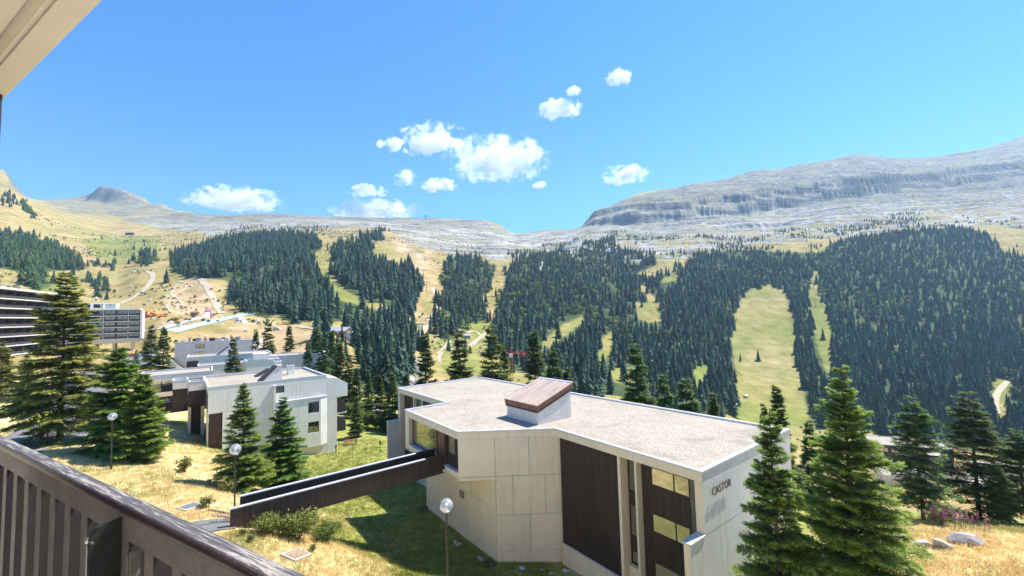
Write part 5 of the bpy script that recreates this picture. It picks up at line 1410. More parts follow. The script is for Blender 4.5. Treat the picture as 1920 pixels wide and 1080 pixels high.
# steel bracket plate fixed to the rail
tb = 1.813
brk = thing('steel_bracket', 'black folded steel bracket plate screwed to the inside of the railing', 'bracket', (*fRa.p(tb, 0.06), -1.7))
pl = [(0.0385, -0.646), (0.072, -0.650), (0.098, -0.661), (0.110, -0.676), (0.113, -0.70), (0.113, -1.68), (0.0385, -1.68)]
def plate_tz(pts, t0, t1, name, m):
    v = [fRa.pt(t0, o, z) for o, z in pts] + [fRa.pt(t1, o, z) for o, z in pts]; n = len(pts)
    MB().add(v, [tuple(range(n)), tuple(range(2 * n - 1, n - 1, -1))] + [((i + 1) % n, i, i + n, (i + 1) % n + n) for i in range(n)]).build(name, m, brk)
plate_tz(pl, tb, tb + .005, 'plate', M['steel_dark'])
for a, b in zip(pl[1:5], pl[2:6]):
    dx, dz = b[0] - a[0], b[1] - a[1]; L_ = math.hypot(dx, dz); nx_, nz_ = -dz / L_ * .004, dx / L_ * .004
    plate_tz([a, b, (b[0] + nx_, b[1] + nz_), (a[0] + nx_, a[1] + nz_)], tb - .014, tb + .0052, 'folded_edge', M['steel_dark'])
c = fRa.pt(tb - 0.022, 0.113, -0.695)
MB().lathe([(0, -.010), (.008, -.008), (.011, 0), (.008, .008), (0, .010)], c, 12).build('bolt_head', M['chrome'], brk, True)
MB().tube([fRa.pt(tb - .022, .113, -.695), fRa.pt(tb + .012, .113, -.695)], .004, 8).build('bolt', M['chrome'], brk)
MB().tube([fRa.pt(tb - .018, .115, -.71), fRa.pt(tb - .018, .115, -1.66)], .0035, 8).build('edge_rod', M['chrome'], brk)
fRa.box(MB(), tb + .14, tb + .15, -1.68, -.716, .037, .062).build('stiffener', M['grey_paint'], brk)
# slabs, partition and the house front behind the viewer
fCe = Frame(at_z(4, 183, 1.1), at_z(185, 0, 1.1))
own = thing('apartment_building', 'cream house front with balcony ceiling slab and dark partition at the upper left corner', 'building', (*fRa.p(1, 1.8), -16))
fCe.box(MB(), 0.0, 6.0, 1.10, 1.30, 0.075, 2.4).build('ceiling_slab', M['soffit'], own)
fCe.box(MB(), -0.005, 6.0, 1.088, 1.32, 0.0, 0.074).build('ceiling_edge', M['soffit'], own)
MB().tube([fCe.pt(0.01, .105, 1.103), fCe.pt(3, .105, 1.103), fCe.pt(6, .105, 1.103)], .018, 8).build('drip_bead', M['soffit'], own, True)
fCe.box(MB(), -0.012, 0.075, -1.72, 1.086, 0.012, 1.7).build('partition', surf('partition_paint', (0.06, 0.045, 0.07), (0.035, 0.03, 0.045), 30, .55, .3, 80, .002), own)
fRa.box(MB(), T0, 6.0, -1.9, -1.72, -0.02, 2.4).build('balcony_floor', M['soffit'], own)
fRa.box(MB(), -14, 40, -16, 9, 2.45, 2.8).build('house_front', M['facade'], own)

# ================================================================== PATHS AND ROADS, laid on the ground
M['asphalt'] = surf('asphalt', (0.20, 0.195, 0.19), (0.155, 0.15, 0.15), 1.2, 0.9, 0.4, 60, 0.006, coords='World', speck=(30, (.8, .8, .8)))
M['track'] = surf('gravel_track', (0.50, 0.42, 0.31), (0.38, 0.31, 0.21), 0.25, 0.95, coords='World')
M['concrete_slab'] = surf('concrete_slab', (0.50, 0.47, 0.42), (0.40, 0.37, 0.33), 1.5, 0.9, 0.3, 20, 0.01, coords='World')
def ribbon(name, pts, width, mat, lift=0.05, step=1.0, kind='structure', smooth_pts=True):
    P = [np.array(p[:2], float) for p in pts]
    if smooth_pts:
        for _ in range(2):
            Q = [P[0]]
            for a, b in zip(P[:-1], P[1:]): Q += [a * .75 + b * .25, a * .25 + b * .75]
            P = Q + [P[-1]]
    S = [P[0]]
    for a, b in zip(P[:-1], P[1:]):
        L = np.linalg.norm(b - a); n = max(1, int(L / step))
        S += [a + (b - a) * (k + 1) / n for k in range(n)]
    S = np.array(S); d = np.gradient(S, axis=0); d /= np.linalg.norm(d, axis=1, keepdims=True) + 1e-9
    nrm = np.stack([d[:, 1], -d[:, 0]], -1)
    w = np.asarray(width) if hasattr(width, '__len__') else np.full(len(S), width)
    if len(w) != len(S): w = np.interp(np.linspace(0, 1, len(S)), np.linspace(0, 1, len(w)), w)
    w = w * (1 + .3 * fbm(S[:, 0] / (3 * step + 2), S[:, 1] / (3 * step + 2), 5, 3)) if mat is M['track'] else w
    nx = 5
    G = np.stack([S + nrm * (w * (k / (nx - 1) - .5))[:, None] for k in range(nx)], 1)
    Z = ground_z(G[..., 0].ravel(), G[..., 1].ravel()).reshape(G.shape[:2]) + lift
    V = np.concatenate([G, Z[..., None]], -1).reshape(-1, 3)
    I = np.arange(len(V)).reshape(len(S), nx)
    F = np.stack([I[:-1, :-1], I[:-1, 1:], I[1:, 1:], I[1:, :-1]], -1).reshape(-1, 4)
    me = bpy.data.meshes.new(name); me.from_pydata(V.tolist(), [], F.tolist()); me.materials.append(mat)
    me.polygons.foreach_set('use_smooth', [True] * len(F)); me.update()
    o = obj(name, me)
    if kind: tag(o, kind=kind)
    return o
def gpts(px): return [q for q in (on_ground(x, y) for x, y in px) if q is not None]
ribbon('footpath', [fBR.p(0.3, -0.9), fBR.p(-2.2, -0.9), (-20.2, 22.6), (-18.5, 18.5), (-12, 12), (-8, 7)], [2.1, 2.6, 3.0, 2.4, 2.2], M['asphalt'], .06, .5)
ribbon('access_road', [(-44.0, 30.0), (-47.5, 40.0), (-50.0, 46), (-58, 56), (-75, 72), (-95, 100)], [7.0, 7.5, 7.0, 6.5], M['asphalt'], .06, 1.0)
ribbon('access_road_edge', [(-41.3, 31.5), (-44.2, 40.5), (-46.8, 46.8), (-55, 57.6)], .22, M['concrete_slab'], .10, 1.0)
ribbon('car_park', [at_y(212, 670, 175)[:2], at_y(240, 670, 160)[:2], at_y(275, 672, 140)[:2], at_y(300, 690, 118)[:2]], [16, 20, 20, 12], M['asphalt'], .2, 2.0)
for i, (nm, pp, w) in enumerate([
    ('mountain_track', [(225, 570), (255, 555), (275, 541), (288, 522), (285, 512), (275, 508)], 5.0),
    ('mountain_track', [(418, 588), (405, 570), (392, 545), (380, 528), (372, 520)], 5.5),
    ('mountain_track', [(330, 580), (345, 572), (336, 560), (322, 556), (345, 545), (352, 532), (338, 528)], 2.2), ('mountain_track', [(322, 588), (310, 572), (330, 562), (318, 548), (332, 536)], 1.8),
    ('mountain_track', [(560, 612), (590, 618), (620, 624), (660, 628), (700, 632)], 4.0),
    ('mountain_track', [(780, 640), (800, 610), (815, 585), (820, 565), (812, 540)], 5.0), ('mountain_track', [(880, 650), (905, 628), (925, 615), (940, 608)], 4.5), ('mountain_track', [(865, 630), (890, 618), (905, 632), (920, 642)], 3.5),
    ('mountain_track', [(1868, 775), (1865, 748), (1875, 730), (1890, 715)], 5.0), ('mountain_track', [(820, 665), (835, 650), (845, 640)], 2.0), ('mountain_track', [(825, 680), (822, 664), (850, 655), (875, 640)], 2.0)]):
    g = gpts(pp)
    if len(g) > 2: ribbon(nm, g, w, M['track'], .35, 3.0)
# ================================================================== SMALL THINGS ON THE LAWN
M['black_pole'] = surf('black_pole', (0.045, 0.045, 0.05), (0.03, 0.03, 0.033), 10, 0.4)
def mat_globe():
    m, nt, b, out = new_mat('lamp_globe')
    tr = nt.nodes.new('ShaderNodeBsdfTransparent'); tr.inputs[0].default_value = (0.93, 0.95, 0.98, 1)
    gl = nt.nodes.new('ShaderNodeBsdfGlossy'); gl.inputs['Roughness'].default_value = 0.04
    b.inputs['Base Color'].default_value = (0.75, 0.76, 0.8, 1); b.inputs['Roughness'].default_value = 0.3
    f = noise(nt, None, 3, 3); lw = nt.nodes.new('ShaderNodeLayerWeight'); lw.inputs[0].default_value = 0.35
    m1 = nt.nodes.new('ShaderNodeMixShader'); nt.links.new(lw.outputs['Facing'], m1.inputs[0]); nt.links.new(tr.outputs[0], m1.inputs[1]); nt.links.new(gl.outputs[0], m1.inputs[2])
    m2 = nt.nodes.new('ShaderNodeMixShader'); mr = nt.nodes.new('ShaderNodeMapRange'); mr.inputs[3].default_value = .12; mr.inputs[4].default_value = .38; nt.links.new(f, mr.inputs[0]); nt.links.new(mr.outputs[0], m2.inputs[0])
    nt.links.new(m1.outputs[0], m2.inputs[1]); nt.links.new(b.outputs[0], m2.inputs[2]); nt.links.new(m2.outputs[0], out.inputs[0])
    return m
M['globe'] = mat_globe()
M['reflector'] = surf('lamp_reflector', (0.85, 0.85, 0.86), (0.75, 0.75, 0.77), 6, 0.35, metal=0.3)
def street_lamp(label, x, y, z, h=4.35):
    t = thing('street_lamp', label, 'lamp', (x, y, z), 0, 'globe lamps along the lawn')
    MB().lathe([(0, -.3), (.075, -.3), (.075, .5), (.05, .56), (.045, h - .42), (.06, h - .40), (.06, h - .30), (0.0, h - .30)], (0, 0, 0), 12).local('pole', M['black_pole'], t, True)
    MB().lathe([(0, h - .3), (.11, h - .3), (.13, h - .25), (.09, h - .22), (0, h - .22)], (0, 0, 0), 14).local('collar', M['reflector'], t)
    MB().lathe([(.045, h - .24), (.05, h - .02), (.09, h + .02), (.07, h + .09), (0, h + .11)], (0, 0, 0), 12).local('reflector', M['reflector'], t, True)
    prof = [(.315 * math.sin(a), h + .315 * -math.cos(a)) for a in np.linspace(.28, math.pi, 14)]
    MB().lathe(prof, (0, 0, 0), 22).local('globe', M['globe'], t, True)
    return t
def place(px, py): return on_ground(px, py)
def lay(o, rz=0.0):
    """tilt a flat thing to the slope it lies on"""
    x, y = o.location[0], o.location[1]; e = .4
    n = Vector((gz(x - e, y) - gz(x + e, y), gz(x, y - e) - gz(x, y + e), 2 * e)).normalized()
    o.rotation_euler = (n.to_track_quat('Z', 'Y') @ Quaternion((0, 0, 1), rz)).to_euler()
for lab, px, py in (('globe lamp standing alone on the dry slope left of the bridge', 208, 880), ('globe lamp at the outer end of the long footbridge', 439.5, 981), ('globe lamp half hidden in the tall spruce at the road', 88, 831)):
    q = place(px, py); street_lamp(lab, q[0], q[1], q[2])
q = at_y(837, 948, 20.0); street_lamp('nearest globe lamp, in front of the cream concrete wall', q[0], q[1], q[2] - 4.35, 4.35)
def box_thing(name, label, cat, px, py, w, d_, h, mat, rz=0.0, group=None):
    q = place(px, py)
    t = MB(); t.box(-w / 2, w / 2, -d_ / 2, d_ / 2, -.1, h)
    o = t.local(name, mat); o.location = (q[0], q[1], q[2] + .06); o.rotation_euler = (0, 0, rz); tag(o, label, cat, group)
    return o
# red hydrant: body, bonnet, outlets
q = place(77, 826)
hy = thing('fire_hydrant', 'squat red hydrant by the road under the tall spruce', 'hydrant', tuple(q))
MB().lathe([(0, -.1), (.22, -.1), (.22, .08), (.17, .1), (.17, .72), (.23, .74), (.23, .8), (.19, .95), (.09, 1.04), (0, 1.05)], (0, 0, 0), 14).local('body', M['red'], hy, True)
for s_ in (-1, 1): MB().tube([(s_ * .1, 0, .55), (s_ * .3, 0, .55)], .085, 10).local('outlet', M['red'], hy)
MB().tube([(0, -.1, .42), (0, -.28, .42)], .1, 10).local('outlet', M['red'], hy)
M['rust_plate'] = surf('rusty_plate', (0.36, 0.25, 0.18), (0.25, 0.18, 0.13), 4, .8)
for lab, px, py, w, d_ in (('rust-brown square cover in the dry grass just beyond the railing', 556, 1041, 1.0, .75), ('grey grated cover beside the path end', 356, 951, 1.0, .6)):
    q = place(px, py); t = thing('inspection_cover', lab, 'cover', (q[0], q[1], q[2] + .05)); lay(t, -.9)
    MB().box(-w / 2 - .15, w / 2 + .15, -d_ / 2 - .15, d_ / 2 + .15, -.12, .03).local('frame', M['concrete_slab'], t); MB().box(-w / 2, w / 2, -d_ / 2, d_ / 2, .031, .06).local('lid', M['rust_plate'] if px > 400 else M['metal'], t)
for i, (px, py, lab) in enumerate(((412, 961, 'dark drain slot across the path, further from the lamp'), (421, 980, 'dark drain slot across the path beside the lamp foot'))):
    q = place(px, py); t = thing('dark_strip', lab, 'drain', (q[0], q[1], q[2] + .05)); lay(t, rad(40))
    MB().box(-.75, .75, -.09, .09, -.1, .035).local('strip_base', M['frame'], t)  # dark strip with metal bars laid across the path
    for k in range(9): MB().box(-.68 + k * .16, -.60 + k * .16, -.085, .085, .036, .05).local('bar', M['metal'], t)
q = place(418, 968); t = MB(); t.box(-.5, .5, -.32, .32, -.05, .03); o = t.local('door_mat', M['rust_plate']); o.location = (q[0], q[1], q[2] + .06); lay(o, rad(40)); tag(o, 'reddish square mat set in the path between the dark strips', 'mat')
# picnic table
q = place(658, 834)
pt = thing('picnic_table', 'brown wooden picnic table on the dry lawn right of the pale house', 'table', tuple(q), rad(25))
wd = M['red_brown']
for k in range(5): MB().box(-1.0, 1.0, -.37 + k * .15, -.24 + k * .15, .72, .765).local('table_plank', wd, pt)
for s_ in (-1, 1):
    for k in range(2): MB().box(-1.0, 1.0, s_ * .72 - .14 + k * .145, s_ * .72 - .01 + k * .145, .42, .46).local('bench_plank', wd, pt)
    MB().box(s_ * .7 - .04, s_ * .7 + .04, -.86, .86, .34, .415).local('cross_beam', wd, pt)
    for r_ in (-1, 1): MB().hexa([(s_ * .76 - .04, r_ * .78 - .05, -.1), (s_ * .76 + .04, r_ * .78 - .05, -.1), (s_ * .76 + .04, r_ * .78 + .05, -.1), (s_ * .76 - .04, r_ * .78 + .05, -.1), (s_ * .76 - .04, r_ * .28 - .05, .72), (s_ * .76 + .04, r_ * .28 - .05, .72), (s_ * .76 + .04, r_ * .28 + .05, .72), (s_ * .76 - .04, r_ * .28 + .05, .72)]).local('leg', wd, pt)
q = place(666, 815)
dm = thing('sunshade_dome', 'low round white dome on the dry lawn behind the picnic table', 'dome', tuple(q))
MB().lathe([(0, .62), (.35, .58), (.7, .47), (.95, .3), (1.02, .12), (1.0, .1), (.9, .22), (.6, .4), (0, .5)], (0, 0, 0), 20).local('canopy', M['white'], dm, True)
MB().tube([(0, 0, -.1), (0, 0, .55)], .03, 8).local('pole', M['metal'], dm)
for lab, px, py, h in (('thin stake standing at the corner of the pale house', 635, 852, 1.9), ('thin green stake in front of the picnic table', 661, 860, 1.6), ('plain thin stake between the table and the footbridge', 686, 862, 1.6)):
    q = place(px, py); o = MB().lathe([(0, -.2), (.025, -.2), (.022, h), (.03, h), (.03, h + .03), (0, h + .04)], (0, 0, 0), 8).local('marker_stake', M['black_pole']); o.location = q; tag(o, lab, 'stake')
q = place(713, 852); t = thing('marker_stake', 'thin stake topped by a small pointed bird box above the footbridge', 'stake', tuple(q))
MB().tube([(0, 0, -.2), (0, 0, 1.5)], .025, 8).local('pole', M['black_pole'], t); MB().lathe([(0, 1.5), (.2, 1.5), (.2, 1.58), (.03, 2.0), (0, 2.0)], (0, 0, 0), 6).local('pointed_top', M['brown'], t)
q = place(630, 849); t = thing('standpipe', 'short dark standpipe at the foot of the pale house corner', 'standpipe', tuple(q))
MB().tube([(0, 0, -.1), (0, 0, .8)], .07, 8).local('pipe', M['brown'], t); MB().lathe([(0, .78), (.13, .8), (.15, .95), (.1, 1.05), (0, 1.08)], (0, 0, 0), 10).local('head', M['brown'], t)
# round chamber covers by the wall
for lab, px, py in (('round dark chamber cover at the left foot of the cream wall', 792, 955), ('round dark chamber cover at the front foot of the cream wall', 918, 1060)):
    q = place(px, py); t = thing('chamber_cover', lab, 'cover', tuple(q))
    MB().lathe([(0, .05), (.42, .05), (.42, .14), (.5, .14), (.5, -.2)], (0, 0, 0), 18).local('rim', M['joint'], t); MB().lathe([(0, .075), (.41, .07), (.41, .052)], (0, 0, 0), 18).local('lid', M['frame'], t)
# stones
M['rock'] = surf('grey_stone', (0.66, 0.63, 0.59), (0.34, 0.31, 0.29), 2.4, 0.9, 0.8, 9, 0.05)
def stone_mesh(name, seed, sub=3, rough=.22):
    bm = bmesh.new(); bmesh.ops.create_icosphere(bm, subdivisions=sub, radius=1.0)
    g = np.random.default_rng(seed); D = g.normal(size=(9, 3)); D /= np.linalg.norm(D, axis=1, keepdims=True); lim = g.uniform(.42, .8, 9)
    for v in bm.verts:
        p = np.array(v.co)
        for k in range(9):
            e = p @ D[k] - lim[k]
            if e > 0: p = p - D[k] * e * .97
        p = p * (1 + rough * .35 * (vnoise(np.array([p[0] * 3 + seed]), np.array([p[1] * 3 + p[2] * 2.3]), seed)[0] - .5))
        v.co = p
    me = bpy.data.meshes.new(name); bm.to_mesh(me); bm.free(); me.materials.append(M['rock']); return me
ST = [stone_mesh('stone%d' % k, 10 + k) for k in range(4)]
for lab, px, py, sx, sy, sz, rz, k in (('longest of the pale boulders on the right-hand knoll', 1815, 1022, 1.02, .45, .42, -.12, 0), ('middle pale boulder of the row on the knoll', 1765, 1026, .62, .45, .36, .2, 1), ('boulder at the left end of the row, beside the big spruce', 1727, 1025, .55, .4, .3, .4, 2), ('small pale stone peeping out beside the big spruce boughs', 1690, 1010, .3, .22, .2, 0, 3)):
    q = place(px, py); o = obj('boulder', ST[k]); o.location = (q[0], q[1], q[2] + sz * .45); o.scale = (sx, sy, sz); o.rotation_euler = (.06, .05, rz); tag(o, lab, 'boulder')
gs = np.random.default_rng(4)
for k in range(16):
    s_ = gs.uniform(0, 1); base = fFE.p(2.2 + 6 * s_, .7 + gs.uniform(0, .9)) if k % 3 else fLOW.p(4 + 7 * s_, .5 + gs.uniform(0, .6))
    r_ = gs.uniform(.08, .2); o = obj('wall_stone', ST[k % 4]); o.location = (base[0], base[1], gz(*base) + r_ * .3); o.scale = (r_ * 1.3, r_, r_ * .7); o.rotation_euler = (0, 0, gs.uniform(0, 6)); tag(o, 'small loose stone at the foot of the cream concrete wall', 'stone', 'loose stones along the wall foot')
# ================================================================== NEAR AND MIDDLE TREES
SP = {
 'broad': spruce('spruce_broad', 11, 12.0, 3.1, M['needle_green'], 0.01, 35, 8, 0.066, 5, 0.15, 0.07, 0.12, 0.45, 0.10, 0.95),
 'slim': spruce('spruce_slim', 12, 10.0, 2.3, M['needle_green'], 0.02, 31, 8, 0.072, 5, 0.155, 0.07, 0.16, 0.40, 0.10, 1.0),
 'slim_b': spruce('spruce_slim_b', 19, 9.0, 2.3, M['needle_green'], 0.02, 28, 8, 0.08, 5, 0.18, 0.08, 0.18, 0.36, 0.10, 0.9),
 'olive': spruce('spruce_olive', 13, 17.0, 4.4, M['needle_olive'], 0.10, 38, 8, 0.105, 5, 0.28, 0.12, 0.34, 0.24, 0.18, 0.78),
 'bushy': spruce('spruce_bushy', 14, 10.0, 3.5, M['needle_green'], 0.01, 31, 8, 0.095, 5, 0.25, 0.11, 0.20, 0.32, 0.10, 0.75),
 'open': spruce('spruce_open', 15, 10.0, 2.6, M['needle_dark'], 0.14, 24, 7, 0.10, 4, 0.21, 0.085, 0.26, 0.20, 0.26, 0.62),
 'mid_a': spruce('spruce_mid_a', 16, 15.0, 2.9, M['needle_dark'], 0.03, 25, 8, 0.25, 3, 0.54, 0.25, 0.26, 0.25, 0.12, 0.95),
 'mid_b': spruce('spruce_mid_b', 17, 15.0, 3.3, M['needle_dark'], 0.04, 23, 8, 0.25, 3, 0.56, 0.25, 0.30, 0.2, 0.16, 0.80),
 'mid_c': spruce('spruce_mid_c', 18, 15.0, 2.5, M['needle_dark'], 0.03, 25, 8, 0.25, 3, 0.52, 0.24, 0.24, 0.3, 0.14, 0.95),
}
PROTO_H = {'broad': 12.0, 'slim': 10.0, 'slim_b': 9.0, 'olive': 17.0, 'bushy': 10.0, 'open': 10.0, 'mid_a': 15.0, 'mid_b': 15.0, 'mid_c': 15.0}
def tree(label, px, ytop, d, kind, group=None, wide=1.0, base=None, rz=None):
    top = at_y(px, ytop, d)
    x, y = top[0], top[1]
    if base is not None: b = at_y(base, ytop, d); x = 0.5 * (x + b[0])
    z = gz(x, y)
    H = max(3.0, top[2] - z)
    t = thing('spruce_tree', label, 'tree', (x, y, z), RNG.uniform(0, 6.28) if rz is None else rz, group)
    s_ = H / PROTO_H[kind]
    t.scale = (s_ * wide, s_ * wide, s_)
    cr, tk = SP[kind]
    obj('crown', cr, None, t); obj('trunk', tk, None, t)
    return t
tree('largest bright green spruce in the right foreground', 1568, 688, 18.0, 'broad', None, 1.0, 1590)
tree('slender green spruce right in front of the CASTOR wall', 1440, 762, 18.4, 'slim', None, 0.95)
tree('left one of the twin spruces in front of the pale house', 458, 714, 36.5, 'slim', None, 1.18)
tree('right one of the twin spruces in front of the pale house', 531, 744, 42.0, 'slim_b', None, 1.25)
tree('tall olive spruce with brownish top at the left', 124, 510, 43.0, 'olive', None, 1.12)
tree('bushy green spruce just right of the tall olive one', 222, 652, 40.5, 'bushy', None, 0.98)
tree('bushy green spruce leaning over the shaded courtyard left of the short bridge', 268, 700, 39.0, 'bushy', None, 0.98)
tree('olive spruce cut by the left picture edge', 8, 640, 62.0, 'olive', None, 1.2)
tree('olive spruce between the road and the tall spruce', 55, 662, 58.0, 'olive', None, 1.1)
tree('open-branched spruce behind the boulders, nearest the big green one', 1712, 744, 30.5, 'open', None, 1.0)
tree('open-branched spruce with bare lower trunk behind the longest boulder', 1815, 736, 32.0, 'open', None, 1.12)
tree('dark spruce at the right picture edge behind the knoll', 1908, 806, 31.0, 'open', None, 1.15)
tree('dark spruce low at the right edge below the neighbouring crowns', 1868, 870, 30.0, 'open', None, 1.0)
# spruces in the middle distance: (label, column, top row, distance, kind, width)
MIDT = [
 ('pointed spruce behind the left end of the CASTOR roof', 797, 626, 82, 'mid_a', 1.0), ('ragged spruce second from the left behind the CASTOR roof', 862, 621, 84, 'mid_b', 1.0), ('tallest dark spruce left of the red crane', 920, 611, 80, 'mid_b', .95),
 ('spruce close behind the crane mast on its left', 945, 650, 92, 'mid_c', 1.0), ('tall spruce right of the red crane', 1000, 620, 84, 'mid_a', 1.0), ('shorter spruce behind the roof hood', 1038, 655, 78, 'mid_b', .9), ('thin spruce right behind the roof hood', 1062, 690, 80, 'mid_c', 1.0),
 ('thick dark spruce beyond the middle of the CASTOR roof', 1190, 647, 60, 'mid_b', .95), ('lower spruce right of the thick dark one', 1243, 704, 66, 'mid_b', .8), ('spruce low behind the roof, second right of the thick dark one', 1284, 712, 68, 'mid_b', 1.0), ('small pointed spruce alone behind the CASTOR roof edge', 1335, 738, 56, 'mid_c', .9),
 ('dark spruce behind the right corner of the CASTOR roof', 1456, 724, 46, 'mid_a', .9), ('spruce half hidden by the slender one at the CASTOR roof corner', 1432, 758, 44, 'mid_c', .8), ('dark young spruce between the CASTOR wall and the big green one', 1516, 790, 48, 'mid_b', .9),
 ('small spruce at the left corner of the CASTOR roof', 762, 700, 78, 'mid_a', 1.1), ('spruce standing left of the CASTOR roof corner', 735, 698, 82, 'mid_b', 1.0), ('spruce third left of the CASTOR roof corner', 712, 704, 86, 'mid_a', 1.1), ('spruce at the ravine edge left of the CASTOR roof', 690, 696, 92, 'mid_c', 1.2), ('spruce above the dry bank right of the pale house', 668, 690, 88, 'mid_a', 1.1),
 ('round-topped spruce rising between the white terraces', 437, 633, 86, 'mid_b', .85), ('broad dark spruce above the slanted-window house', 503, 604, 122, 'mid_b', .95), ('slim spruce left of the broad one above the slanted-window house', 480, 618, 126, 'mid_c', 1.0), ('pointed spruce right of the broad one, before the earth bank', 543, 611, 120, 'mid_a', .9),
 ('leftmost spruce of the grove behind the pale house', 578, 640, 108, 'mid_a', 1.0), ('second spruce of the grove behind the pale house', 593, 614, 116, 'mid_c', 1.1), ('third spruce of the grove behind the pale house', 606, 632, 104, 'mid_b', .9), ('tallest spruce of the grove behind the pale house', 622, 620, 110, 'mid_a', 1.0), ('fifth spruce of the grove behind the pale house', 638, 642, 100, 'mid_a', 1.1), ('rightmost spruce of the grove behind the pale house', 654, 664, 96, 'mid_b', .9),
 ('tall spruce right of the long apartment block', 307, 613, 84, 'mid_a', 1.05), ('shorter spruce touching the tall one by the long block', 285, 610, 92, 'mid_b', .9), ('young spruce below the car park', 256, 655, 100, 'mid_b', .9), ('spruce against the stilts of the long block', 272, 640, 150, 'mid_b', 1.0),
 ('small spruce left of the white dome', 668, 745, 74, 'mid_b', 1.0),
]
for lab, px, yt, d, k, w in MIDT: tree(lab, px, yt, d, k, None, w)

# ------------------------------------------------------------------ shrubs
M['leaf_shrub'] = foliage_mat('shrub_leaves', (0.06, 0.10, 0.02), (0.15, 0.20, 0.045), (0.28, 0.31, 0.08), 0.35, 0.1)
M['leaf_herb'] = foliage_mat('herb_leaves', (0.08, 0.12, 0.03), (0.17, 0.21, 0.06), (0.26, 0.28, 0.09), 0.35, 0.1)
def shrub_mesh(name, seed, w, h, n, leaf, mat):
    g = np.random.default_rng(seed)
    nst = 14
    st = MB(); C = []
    for k in range(nst):
        a = g.uniform(0, 6.28); r = w * g.uniform(.3, 1.0); hh = h * g.uniform(.55, 1.0)
        P = [(0.1 * r * math.cos(a), .1 * r * math.sin(a), -.1), (.55 * r * math.cos(a), .55 * r * math.sin(a), .6 * hh), (r * math.cos(a + .2), r * math.sin(a + .2), hh * .95)]
        st.tube(P, [.02, .012, .005], 4); C.append((np.array(P[1]), np.array(P[2])))
    idx = g.integers(0, nst, n); s_ = g.uniform(-.1, 1.1, n)[:, None]
    A = np.array([c[0] for c in C])[idx]; B = np.array([c[1] for c in C])[idx]
    P = A + (B - A) * s_ + g.normal(0, 1, (n, 3)) * np.array([w * .16, w * .16, h * .12])
    P[:, 2] = np.maximum(P[:, 2], .03)
    D = g.normal(0, 1, (n, 3)); D[:, 2] = np.abs(D[:, 2]) * .6; D /= np.linalg.norm(D, axis=1, keepdims=True)
    S = np.cross(D, g.normal(0, 1, (n, 3))); S /= np.linalg.norm(S, axis=1, keepdims=True) + 1e-9
    L = leaf * g.uniform(.6, 1.3, n)[:, None]
    v = np.stack([P - S * L * .3, P + S * L * .3, P + D * L], 1).reshape(-1, 3)
    t = np.clip(.25 + .5 * P[:, 2] / h + g.normal(0, .18, n), 0, 1)
    return tri_mesh(name, v, np.arange(3 * n).reshape(-1, 3), np.repeat(t, 3), mat), st.mesh(name + '_stems', M['bark'])
def shrub(label, px, py, msh, sc_=1.0, name='shrub', cat='shrub', group=None, at=None):
    q = place(px, py) if at is None else (at[0], at[1], gz(*at))
    if q is None: return
    t = thing(name, label, cat, tuple(q), RNG.uniform(0, 6.28), group); t.scale = (sc_,) * 3
    obj('foliage', msh[0], None, t); obj('stems', msh[1], None, t)
SHA = shrub_mesh('shrub_a', 3, 1.3, 1.5, 3000, .17, M['leaf_shrub']); SHB = shrub_mesh('shrub_b', 4, 1.0, 1.9, 2600, .19, M['leaf_shrub']); HER = shrub_mesh('herb', 5, .5, .9, 500, .16, M['leaf_herb'])
shrub('yellow-green shrub under the near parapet of the footbridge', 545, 985, SHA, 1.0, at=fBR.p(3.3, 1.15))
shrub('smaller green shrub at the bridge foot left of the yellow-green one', 512, 985, SHA, .7, at=fBR.p(1.9, .9))
shrub('sprawling shrub at the bridge foot right of the yellow-green one', 578, 975, SHA, .75, at=fBR.p(4.9, .9))
for k, (px, py, s_, lab) in enumerate(((672, 800, 1.3, 'leftmost bush of the hedge row beyond the white dome'), (688, 804, 1.4, 'second bush of the hedge row beyond the white dome'), (704, 806, 1.2, 'third bush of the hedge row beyond the white dome'), (720, 808, 1.3, 'bush at the right end of the hedge row, next to the wing wall'), (660, 785, 1.5, 'tall bush against the balconies of the pale house'), (696, 770, 1.0, 'dark bush on the dry bank above the hedge row'))): shrub(lab, px, py, SHB, s_)
shrub('tuft of pale green herbs on the dry slope', 345, 885, HER, 1.3, 'herb_plant', 'plant'); shrub('small green plant near the path end', 388, 952, HER, .8, 'herb_plant', 'plant'); shrub('leafy herb at the foot of the left twin spruce', 425, 925, HER, 1.0, 'herb_plant', 'plant')
shrub('green plant below the fireweed on the knoll', 1765, 985, HER, 1.5, 'herb_plant', 'plant')
for k, (px, py) in enumerate(((455, 1005), (470, 1015), (610, 1020), (585, 1035))): shrub('low green weed in the dry grass of the near slope', px, py, HER, .45, 'herb_plant', 'plant', 'weeds on the near slope')
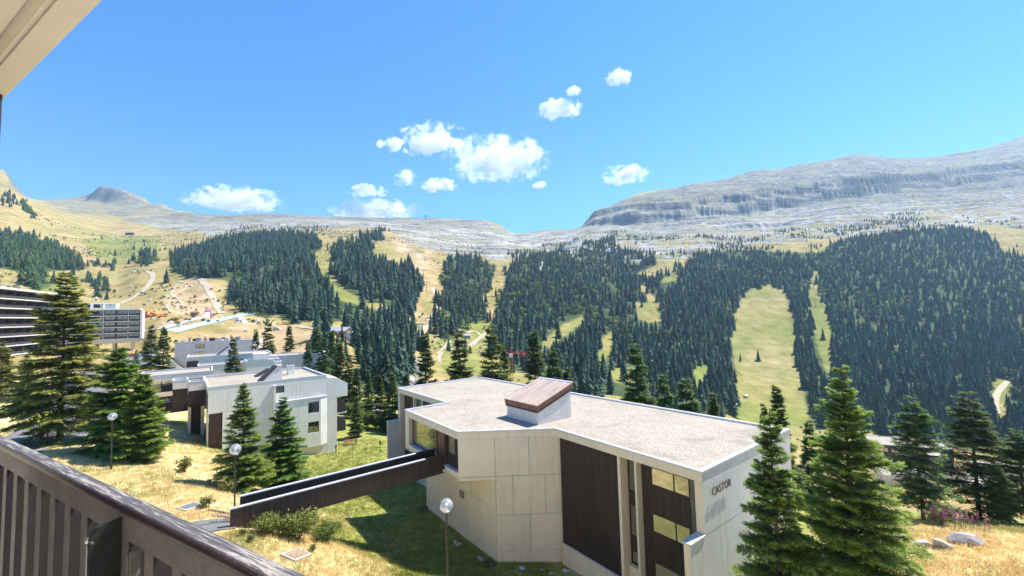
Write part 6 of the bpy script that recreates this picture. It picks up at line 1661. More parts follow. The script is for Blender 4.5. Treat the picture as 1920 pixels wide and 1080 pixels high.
# fireweed
def mat_plain(name, c): return surf(name, c, tuple(x * .75 for x in c), 8, .7, coords='Object')
M['fireweed'] = mat_plain('fireweed_pink', (0.52, 0.12, 0.36)); M['stem'] = mat_plain('fireweed_stem', (0.25, 0.22, 0.08))
def fireweed_mesh(seed):
    g = np.random.default_rng(seed); st = MB(); fl = MB()
    for k in range(7):
        x, y = g.normal(0, .22, 2); h = g.uniform(.8, 1.25); lx, ly = g.normal(0, .08, 2)
        st.tube([(x, y, -.05), (x + lx, y + ly, h)], [.012, .006], 4)
        for i in range(10):
            a = g.uniform(0, 6.28); z = h * (.2 + .4 * i / 10); e = (x + lx * z / h + .14 * math.cos(a), y + ly * z / h + .14 * math.sin(a), z - .03)
            st.add([(x + lx * z / h, y + ly * z / h, z), (e[0] - .02 * math.sin(a), e[1] + .02 * math.cos(a), e[2]), (e[0] + .05 * math.cos(a), e[1] + .05 * math.sin(a), e[2] - .02)], [(0, 1, 2)])
        for i in range(16):
            a = g.uniform(0, 6.28); z = h * (.62 + .4 * i / 16); r = .06 * (1.2 - i / 16); c = (x + lx * z / h + r * math.cos(a), y + ly * z / h + r * math.sin(a), z)
            fl.add([(c[0] - .03, c[1], c[2]), (c[0] + .03, c[1] + .01, c[2]), (c[0], c[1] + .02, c[2] + .05), (c[0], c[1] - .03, c[2] + .02)], [(0, 1, 2), (1, 3, 2), (3, 0, 2)])
    return st.mesh('fireweed_stems', M['stem']), fl.mesh('fireweed_flowers', M['fireweed'])
FW_ = [fireweed_mesh(k) for k in range(2)]
for k, (px, py) in enumerate(((1752, 986), (1762, 984), (1772, 988), (1782, 990), (1768, 980), (1742, 984), (1800, 994), (1845, 1000))):
    q = place(px, py); t = thing('fireweed_plant', 'pink fireweed clump on the crest of the knoll behind the boulders', 'plant', tuple(q), k * 1.3, 'fireweed on the knoll')
    obj('stems', FW_[k % 2][0], None, t); obj('flowers', FW_[k % 2][1], None, t)

# ------------------------------------------------------------------ grass
def mat_grass():
    m, nt, b, out = new_mat('grass_blades')
    g = nt.nodes.new('ShaderNodeNewGeometry')
    col, nf = lawn_nodes(nt, g.outputs['Position'])
    oi = nt.nodes.new('ShaderNodeObjectInfo')
    col = mixc(nt, 1.0, col, ramp(nt, oi.outputs['Random'], [(0, (1.0, 1.0, .92)), (.5, (1.2, 1.2, 1.16)), (1, (1.4, 1.36, 1.28))]), 'MULTIPLY')
    nt.links.new(col, b.inputs['Base Color']); b.inputs['Roughness'].default_value = .8; b.inputs['Specular IOR Level'].default_value = .15
    tr = nt.nodes.new('ShaderNodeBsdfTranslucent'); nt.links.new(col, tr.inputs[0]); mx = nt.nodes.new('ShaderNodeMixShader'); mx.inputs[0].default_value = .5
    nt.links.new(b.outputs[0], mx.inputs[1]); nt.links.new(tr.outputs[0], mx.inputs[2]); nt.links.new(mx.outputs[0], out.inputs[0])
    return m
M['grass'] = mat_grass()
def tuft(name, seed, nbl, h, sp):
    g = np.random.default_rng(seed); V = []; T = []
    for k in range(nbl):
        a = g.uniform(0, 6.28); x, y = g.normal(0, sp, 2); hh = h * g.uniform(.5, 1.2); le = hh * g.uniform(.1, .6); w = .012 * g.uniform(.8, 1.6) * h / .2
        dx, dy = math.cos(a), math.sin(a); b = len(V)
        V += [(x - dy * w, y + dx * w, -.02), (x + dy * w, y - dx * w, -.02), (x + dx * le * .4 + dy * w * .7, y + dy * le * .4 - dx * w * .7, hh * .6), (x + dx * le, y + dy * le, hh)]
        T += [(b, b + 1, b + 2), (b, b + 2, b + 3)]
    return tri_mesh(name, V, T, None, M['grass'])
TUFT = [tuft('tuft%d' % k, 60 + k, 16, (.08, .11, .16)[k], .14) for k in range(3)]
def grass_points(n, a0, a1, d0, d1):
    a = np.radians(RNG.uniform(a0, a1, n)); d = d0 * (d1 / d0) ** RNG.uniform(0, 1, n) ** .85
    return np.stack([d * np.sin(a), d * np.cos(a)], -1)
gp = np.concatenate([grass_points(60000, -54, 4, 17, 75), grass_points(14000, 38, 54, 17, 45), grass_points(6000, -4, 40, 14, 30)])
def in_world(poly, P): return in_poly(P[:, 0], P[:, 1], poly)
keep = ~in_world([tuple(p) for p in offset_poly(low, -0.15)], gp) & ~in_world([f2.p(-.1, .6), f2.p(15.4, .6), f2.p(15.4, -14), f2.p(-.1, -14)], gp)
for cl, hw in (([fBR.p(2.2, -.9), fBR.p(-2.2, -0.9), (-20.2, 22.6), (-18.5, 18.5), (-12, 12), (-8, 7)], 1.35), ([(-44.0, 30.0), (-47.5, 40.0), (-50.0, 46), (-58, 56), (-75, 72)], 3.7)):
    for a, b in zip(cl[:-1], cl[1:]):
        a, b = np.array(a[:2]), np.array(b[:2]); s_ = np.clip(((gp - a) @ (b - a)) / ((b - a) @ (b - a)), 0, 1)
        keep &= np.linalg.norm(gp - a - s_[:, None] * (b - a), axis=1) > hw
gp = gp[keep]
gh = fbm(gp[:, 0] / 3.0, gp[:, 1] / 3.0, 91, 3)
gp3 = np.concatenate([gp, ground_z(gp[:, 0], gp[:, 1])[:, None]], -1)
scatter('grass', gp3, RNG.uniform(.55, 1.25, len(gp)) * (1 + .5 * gh), RNG.integers(0, 3, len(gp)), TUFT, 'dry straw-coloured grass with green patches on the slopes', 'grass', .12)
# ================================================================== THINGS IN THE MIDDLE DISTANCE
# chalet above the spruces
q = on_ground(640, 629)
ch = thing('chalet', 'brown wooden chalet with low pitched roof at the foot of the left forest', 'chalet', tuple(q), rad(-14))
M['chalet_wood'] = mat_cladding('chalet_wood', (0.30, 0.17, 0.11)); M['roof_grey'] = surf('sheet_roof', (0.46, 0.46, 0.48), (0.36, 0.36, 0.38), 1.0, .5, metal=.2)
MB().box(-6.5, 5.0, -4, 4, -3, 3.0).local('wall', M['chalet_wood'], ch); MB().box(-6.7, 5.2, -4.2, 4.2, -3, .6).local('stone_base', M['rock'], ch)
mb = MB(); mb.add([(-6.5, -4, 3), (-6.5, 4, 3), (-6.5, 0, 4.8), (5, -4, 3), (5, 4, 3), (5, 0, 4.8)], [(0, 2, 1), (3, 4, 5), (0, 3, 5, 2), (1, 2, 5, 4)]).local('gable', M['chalet_wood'], ch)
for s_ in (-1, 1): MB().hexa([(-7.4, s_ * 5.0, 2.55), (6, s_ * 5.0, 2.55), (6, 0, 4.85), (-7.4, 0, 4.85), (-7.4, s_ * 5.0, 2.8), (6, s_ * 5.0, 2.8), (6, 0, 5.1), (-7.4, 0, 5.1)]).local('roof', M['roof_grey'], ch)
for k in range(4):
    w_ = MB().box(-5.6 + k * 2.7, -4.2 + k * 2.7, -4.12, -3.98, 1.0, 2.3).local('window', M['glass'], ch)
MB().box(-7, 5.5, -6.2, -4.05, .3, .5).local('balcony', M['plank'], ch); MB().box(-7, 5.5, -6.25, -6.15, .5, 1.4).local('balcony_rail', M['chalet_wood'], ch)
MB().box(5.2, 9.5, -3, 3, -3, 2.2).local('annex', M['white'], ch)
q = on_ground(690, 627); o = MB().box(-5, 5, -2.2, 2.2, -1.5, .9).local('pool_cover', surf('turquoise_cover', (.08, .50, .42), (.06, .42, .36), 1, .5)); o.location = q; o.rotation_euler = (0, 0, .1); tag(o, 'turquoise rectangular pool cover right of the wooden chalet', 'pool')
# play slides on the slope: two long lanes, an arch, bouncy shapes
M['lane_blue'] = surf('lane_blue', (.50, .68, .80), (.62, .74, .82), .15, .5, coords='World'); M['green_pad'] = surf('green_pad', (.22, .52, .40), (.2, .46, .36), 1, .5); M['blue_pad'] = surf('blue_pad', (.3, .5, .62), (.26, .44, .56), 1, .5)
M['red_pad'] = surf('red_pad', (.55, .16, .14), (.48, .14, .12), 1, .6)
M['orange'] = surf('orange_fabric', (.75, .28, .05), (.62, .14, .04), .6, .6); M['pink'] = surf('pink_fabric', (.75, .35, .55), (.62, .2, .42), 1, .6); M['yellow'] = surf('yellow_fabric', (.75, .55, .08), (.7, .45, .06), 1, .6)
for lab, pp, w, pads in (('long pale blue tubing lane running up to the rocks', [(322, 622), (360, 613), (400, 603), (440, 594), (470, 588)], 6.5, ('green_pad', 'blue_pad')), ('shorter pale lane with red bumper above the long tubing lane', [(300, 617), (330, 608), (360, 600), (390, 594)], 3.6, ('red_pad', 'lane_blue'))):
    g = gpts(pp)
    t = thing('tubing_lane', lab, 'slide', tuple(g[0]))
    o = ribbon('lane_surface', g, w, M['lane_blue'], .35, 2.0, None); o.parent = t; o.location = -Vector(g[0])
    for s_, pm in ((-1, pads[0]), (1, pads[1])):
        P = np.array(g); d = np.gradient(P[:, :2], axis=0); d /= np.linalg.norm(d, axis=1, keepdims=True); nn = np.stack([d[:, 1], -d[:, 0]], -1) * (w / 2 + .4) * s_
        pts = [(a + n_[0], b + n_[1], gz(a + n_[0], b + n_[1]) + .4) for (a, b), n_ in zip(P[:, :2], nn)]
        o = MB().tube(pts, .32, 6).build('side_bumper', M[pm], t)
q = on_ground(390, 596); t = thing('inflatable_slide', 'pink and white inflatable slide at the top of the lanes', 'slide', tuple(q), .3)
for x in (-1.7, 1.7): MB().tube([(x, 0, -.3), (x, 0, 4.2), (x * .6, .3, 5.6), (0, .4, 6.1)], [.75, .7, .6, .5], 8).local('column', M['pink'], t, True)
MB().hexa([(-1.3, -6, -.3), (1.3, -6, -.3), (1.3, .5, -.3), (-1.3, .5, -.3), (-1.3, -6, .3), (1.3, -6, .3), (1.3, .5, 4.6), (-1.3, .5, 4.6)]).local('chute', M['white'], t)
for lab, px, py, s_ in (('big orange bouncy castle beside the long block', 280, 594, 1.0), ('small orange bouncy cushion right of the big orange one', 305, 594, .45)):
    q = on_ground(px, py); t = thing('bouncy_castle', lab, 'bouncy castle', tuple(q), .5); t.scale = (s_,) * 3
    MB().box(-5, 5, -3.5, 3.5, -.5, 1.1).local('base', M['red'], t, bevel=.4)
    MB().tube([(-4.4, 0, .8), (-3, 0, 3.4), (0, 0, 3.2), (2.5, 0, 2.2), (4.8, 0, .9)], [1.2, 1.3, 1.0, .9, .7], 10).local('back_roll', M['orange'], t, True)
    for x in (-4, 0, 4): MB().lathe([(0, 0), (.7, 0), (.8, 1.6), (.5, 2.2), (0, 2.4)], (x, -2.6, .9), 10).local('turret', M['yellow'], t, True)
q = on_ground(365, 592); t = thing('ticket_hut', 'small brown hut on the meadow above the tubing lanes', 'hut', tuple(q), .2)
MB().box(-2.2, 2.2, -1.6, 1.6, -1, 2.3).local('wall', M['chalet_wood'], t); MB().add([(-2.6, -2, 2.3), (2.6, -2, 2.3), (2.6, 2, 2.3), (-2.6, 2, 2.3), (-2.6, 0, 3.3), (2.6, 0, 3.3)], [(0, 1, 5, 4), (2, 3, 4, 5), (0, 4, 3), (1, 2, 5), (3, 2, 1, 0)]).local('roof', M['chalet_wood'], t); MB().box(-.6, .6, -1.66, -1.58, -.2, 1.8).local('door', M['frame'], t)
# rocks and rubble in the ravine and on the earth bank
for k, (px, py, r_, lab) in enumerate(((450, 603, 6, 'dark boulder at the upper end of the tubing lane'), (520, 618, 4, 'pale boulder on the earth bank above the spruces'), (748, 700, 5, 'large pale rock high in the ravine'), (760, 715, 4, 'large pale rock low in the ravine'), (740, 712, 3, 'smaller pale rock on the left side of the ravine'), (706, 772, 2.2, 'pale rock on the dry bank behind the hedge row'), (698, 760, 1.6, 'smaller rock above the pale one on the dry bank'))):
    q = on_ground(px, py)
    if q is not None: o = obj('rock', ST[k % 4]); o.location = q; o.scale = (r_, r_ * .8, r_ * .55); o.rotation_euler = (0, .1, k); tag(o, lab, 'rock')
# tower crane
M['crane_red'] = surf('crane_red', (.62, .07, .06), (.52, .05, .05), 2, .5); M['crane_orange'] = surf('crane_orange', (.75, .33, .05), (.65, .27, .04), 2, .5)
d_cr = 205.0; c0_ = at_y(958, 665, d_cr); zg = gz(c0_[0], c0_[1])
cr = thing('tower_crane', 'red and orange tower crane between the spruces beyond the roof', 'crane', (c0_[0], c0_[1], zg))
Hm = c0_[2] - zg
mb = MB()
for sx in (-.7, .7):
    for sy in (-.7, .7): mb.tube([(sx, sy, -1), (sx, sy, Hm)], .13, 4)
nz = int(Hm / 1.6)
for k in range(nz):
    z0, z1 = k * Hm / nz, (k + 1) * Hm / nz; s_ = 1 if k % 2 else -1
    for a, b in (((-.7 * s_, -.7), (.7 * s_, -.7)), ((-.7 * s_, .7), (.7 * s_, .7)), ((-.7, -.7 * s_), (-.7, .7 * s_)), ((.7, -.7 * s_), (.7, .7 * s_))): mb.tube([(*a, z0), (*b, z1)], .08, 4)
mb.local('mast', M['crane_orange'], cr)
def jib(x0, x1, name):
    m_ = MB(); m_.tube([(x0, -.5, Hm + .4), (x1, -.5, Hm + .4)], .12, 4); m_.tube([(x0, .5, Hm + .4), (x1, .5, Hm + .4)], .12, 4); m_.tube([(x0, 0, Hm + 1.4), (x1, 0, Hm + 1.1)], .12, 4)
    n = int(abs(x1 - x0) / 1.2)
    for k in range(n):
        a, b = x0 + (x1 - x0) * k / n, x0 + (x1 - x0) * (k + .5) / n; c_ = x0 + (x1 - x0) * (k + 1) / n
        for y in (-.5, .5): m_.tube([(a, y, Hm + .4), (b, 0, Hm + 1.25)], .06, 4); m_.tube([(b, 0, Hm + 1.25), (c_, y, Hm + .4)], .06, 4)
    m_.local(name, M['crane_red'], cr)
jib(-.7, -6.5, 'front_jib'); jib(.7, 7.2, 'counter_jib')
MB().tube([(-.6, 0, Hm + .4), (0, 0, Hm + 3.6), (.6, 0, Hm + .4)], .16, 4).local('apex', M['crane_red'], cr)
MB().box(5.4, 7.3, -.7, .7, Hm - .9, Hm + .5).local('counterweight', M['crane_red'], cr); MB().box(-.9, .9, -1.9, -.75, Hm - 1.2, Hm + .6).local('cab', M['white'], cr)
for x in (-6.2, 6.8): MB().tube([(0, 0, Hm + 3.5), (x, 0, Hm + 1.2)], .05, 4).local('tie_bar', M['metal'], cr)
# ski-lift pylons and their cables
def pylon(label, px, py, h, rz=0.0, w=2.6):
    q = on_ground(px, py)
    t = thing('lift_pylon', label, 'pylon', tuple(q), rz, 'ski-lift pylons')
    MB().tube([(0, 0, -1), (0, 0, h)], [.5, .3], 8).local('mast', M['metal'], t); MB().box(-w, w, -.25, .25, h - .5, h).local('crossarm', M['metal'], t)
    for s_ in (-1, 1): MB().box(s_ * w - .2, s_ * w + .2, -1.5, 1.5, h - .9, h - .5).local('sheave_train', M['frame'], t)
    return np.array([q[0], q[1], q[2] + h - .7])
L1 = [pylon('lift pylon highest on the diagonal cable line of the middle slope', 1196, 545, 14), pylon('lift pylon midway on the diagonal cable line', 1262, 612, 14), pylon('lift pylon at the lower end of the diagonal cable line', 1346, 692, 15)]
for s_, lab in ((-1.5, 'left-hand steel cable of the diagonal lift line'), (1.5, 'right-hand steel cable of the diagonal lift line')):
    P = [p + np.array([s_ * 1.7, 0, 0]) for p in L1]; P = [P[0] + (P[0] - P[1]) * .3] + P + [P[2] + (P[2] - P[1]) * .35]
    o = MB().tube([tuple(p) for p in P], .16, 5).build('lift_cable', M['frame'], None); tag(o, lab, 'cable', 'cables of the diagonal lift')
for k, (px, py, h) in enumerate(((797, 492, 10), (794, 520, 11), (1530, 575, 12), (800, 545, 12), (1526, 540, 10), (866, 640, 10), (1212, 690, 12))): pylon(['small lift pylon high on the dry gully piste', 'lift pylon midway on the dry gully piste', 'lift pylon on the narrow piste beside the tall meadow', 'lift pylon low on the dry gully piste', 'lift pylon near the top of the narrow piste', 'lift pylon on the green meadow above the crane', 'lift pylon in the glade left of the diagonal cables'][k], px, py, h)
q = on_ground(789, 650); t = thing('cable_tower', 'tall pale lattice tower above the ravine', 'tower', tuple(q), .3)
Ht = 17; mb = MB()
for sx in (-1.6, 1.6):
    for sy in (-1.6, 1.6): mb.tube([(sx, sy, -2), (sx * .8, sy * .8, Ht)], .28, 4)
for k in range(6):
    s_ = 1 if k % 2 else -1; z0, z1 = k * Ht / 6, (k + 1) * Ht / 6
    for y in (-1.4, 1.4): mb.tube([(-1.5 * s_, y, z0), (1.5 * s_, y, z1)], .16, 4)
    for x in (-1.4, 1.4): mb.tube([(x, -1.5 * s_, z0), (x, 1.5 * s_, z1)], .16, 4)
mb.local('lattice', M['white'], t); MB().box(-3, 3, -2, 2, Ht, Ht + 1.4).local('head', M['white'], t)
for lab, px, py, s_ in (('small grey lift hut at the foot of the tall meadow piste', 1372, 765, 1.0), ('tiny dark hut on the lower tall meadow', 1398, 745, .5), ('small dark hut by the green meadow track', 876, 634, .9)):
    q = on_ground(px, py)
    t = thing('lift_hut', lab, 'hut', tuple(q), .4); t.scale = (s_,) * 3
    MB().box(-3, 3, -2.2, 2.2, -1, 3.2).local('wall', M['metal'], t); MB().add([(-3.6, -2.8, 3.1), (3.6, -2.8, 3.1), (3.6, 2.8, 3.1), (-3.6, 2.8, 3.1), (-3.6, 0, 4.4), (3.6, 0, 4.4)], [(0, 1, 5, 4), (2, 3, 4, 5), (0, 4, 3), (1, 2, 5), (3, 2, 1, 0)]).local('roof', M['roof_grey'], t)
# dark shed and mast on the far ridges
q = on_ground(243, 440)
if q is not None:
    t = thing('alpine_hut', 'tiny dark hut on the high meadow below the left peak', 'hut', tuple(q)); t.scale = (3, 3, 3)
    MB().box(-3, 3, -1.4, 1.4, -.5, 1.2).local('wall', M['brown'], t); MB().add([(-3.3, -1.8, 1.2), (3.3, -1.8, 1.2), (3.3, 1.8, 1.2), (-3.3, 1.8, 1.2), (-3.3, 0, 2.0), (3.3, 0, 2.0)], [(0, 1, 5, 4), (2, 3, 4, 5), (0, 4, 3), (1, 2, 5), (3, 2, 1, 0)]).local('roof', M['brown'], t)
for px in (798,):
    d_ = 1890.0; p = at_y(px, 404, d_); zg = gz(p[0], p[1]); t = thing('lift_station', 'tiny lift station mast on the skyline ridge', 'lift station', (p[0], p[1], zg)); h = max(12, p[2] - zg)
    MB().tube([(0, 0, -10), (0, 0, h)], [3, 2], 6).local('mast', M['metal'], t); MB().box(-8, 8, -3, 3, h - 5, h - 1).local('cabin', M['metal'], t)
# ------------------------------------------------------------------ village at the right, far below
zV = lambda px, py, d: float(at_y(px, py, d)[2])
for lab, px, py, d, az, L, dp, hgt, wall in (('long brown flat-roofed building glimpsed behind the right-hand spruces', 1640, 832, 215, 112, 30, 16, 9, 'brown'), ('pale flat roof low behind the open-branched spruces', 1770, 905, 190, 110, 26, 14, 8, 'white'), ('pale flat roof at the right edge behind the dark spruces', 1850, 880, 215, 112, 24, 14, 8, 'pale'), ('grey flat roof low between the big green spruce and the knoll', 1660, 890, 170, 110, 14, 10, 7, 'pale')):
    p = at_y(px, py, d); flat_block(lab, p[:2], az, L, dp, p[2], p[2] - hgt - 14, [(2 + k * 4.5, 5.2 + k * 4.5, p[2] - 3.6, p[2] - 1.6) for k in range(int(L / 4.8))], wall)
ribbon('village_square', [at_y(1700, 868, 225)[:2], at_y(1800, 880, 225)[:2], at_y(1930, 905, 215)[:2]], 34, M['track'], .3, 4.0)
p = at_y(1752, 850, 205); t = thing('market_parasol', 'large white parasol on the village square', 'parasol', (p[0], p[1], gz(p[0], p[1])))
hp = max(3.0, p[2] - t.location[2]); MB().tube([(0, 0, -.5), (0, 0, hp)], .12, 8).local('pole', M['metal'], t); MB().lathe([(0, hp + .6), (2.8, hp - .5), (2.8, hp - .8), (0, hp + .45)], (0, 0, 0), 8).local('canopy', M['white'], t)
# ------------------------------------------------------------------ cars
def car_mesh(col, name):
    prof = [(-2.1, .35), (-2.15, .75), (-1.95, .95), (-1.35, 1.0), (-.75, 1.45), (.75, 1.48), (1.45, 1.02), (2.1, .92), (2.15, .6), (2.1, .35)]
    n = len(prof); v = []
    for y, inset in ((-.86, 0), (.86, 0)): v += [(x, y * (1 if z < 1.05 else .82), z) for x, z in prof]
    return MB().add(v, [tuple(range(n)), tuple(range(2 * n - 1, n - 1, -1))] + [((i + 1) % n, i, i + n, (i + 1) % n + n) for i in range(n)]).mesh(name, surf(name + '_paint', col, tuple(c * .85 for c in col), 1, .25, spec=.6))
WHEEL = MB().tube([(0, -.11, 0), (0, .11, 0)], .33, 14).mesh('wheel', M['frame'])
GLS = MB().hexa([(-1.28, -.75, 1.02), (1.38, -.75, 1.02), (1.38, .75, 1.02), (-1.28, .75, 1.02), (-.76, -.715, 1.42), (.76, -.715, 1.43), (.76, .715, 1.43), (-.76, .715, 1.42)]).mesh('car_glass', M['glass'])
def car(label, x, y, rz, col):
    t = thing('parked_car', label, 'car', (x, y, gz(x, y) + .05), rz, 'parked cars')
    obj('body', car_mesh(col, 'car_body'), None, t); g = obj('window_band', GLS, None, t); g.scale = (1.01, 1.03, 1.0)
    for sx in (-1.3, 1.32):
        for sy in (-.8, .8): w = obj('wheel', WHEEL, None, t); w.location = (sx, sy, .33)
for lab, px, py, d, col in (('dark grey car in the car park below the stilts', 251, 686, 108, (.06, .065, .08)), ('white car nearest the stilts of the long block', 268, 664, 150, (.75, .75, .75)), ('red car at the far side of the car park', 244, 664, 150, (.5, .04, .04)), ('silver car at the right of the car park', 262, 676, 125, (.5, .5, .52))):
    p = at_y(px, py, d); car(lab, p[0], p[1], rad(40), col)
for lab, px, d, col in (('white car on the village square left of the trunk', 1775, 222, (.75, .75, .75)), ('blue car at the right end of the village square', 1888, 214, (.08, .2, .45)), ('pale car in the middle of the village square', 1835, 220, (.6, .6, .62))):
    p = at_y(px, 870, d); car(lab, p[0], p[1], rad(20), col)
# ------------------------------------------------------------------ two people at the parapet of the short bridge
M['skin'] = surf('skin', (.55, .36, .27), (.48, .31, .23), 5, .6); M['hair'] = surf('hair', (.08, .05, .035), (.05, .035, .025), 20, .7)
def person(label, x, y, z, rz, top, legs):
    t = thing('person', label, 'person', (x, y, z), rz)
    J = {'pel': (0, 0, .95, .15), 'waist': (0, 0, 1.12, .14), 'chest': (0, -.02, 1.34, .165), 'neck': (0, -.02, 1.50, .06), 'head': (0, -.04, 1.66, .105), 'crown': (0, -.03, 1.74, .085)}
    for s_, n in ((-1, 'l'), (1, 'r')):
        J.update({n + 'hip': (s_ * .1, 0, .88, .095), n + 'kn': (s_ * .1, -.02, .48, .062), n + 'an': (s_ * .1, .02, .08, .042), n + 'to': (s_ * .11, -.14, .035, .035), n + 'sh': (s_ * .19, -.01, 1.42, .065), n + 'el': (s_ * .25, -.1, 1.16, .045), n + 'wr': (s_ * .2, -.32, 1.16, .033), n + 'ha': (s_ * .19, -.4, 1.16, .035)})
    E_ = [('pel', 'waist'), ('waist', 'chest'), ('chest', 'neck'), ('neck', 'head'), ('head', 'crown')]
    for n in 'lr': E_ += [('pel', n + 'hip'), (n + 'hip', n + 'kn'), (n + 'kn', n + 'an'), (n + 'an', n + 'to'), ('chest', n + 'sh'), (n + 'sh', n + 'el'), (n + 'el', n + 'wr'), (n + 'wr', n + 'ha')]
    K = list(J); me = bpy.data.meshes.new('body'); me.from_pydata([J[k][:3] for k in K], [(K.index(a), K.index(b)) for a, b in E_], []); o = obj('body', me, None, t)
    m_ = o.modifiers.new('skin', 'SKIN')
    if not me.skin_vertices: me.attributes
    sv = me.skin_vertices[0].data if me.skin_vertices else None
    if sv is None:
        bm = bmesh.new(); bm.from_mesh(me); bm.verts.layers.skin.verify(); bm.to_mesh(me); bm.free(); sv = me.skin_vertices[0].data
    for i, k in enumerate(K): sv[i].radius = (J[k][3],) * 2; sv[i].use_root = (k == 'pel')
    o.modifiers.new('sub', 'SUBSURF').render_levels = 2
    m, nt, b, out = new_mat('clothes_' + label[:12]); tc = nt.nodes.new('ShaderNodeTexCoord'); sx = nt.nodes.new('ShaderNodeSeparateXYZ'); nt.links.new(tc.outputs['Object'], sx.inputs[0])
    r = ramp(nt, sx.outputs[2], [(0, (.1, .08, .06)), (.045, legs), (.515, top), (.825, (.55, .36, .27)), (.95, (.08, .05, .035))])
    for n_ in nt.nodes:
        if n_.type == 'VALTORGB': n_.color_ramp.interpolation = 'CONSTANT'
    mm = nt.nodes.new('ShaderNodeMath'); mm.operation = 'DIVIDE'; mm.inputs[1].default_value = 1.83; nt.links.new(sx.outputs[2], mm.inputs[0])
    for l in list(nt.links):
        if l.to_node.type == 'VALTORGB': nt.links.remove(l)
    vr = [n_ for n_ in nt.nodes if n_.type == 'VALTORGB'][0]; nt.links.new(mm.outputs[0], vr.inputs[0]); nt.links.new(r, b.inputs['Base Color']); b.inputs['Roughness'].default_value = .8
    me.materials.append(m)
    hm = MB().lathe([(0, .13), (.07, .115), (.115, .05), (.118, -.02), (.1, -.06)], (0, -.025, 1.70), 12).local('hair', M['hair'], t, True)
    return t
for lab, s_, o_, top in (('person in pale beige top leaning on the short dark bridge parapet', 8.9, -.55, (.62, .55, .46)), ('person in light grey top by the stair box on the short dark bridge', 10.6, -.6, (.6, .62, .66))):
    x, y = b2f.p(s_, o_); person(lab, x, y, -12.1, math.atan2(b2f.n[1], b2f.n[0]) + math.pi / 2, top, (.08, .09, .14))
# ------------------------------------------------------------------ low shrubs and stones strewn over the far slopes
def strew(n, d0, d1, seed, cond):
    g = np.random.default_rng(seed); a = np.radians(g.uniform(-54, 54, n)); d = np.sqrt(g.uniform(d0**2, d1**2, n)); X, Y = d * np.sin(a), d * np.cos(a)
    k = cond(X, Y, d); X, Y = X[k], Y[k]
    return np.stack([X, Y, ground_z(X, Y)], -1)
def free(X, Y):
    px, py = proj(np.stack([X, Y, far_z(X, Y)], -1)); ok = np.ones(len(X), bool)
    for poly, w in FOREST: ok &= ~in_poly(px, py, poly)
    return ok, px, py
def cond_b(X, Y, d):
    ok, px, py = free(X, Y)
    for poly in CLEAR[:2]: ok &= ~in_poly(px, py, poly)
    return ok & (fbm(X / 60, Y / 60, 101, 4) > .12)
BP = strew(26000, 150, 1500, 8, cond_b)
scatter('mountain_scrub', BP, RNG.uniform(.5, 2.6, len(BP)), RNG.integers(0, 2, len(BP)), BROAD, 'low dark juniper scrub dotted over the open slopes', 'scrub', .1, np.full(len(BP), 1.5))
def cond_s(X, Y, d): 
    ok, px, py = free(X, Y); return ok & (fbm(X / 90, Y / 90, 111, 4) > .05 - .35 * smooth(700, 1300, d))
SPn = strew(16000, 220, 1700, 9, cond_s)
scatter('mountain_stones', SPn, RNG.uniform(.25, 1.5, len(SPn)) ** 1.5, RNG.integers(0, 4, len(SPn)), [stone_mesh('far_stone%d' % k, 30 + k, 1) for k in range(4)], 'pale loose stones scattered over the open slopes', 'stones', .4)
# ================================================================== CLOUDS (beyond and above the haze)
def mat_cloud(dens):
    m = bpy.data.materials.new('cloud'); m.use_nodes = True; nt = m.node_tree; nt.nodes.clear()
    out = nt.nodes.new('ShaderNodeOutputMaterial'); pv = nt.nodes.new('ShaderNodeVolumePrincipled')
    tc = nt.nodes.new('ShaderNodeTexCoord'); g = nt.nodes.new('ShaderNodeNewGeometry')
    def mt(op, a, b=None, c=None, clamp=False):
        n = nt.nodes.new('ShaderNodeMath'); n.operation = op; n.use_clamp = clamp
        for i, v in enumerate((a, b, c)):
            if v is None: continue
            if isinstance(v, bpy.types.NodeSocket): nt.links.new(v, n.inputs[i])
            else: n.inputs[i].default_value = v
        return n.outputs[0]
    ln = nt.nodes.new('ShaderNodeVectorMath'); ln.operation = 'LENGTH'; nt.links.new(tc.outputs['Object'], ln.inputs[0])
    oi = nt.nodes.new('ShaderNodeObjectInfo'); ad = nt.nodes.new('ShaderNodeVectorMath'); ad.operation = 'ADD'
    nt.links.new(g.outputs['Position'], ad.inputs[0])
    n1 = noise(nt, g.outputs['Position'], 0.0032, 7, 0.64, 0.4); n2 = noise(nt, g.outputs['Position'], 0.013, 5, 0.65)
    f = mt('SUBTRACT', 0.92, mt('POWER', ln.outputs['Value'], 1.3))
    f = mt('ADD', f, mt('MULTIPLY_ADD', n1, 5.0, -2.86)); f = mt('ADD', f, mt('MULTIPLY_ADD', n2, 1.8, -0.92))
    # flat-ish base
    sx = nt.nodes.new('ShaderNodeSeparateXYZ'); nt.links.new(tc.outputs['Object'], sx.inputs[0])
    f = mt('SUBTRACT', f, mt('MULTIPLY', mt('MAXIMUM', mt('SUBTRACT', -0.30, sx.outputs[2]), 0.0), 2.2))
    edge = mt('MULTIPLY', mt('SUBTRACT', 1.0, ln.outputs['Value'], None, True), 6.0, None, True)
    d = mt('MULTIPLY', mt('MULTIPLY', mt('MAXIMUM', f, 0.0), 3.0, None, True), edge)
    nt.links.new(mt('MULTIPLY', d, dens), pv.inputs['Density'])
    pv.inputs['Color'].default_value = (1, 1, 1, 1); pv.inputs['Anisotropy'].default_value = 0.15
    nt.links.new(pv.outputs[0], out.inputs['Volume'])
    return m
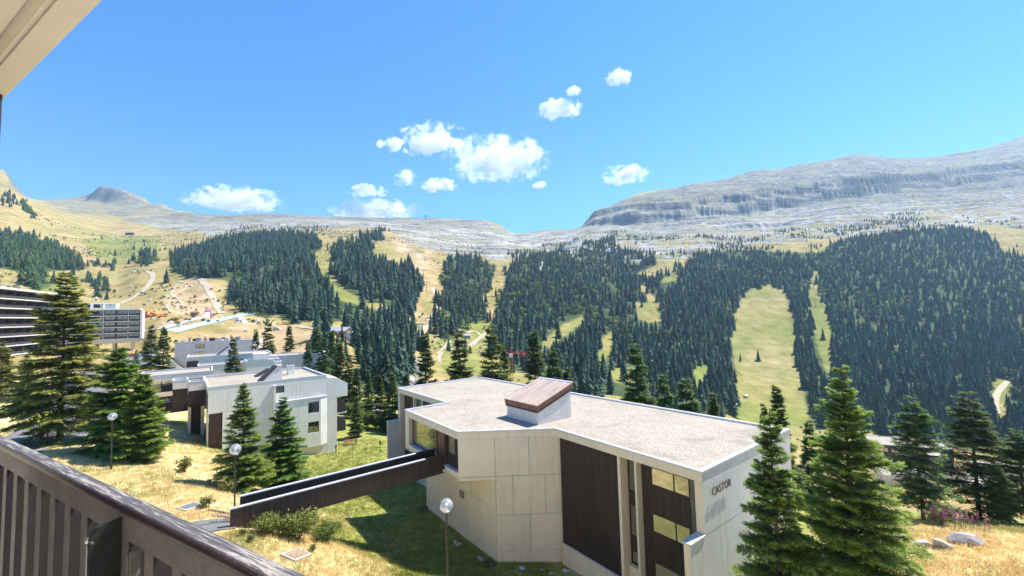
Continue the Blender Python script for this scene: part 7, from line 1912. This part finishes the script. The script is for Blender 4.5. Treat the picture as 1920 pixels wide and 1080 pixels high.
bm = bmesh.new(); bmesh.ops.create_icosphere(bm, subdivisions=3, radius=1.0); cme = bpy.data.meshes.new('cloud'); bm.to_mesh(cme); bm.free()
CD = 9000.0
for lab, px, py, w, h in (('long white cumulus low over the ridge left of centre', 440, 378, 190, 50), ('flat white cloud resting on the ridge line in the middle', 705, 397, 175, 40), ('bright cloud at the upper left of the central group', 812, 266, 150, 68), ('largest white cloud of the central group', 930, 305, 205, 98),
                          ('small oval cloud below the largest one', 822, 350, 82, 30), ('small ragged cloud above the ridge-line cloud', 688, 361, 80, 32), ('faint wisp right of the small ragged cloud', 760, 336, 50, 44), ('single bright cloud high above the saddle', 1048, 207, 92, 50), ('tiny puff just above the single bright cloud', 1077, 173, 34, 24),
                          ('highest small puff right of centre', 1163, 147, 58, 42), ('flat bright cloud above the right-hand massif', 1172, 330, 98, 40), ('faint streak at the left of the central group', 735, 272, 60, 30), ('tiny wisp right below the largest cloud', 1015, 348, 36, 16)):
    CD = 8200.0 if w > 120 and py < 340 else (11800.0 if px < 900 else 9500.0)
    p = at_y(px, py, CD); s_ = CD / FPX * 0.88
    o = obj('cloud', cme.copy(), mat_cloud(min(.02, 5.0 / (h * s_)))); o.location = p; o.scale = (w * .5 * s_ * 1.22, w * .42 * s_, h * .5 * s_ * 1.3); tag(o, lab, 'cloud', 'small cumulus clouds')
# ================================================================== HAZE in the valley air
zlo = min(float(v) for v in _GZ.min(axis=1)) - 60; zhi = float(_GZ.max()) + 120
bb = MB().box(-4900, 4900, -60, 5260, zlo, zhi)
hz = bb.build('haze', None)
hm = bpy.data.materials.new('haze'); hm.use_nodes = True; nt = hm.node_tree; nt.nodes.clear()
out = nt.nodes.new('ShaderNodeOutputMaterial'); pv = nt.nodes.new('ShaderNodeVolumePrincipled')
pv.inputs['Color'].default_value = (0.44, 0.70, 1.0, 1); pv.inputs['Density'].default_value = 0.00010; pv.inputs['Anisotropy'].default_value = 0.25
nt.links.new(pv.outputs[0], out.inputs['Volume'])
hz.data.materials.append(hm)
tag(hz, 'thin blue summer haze filling the valley air', 'haze', kind='stuff')
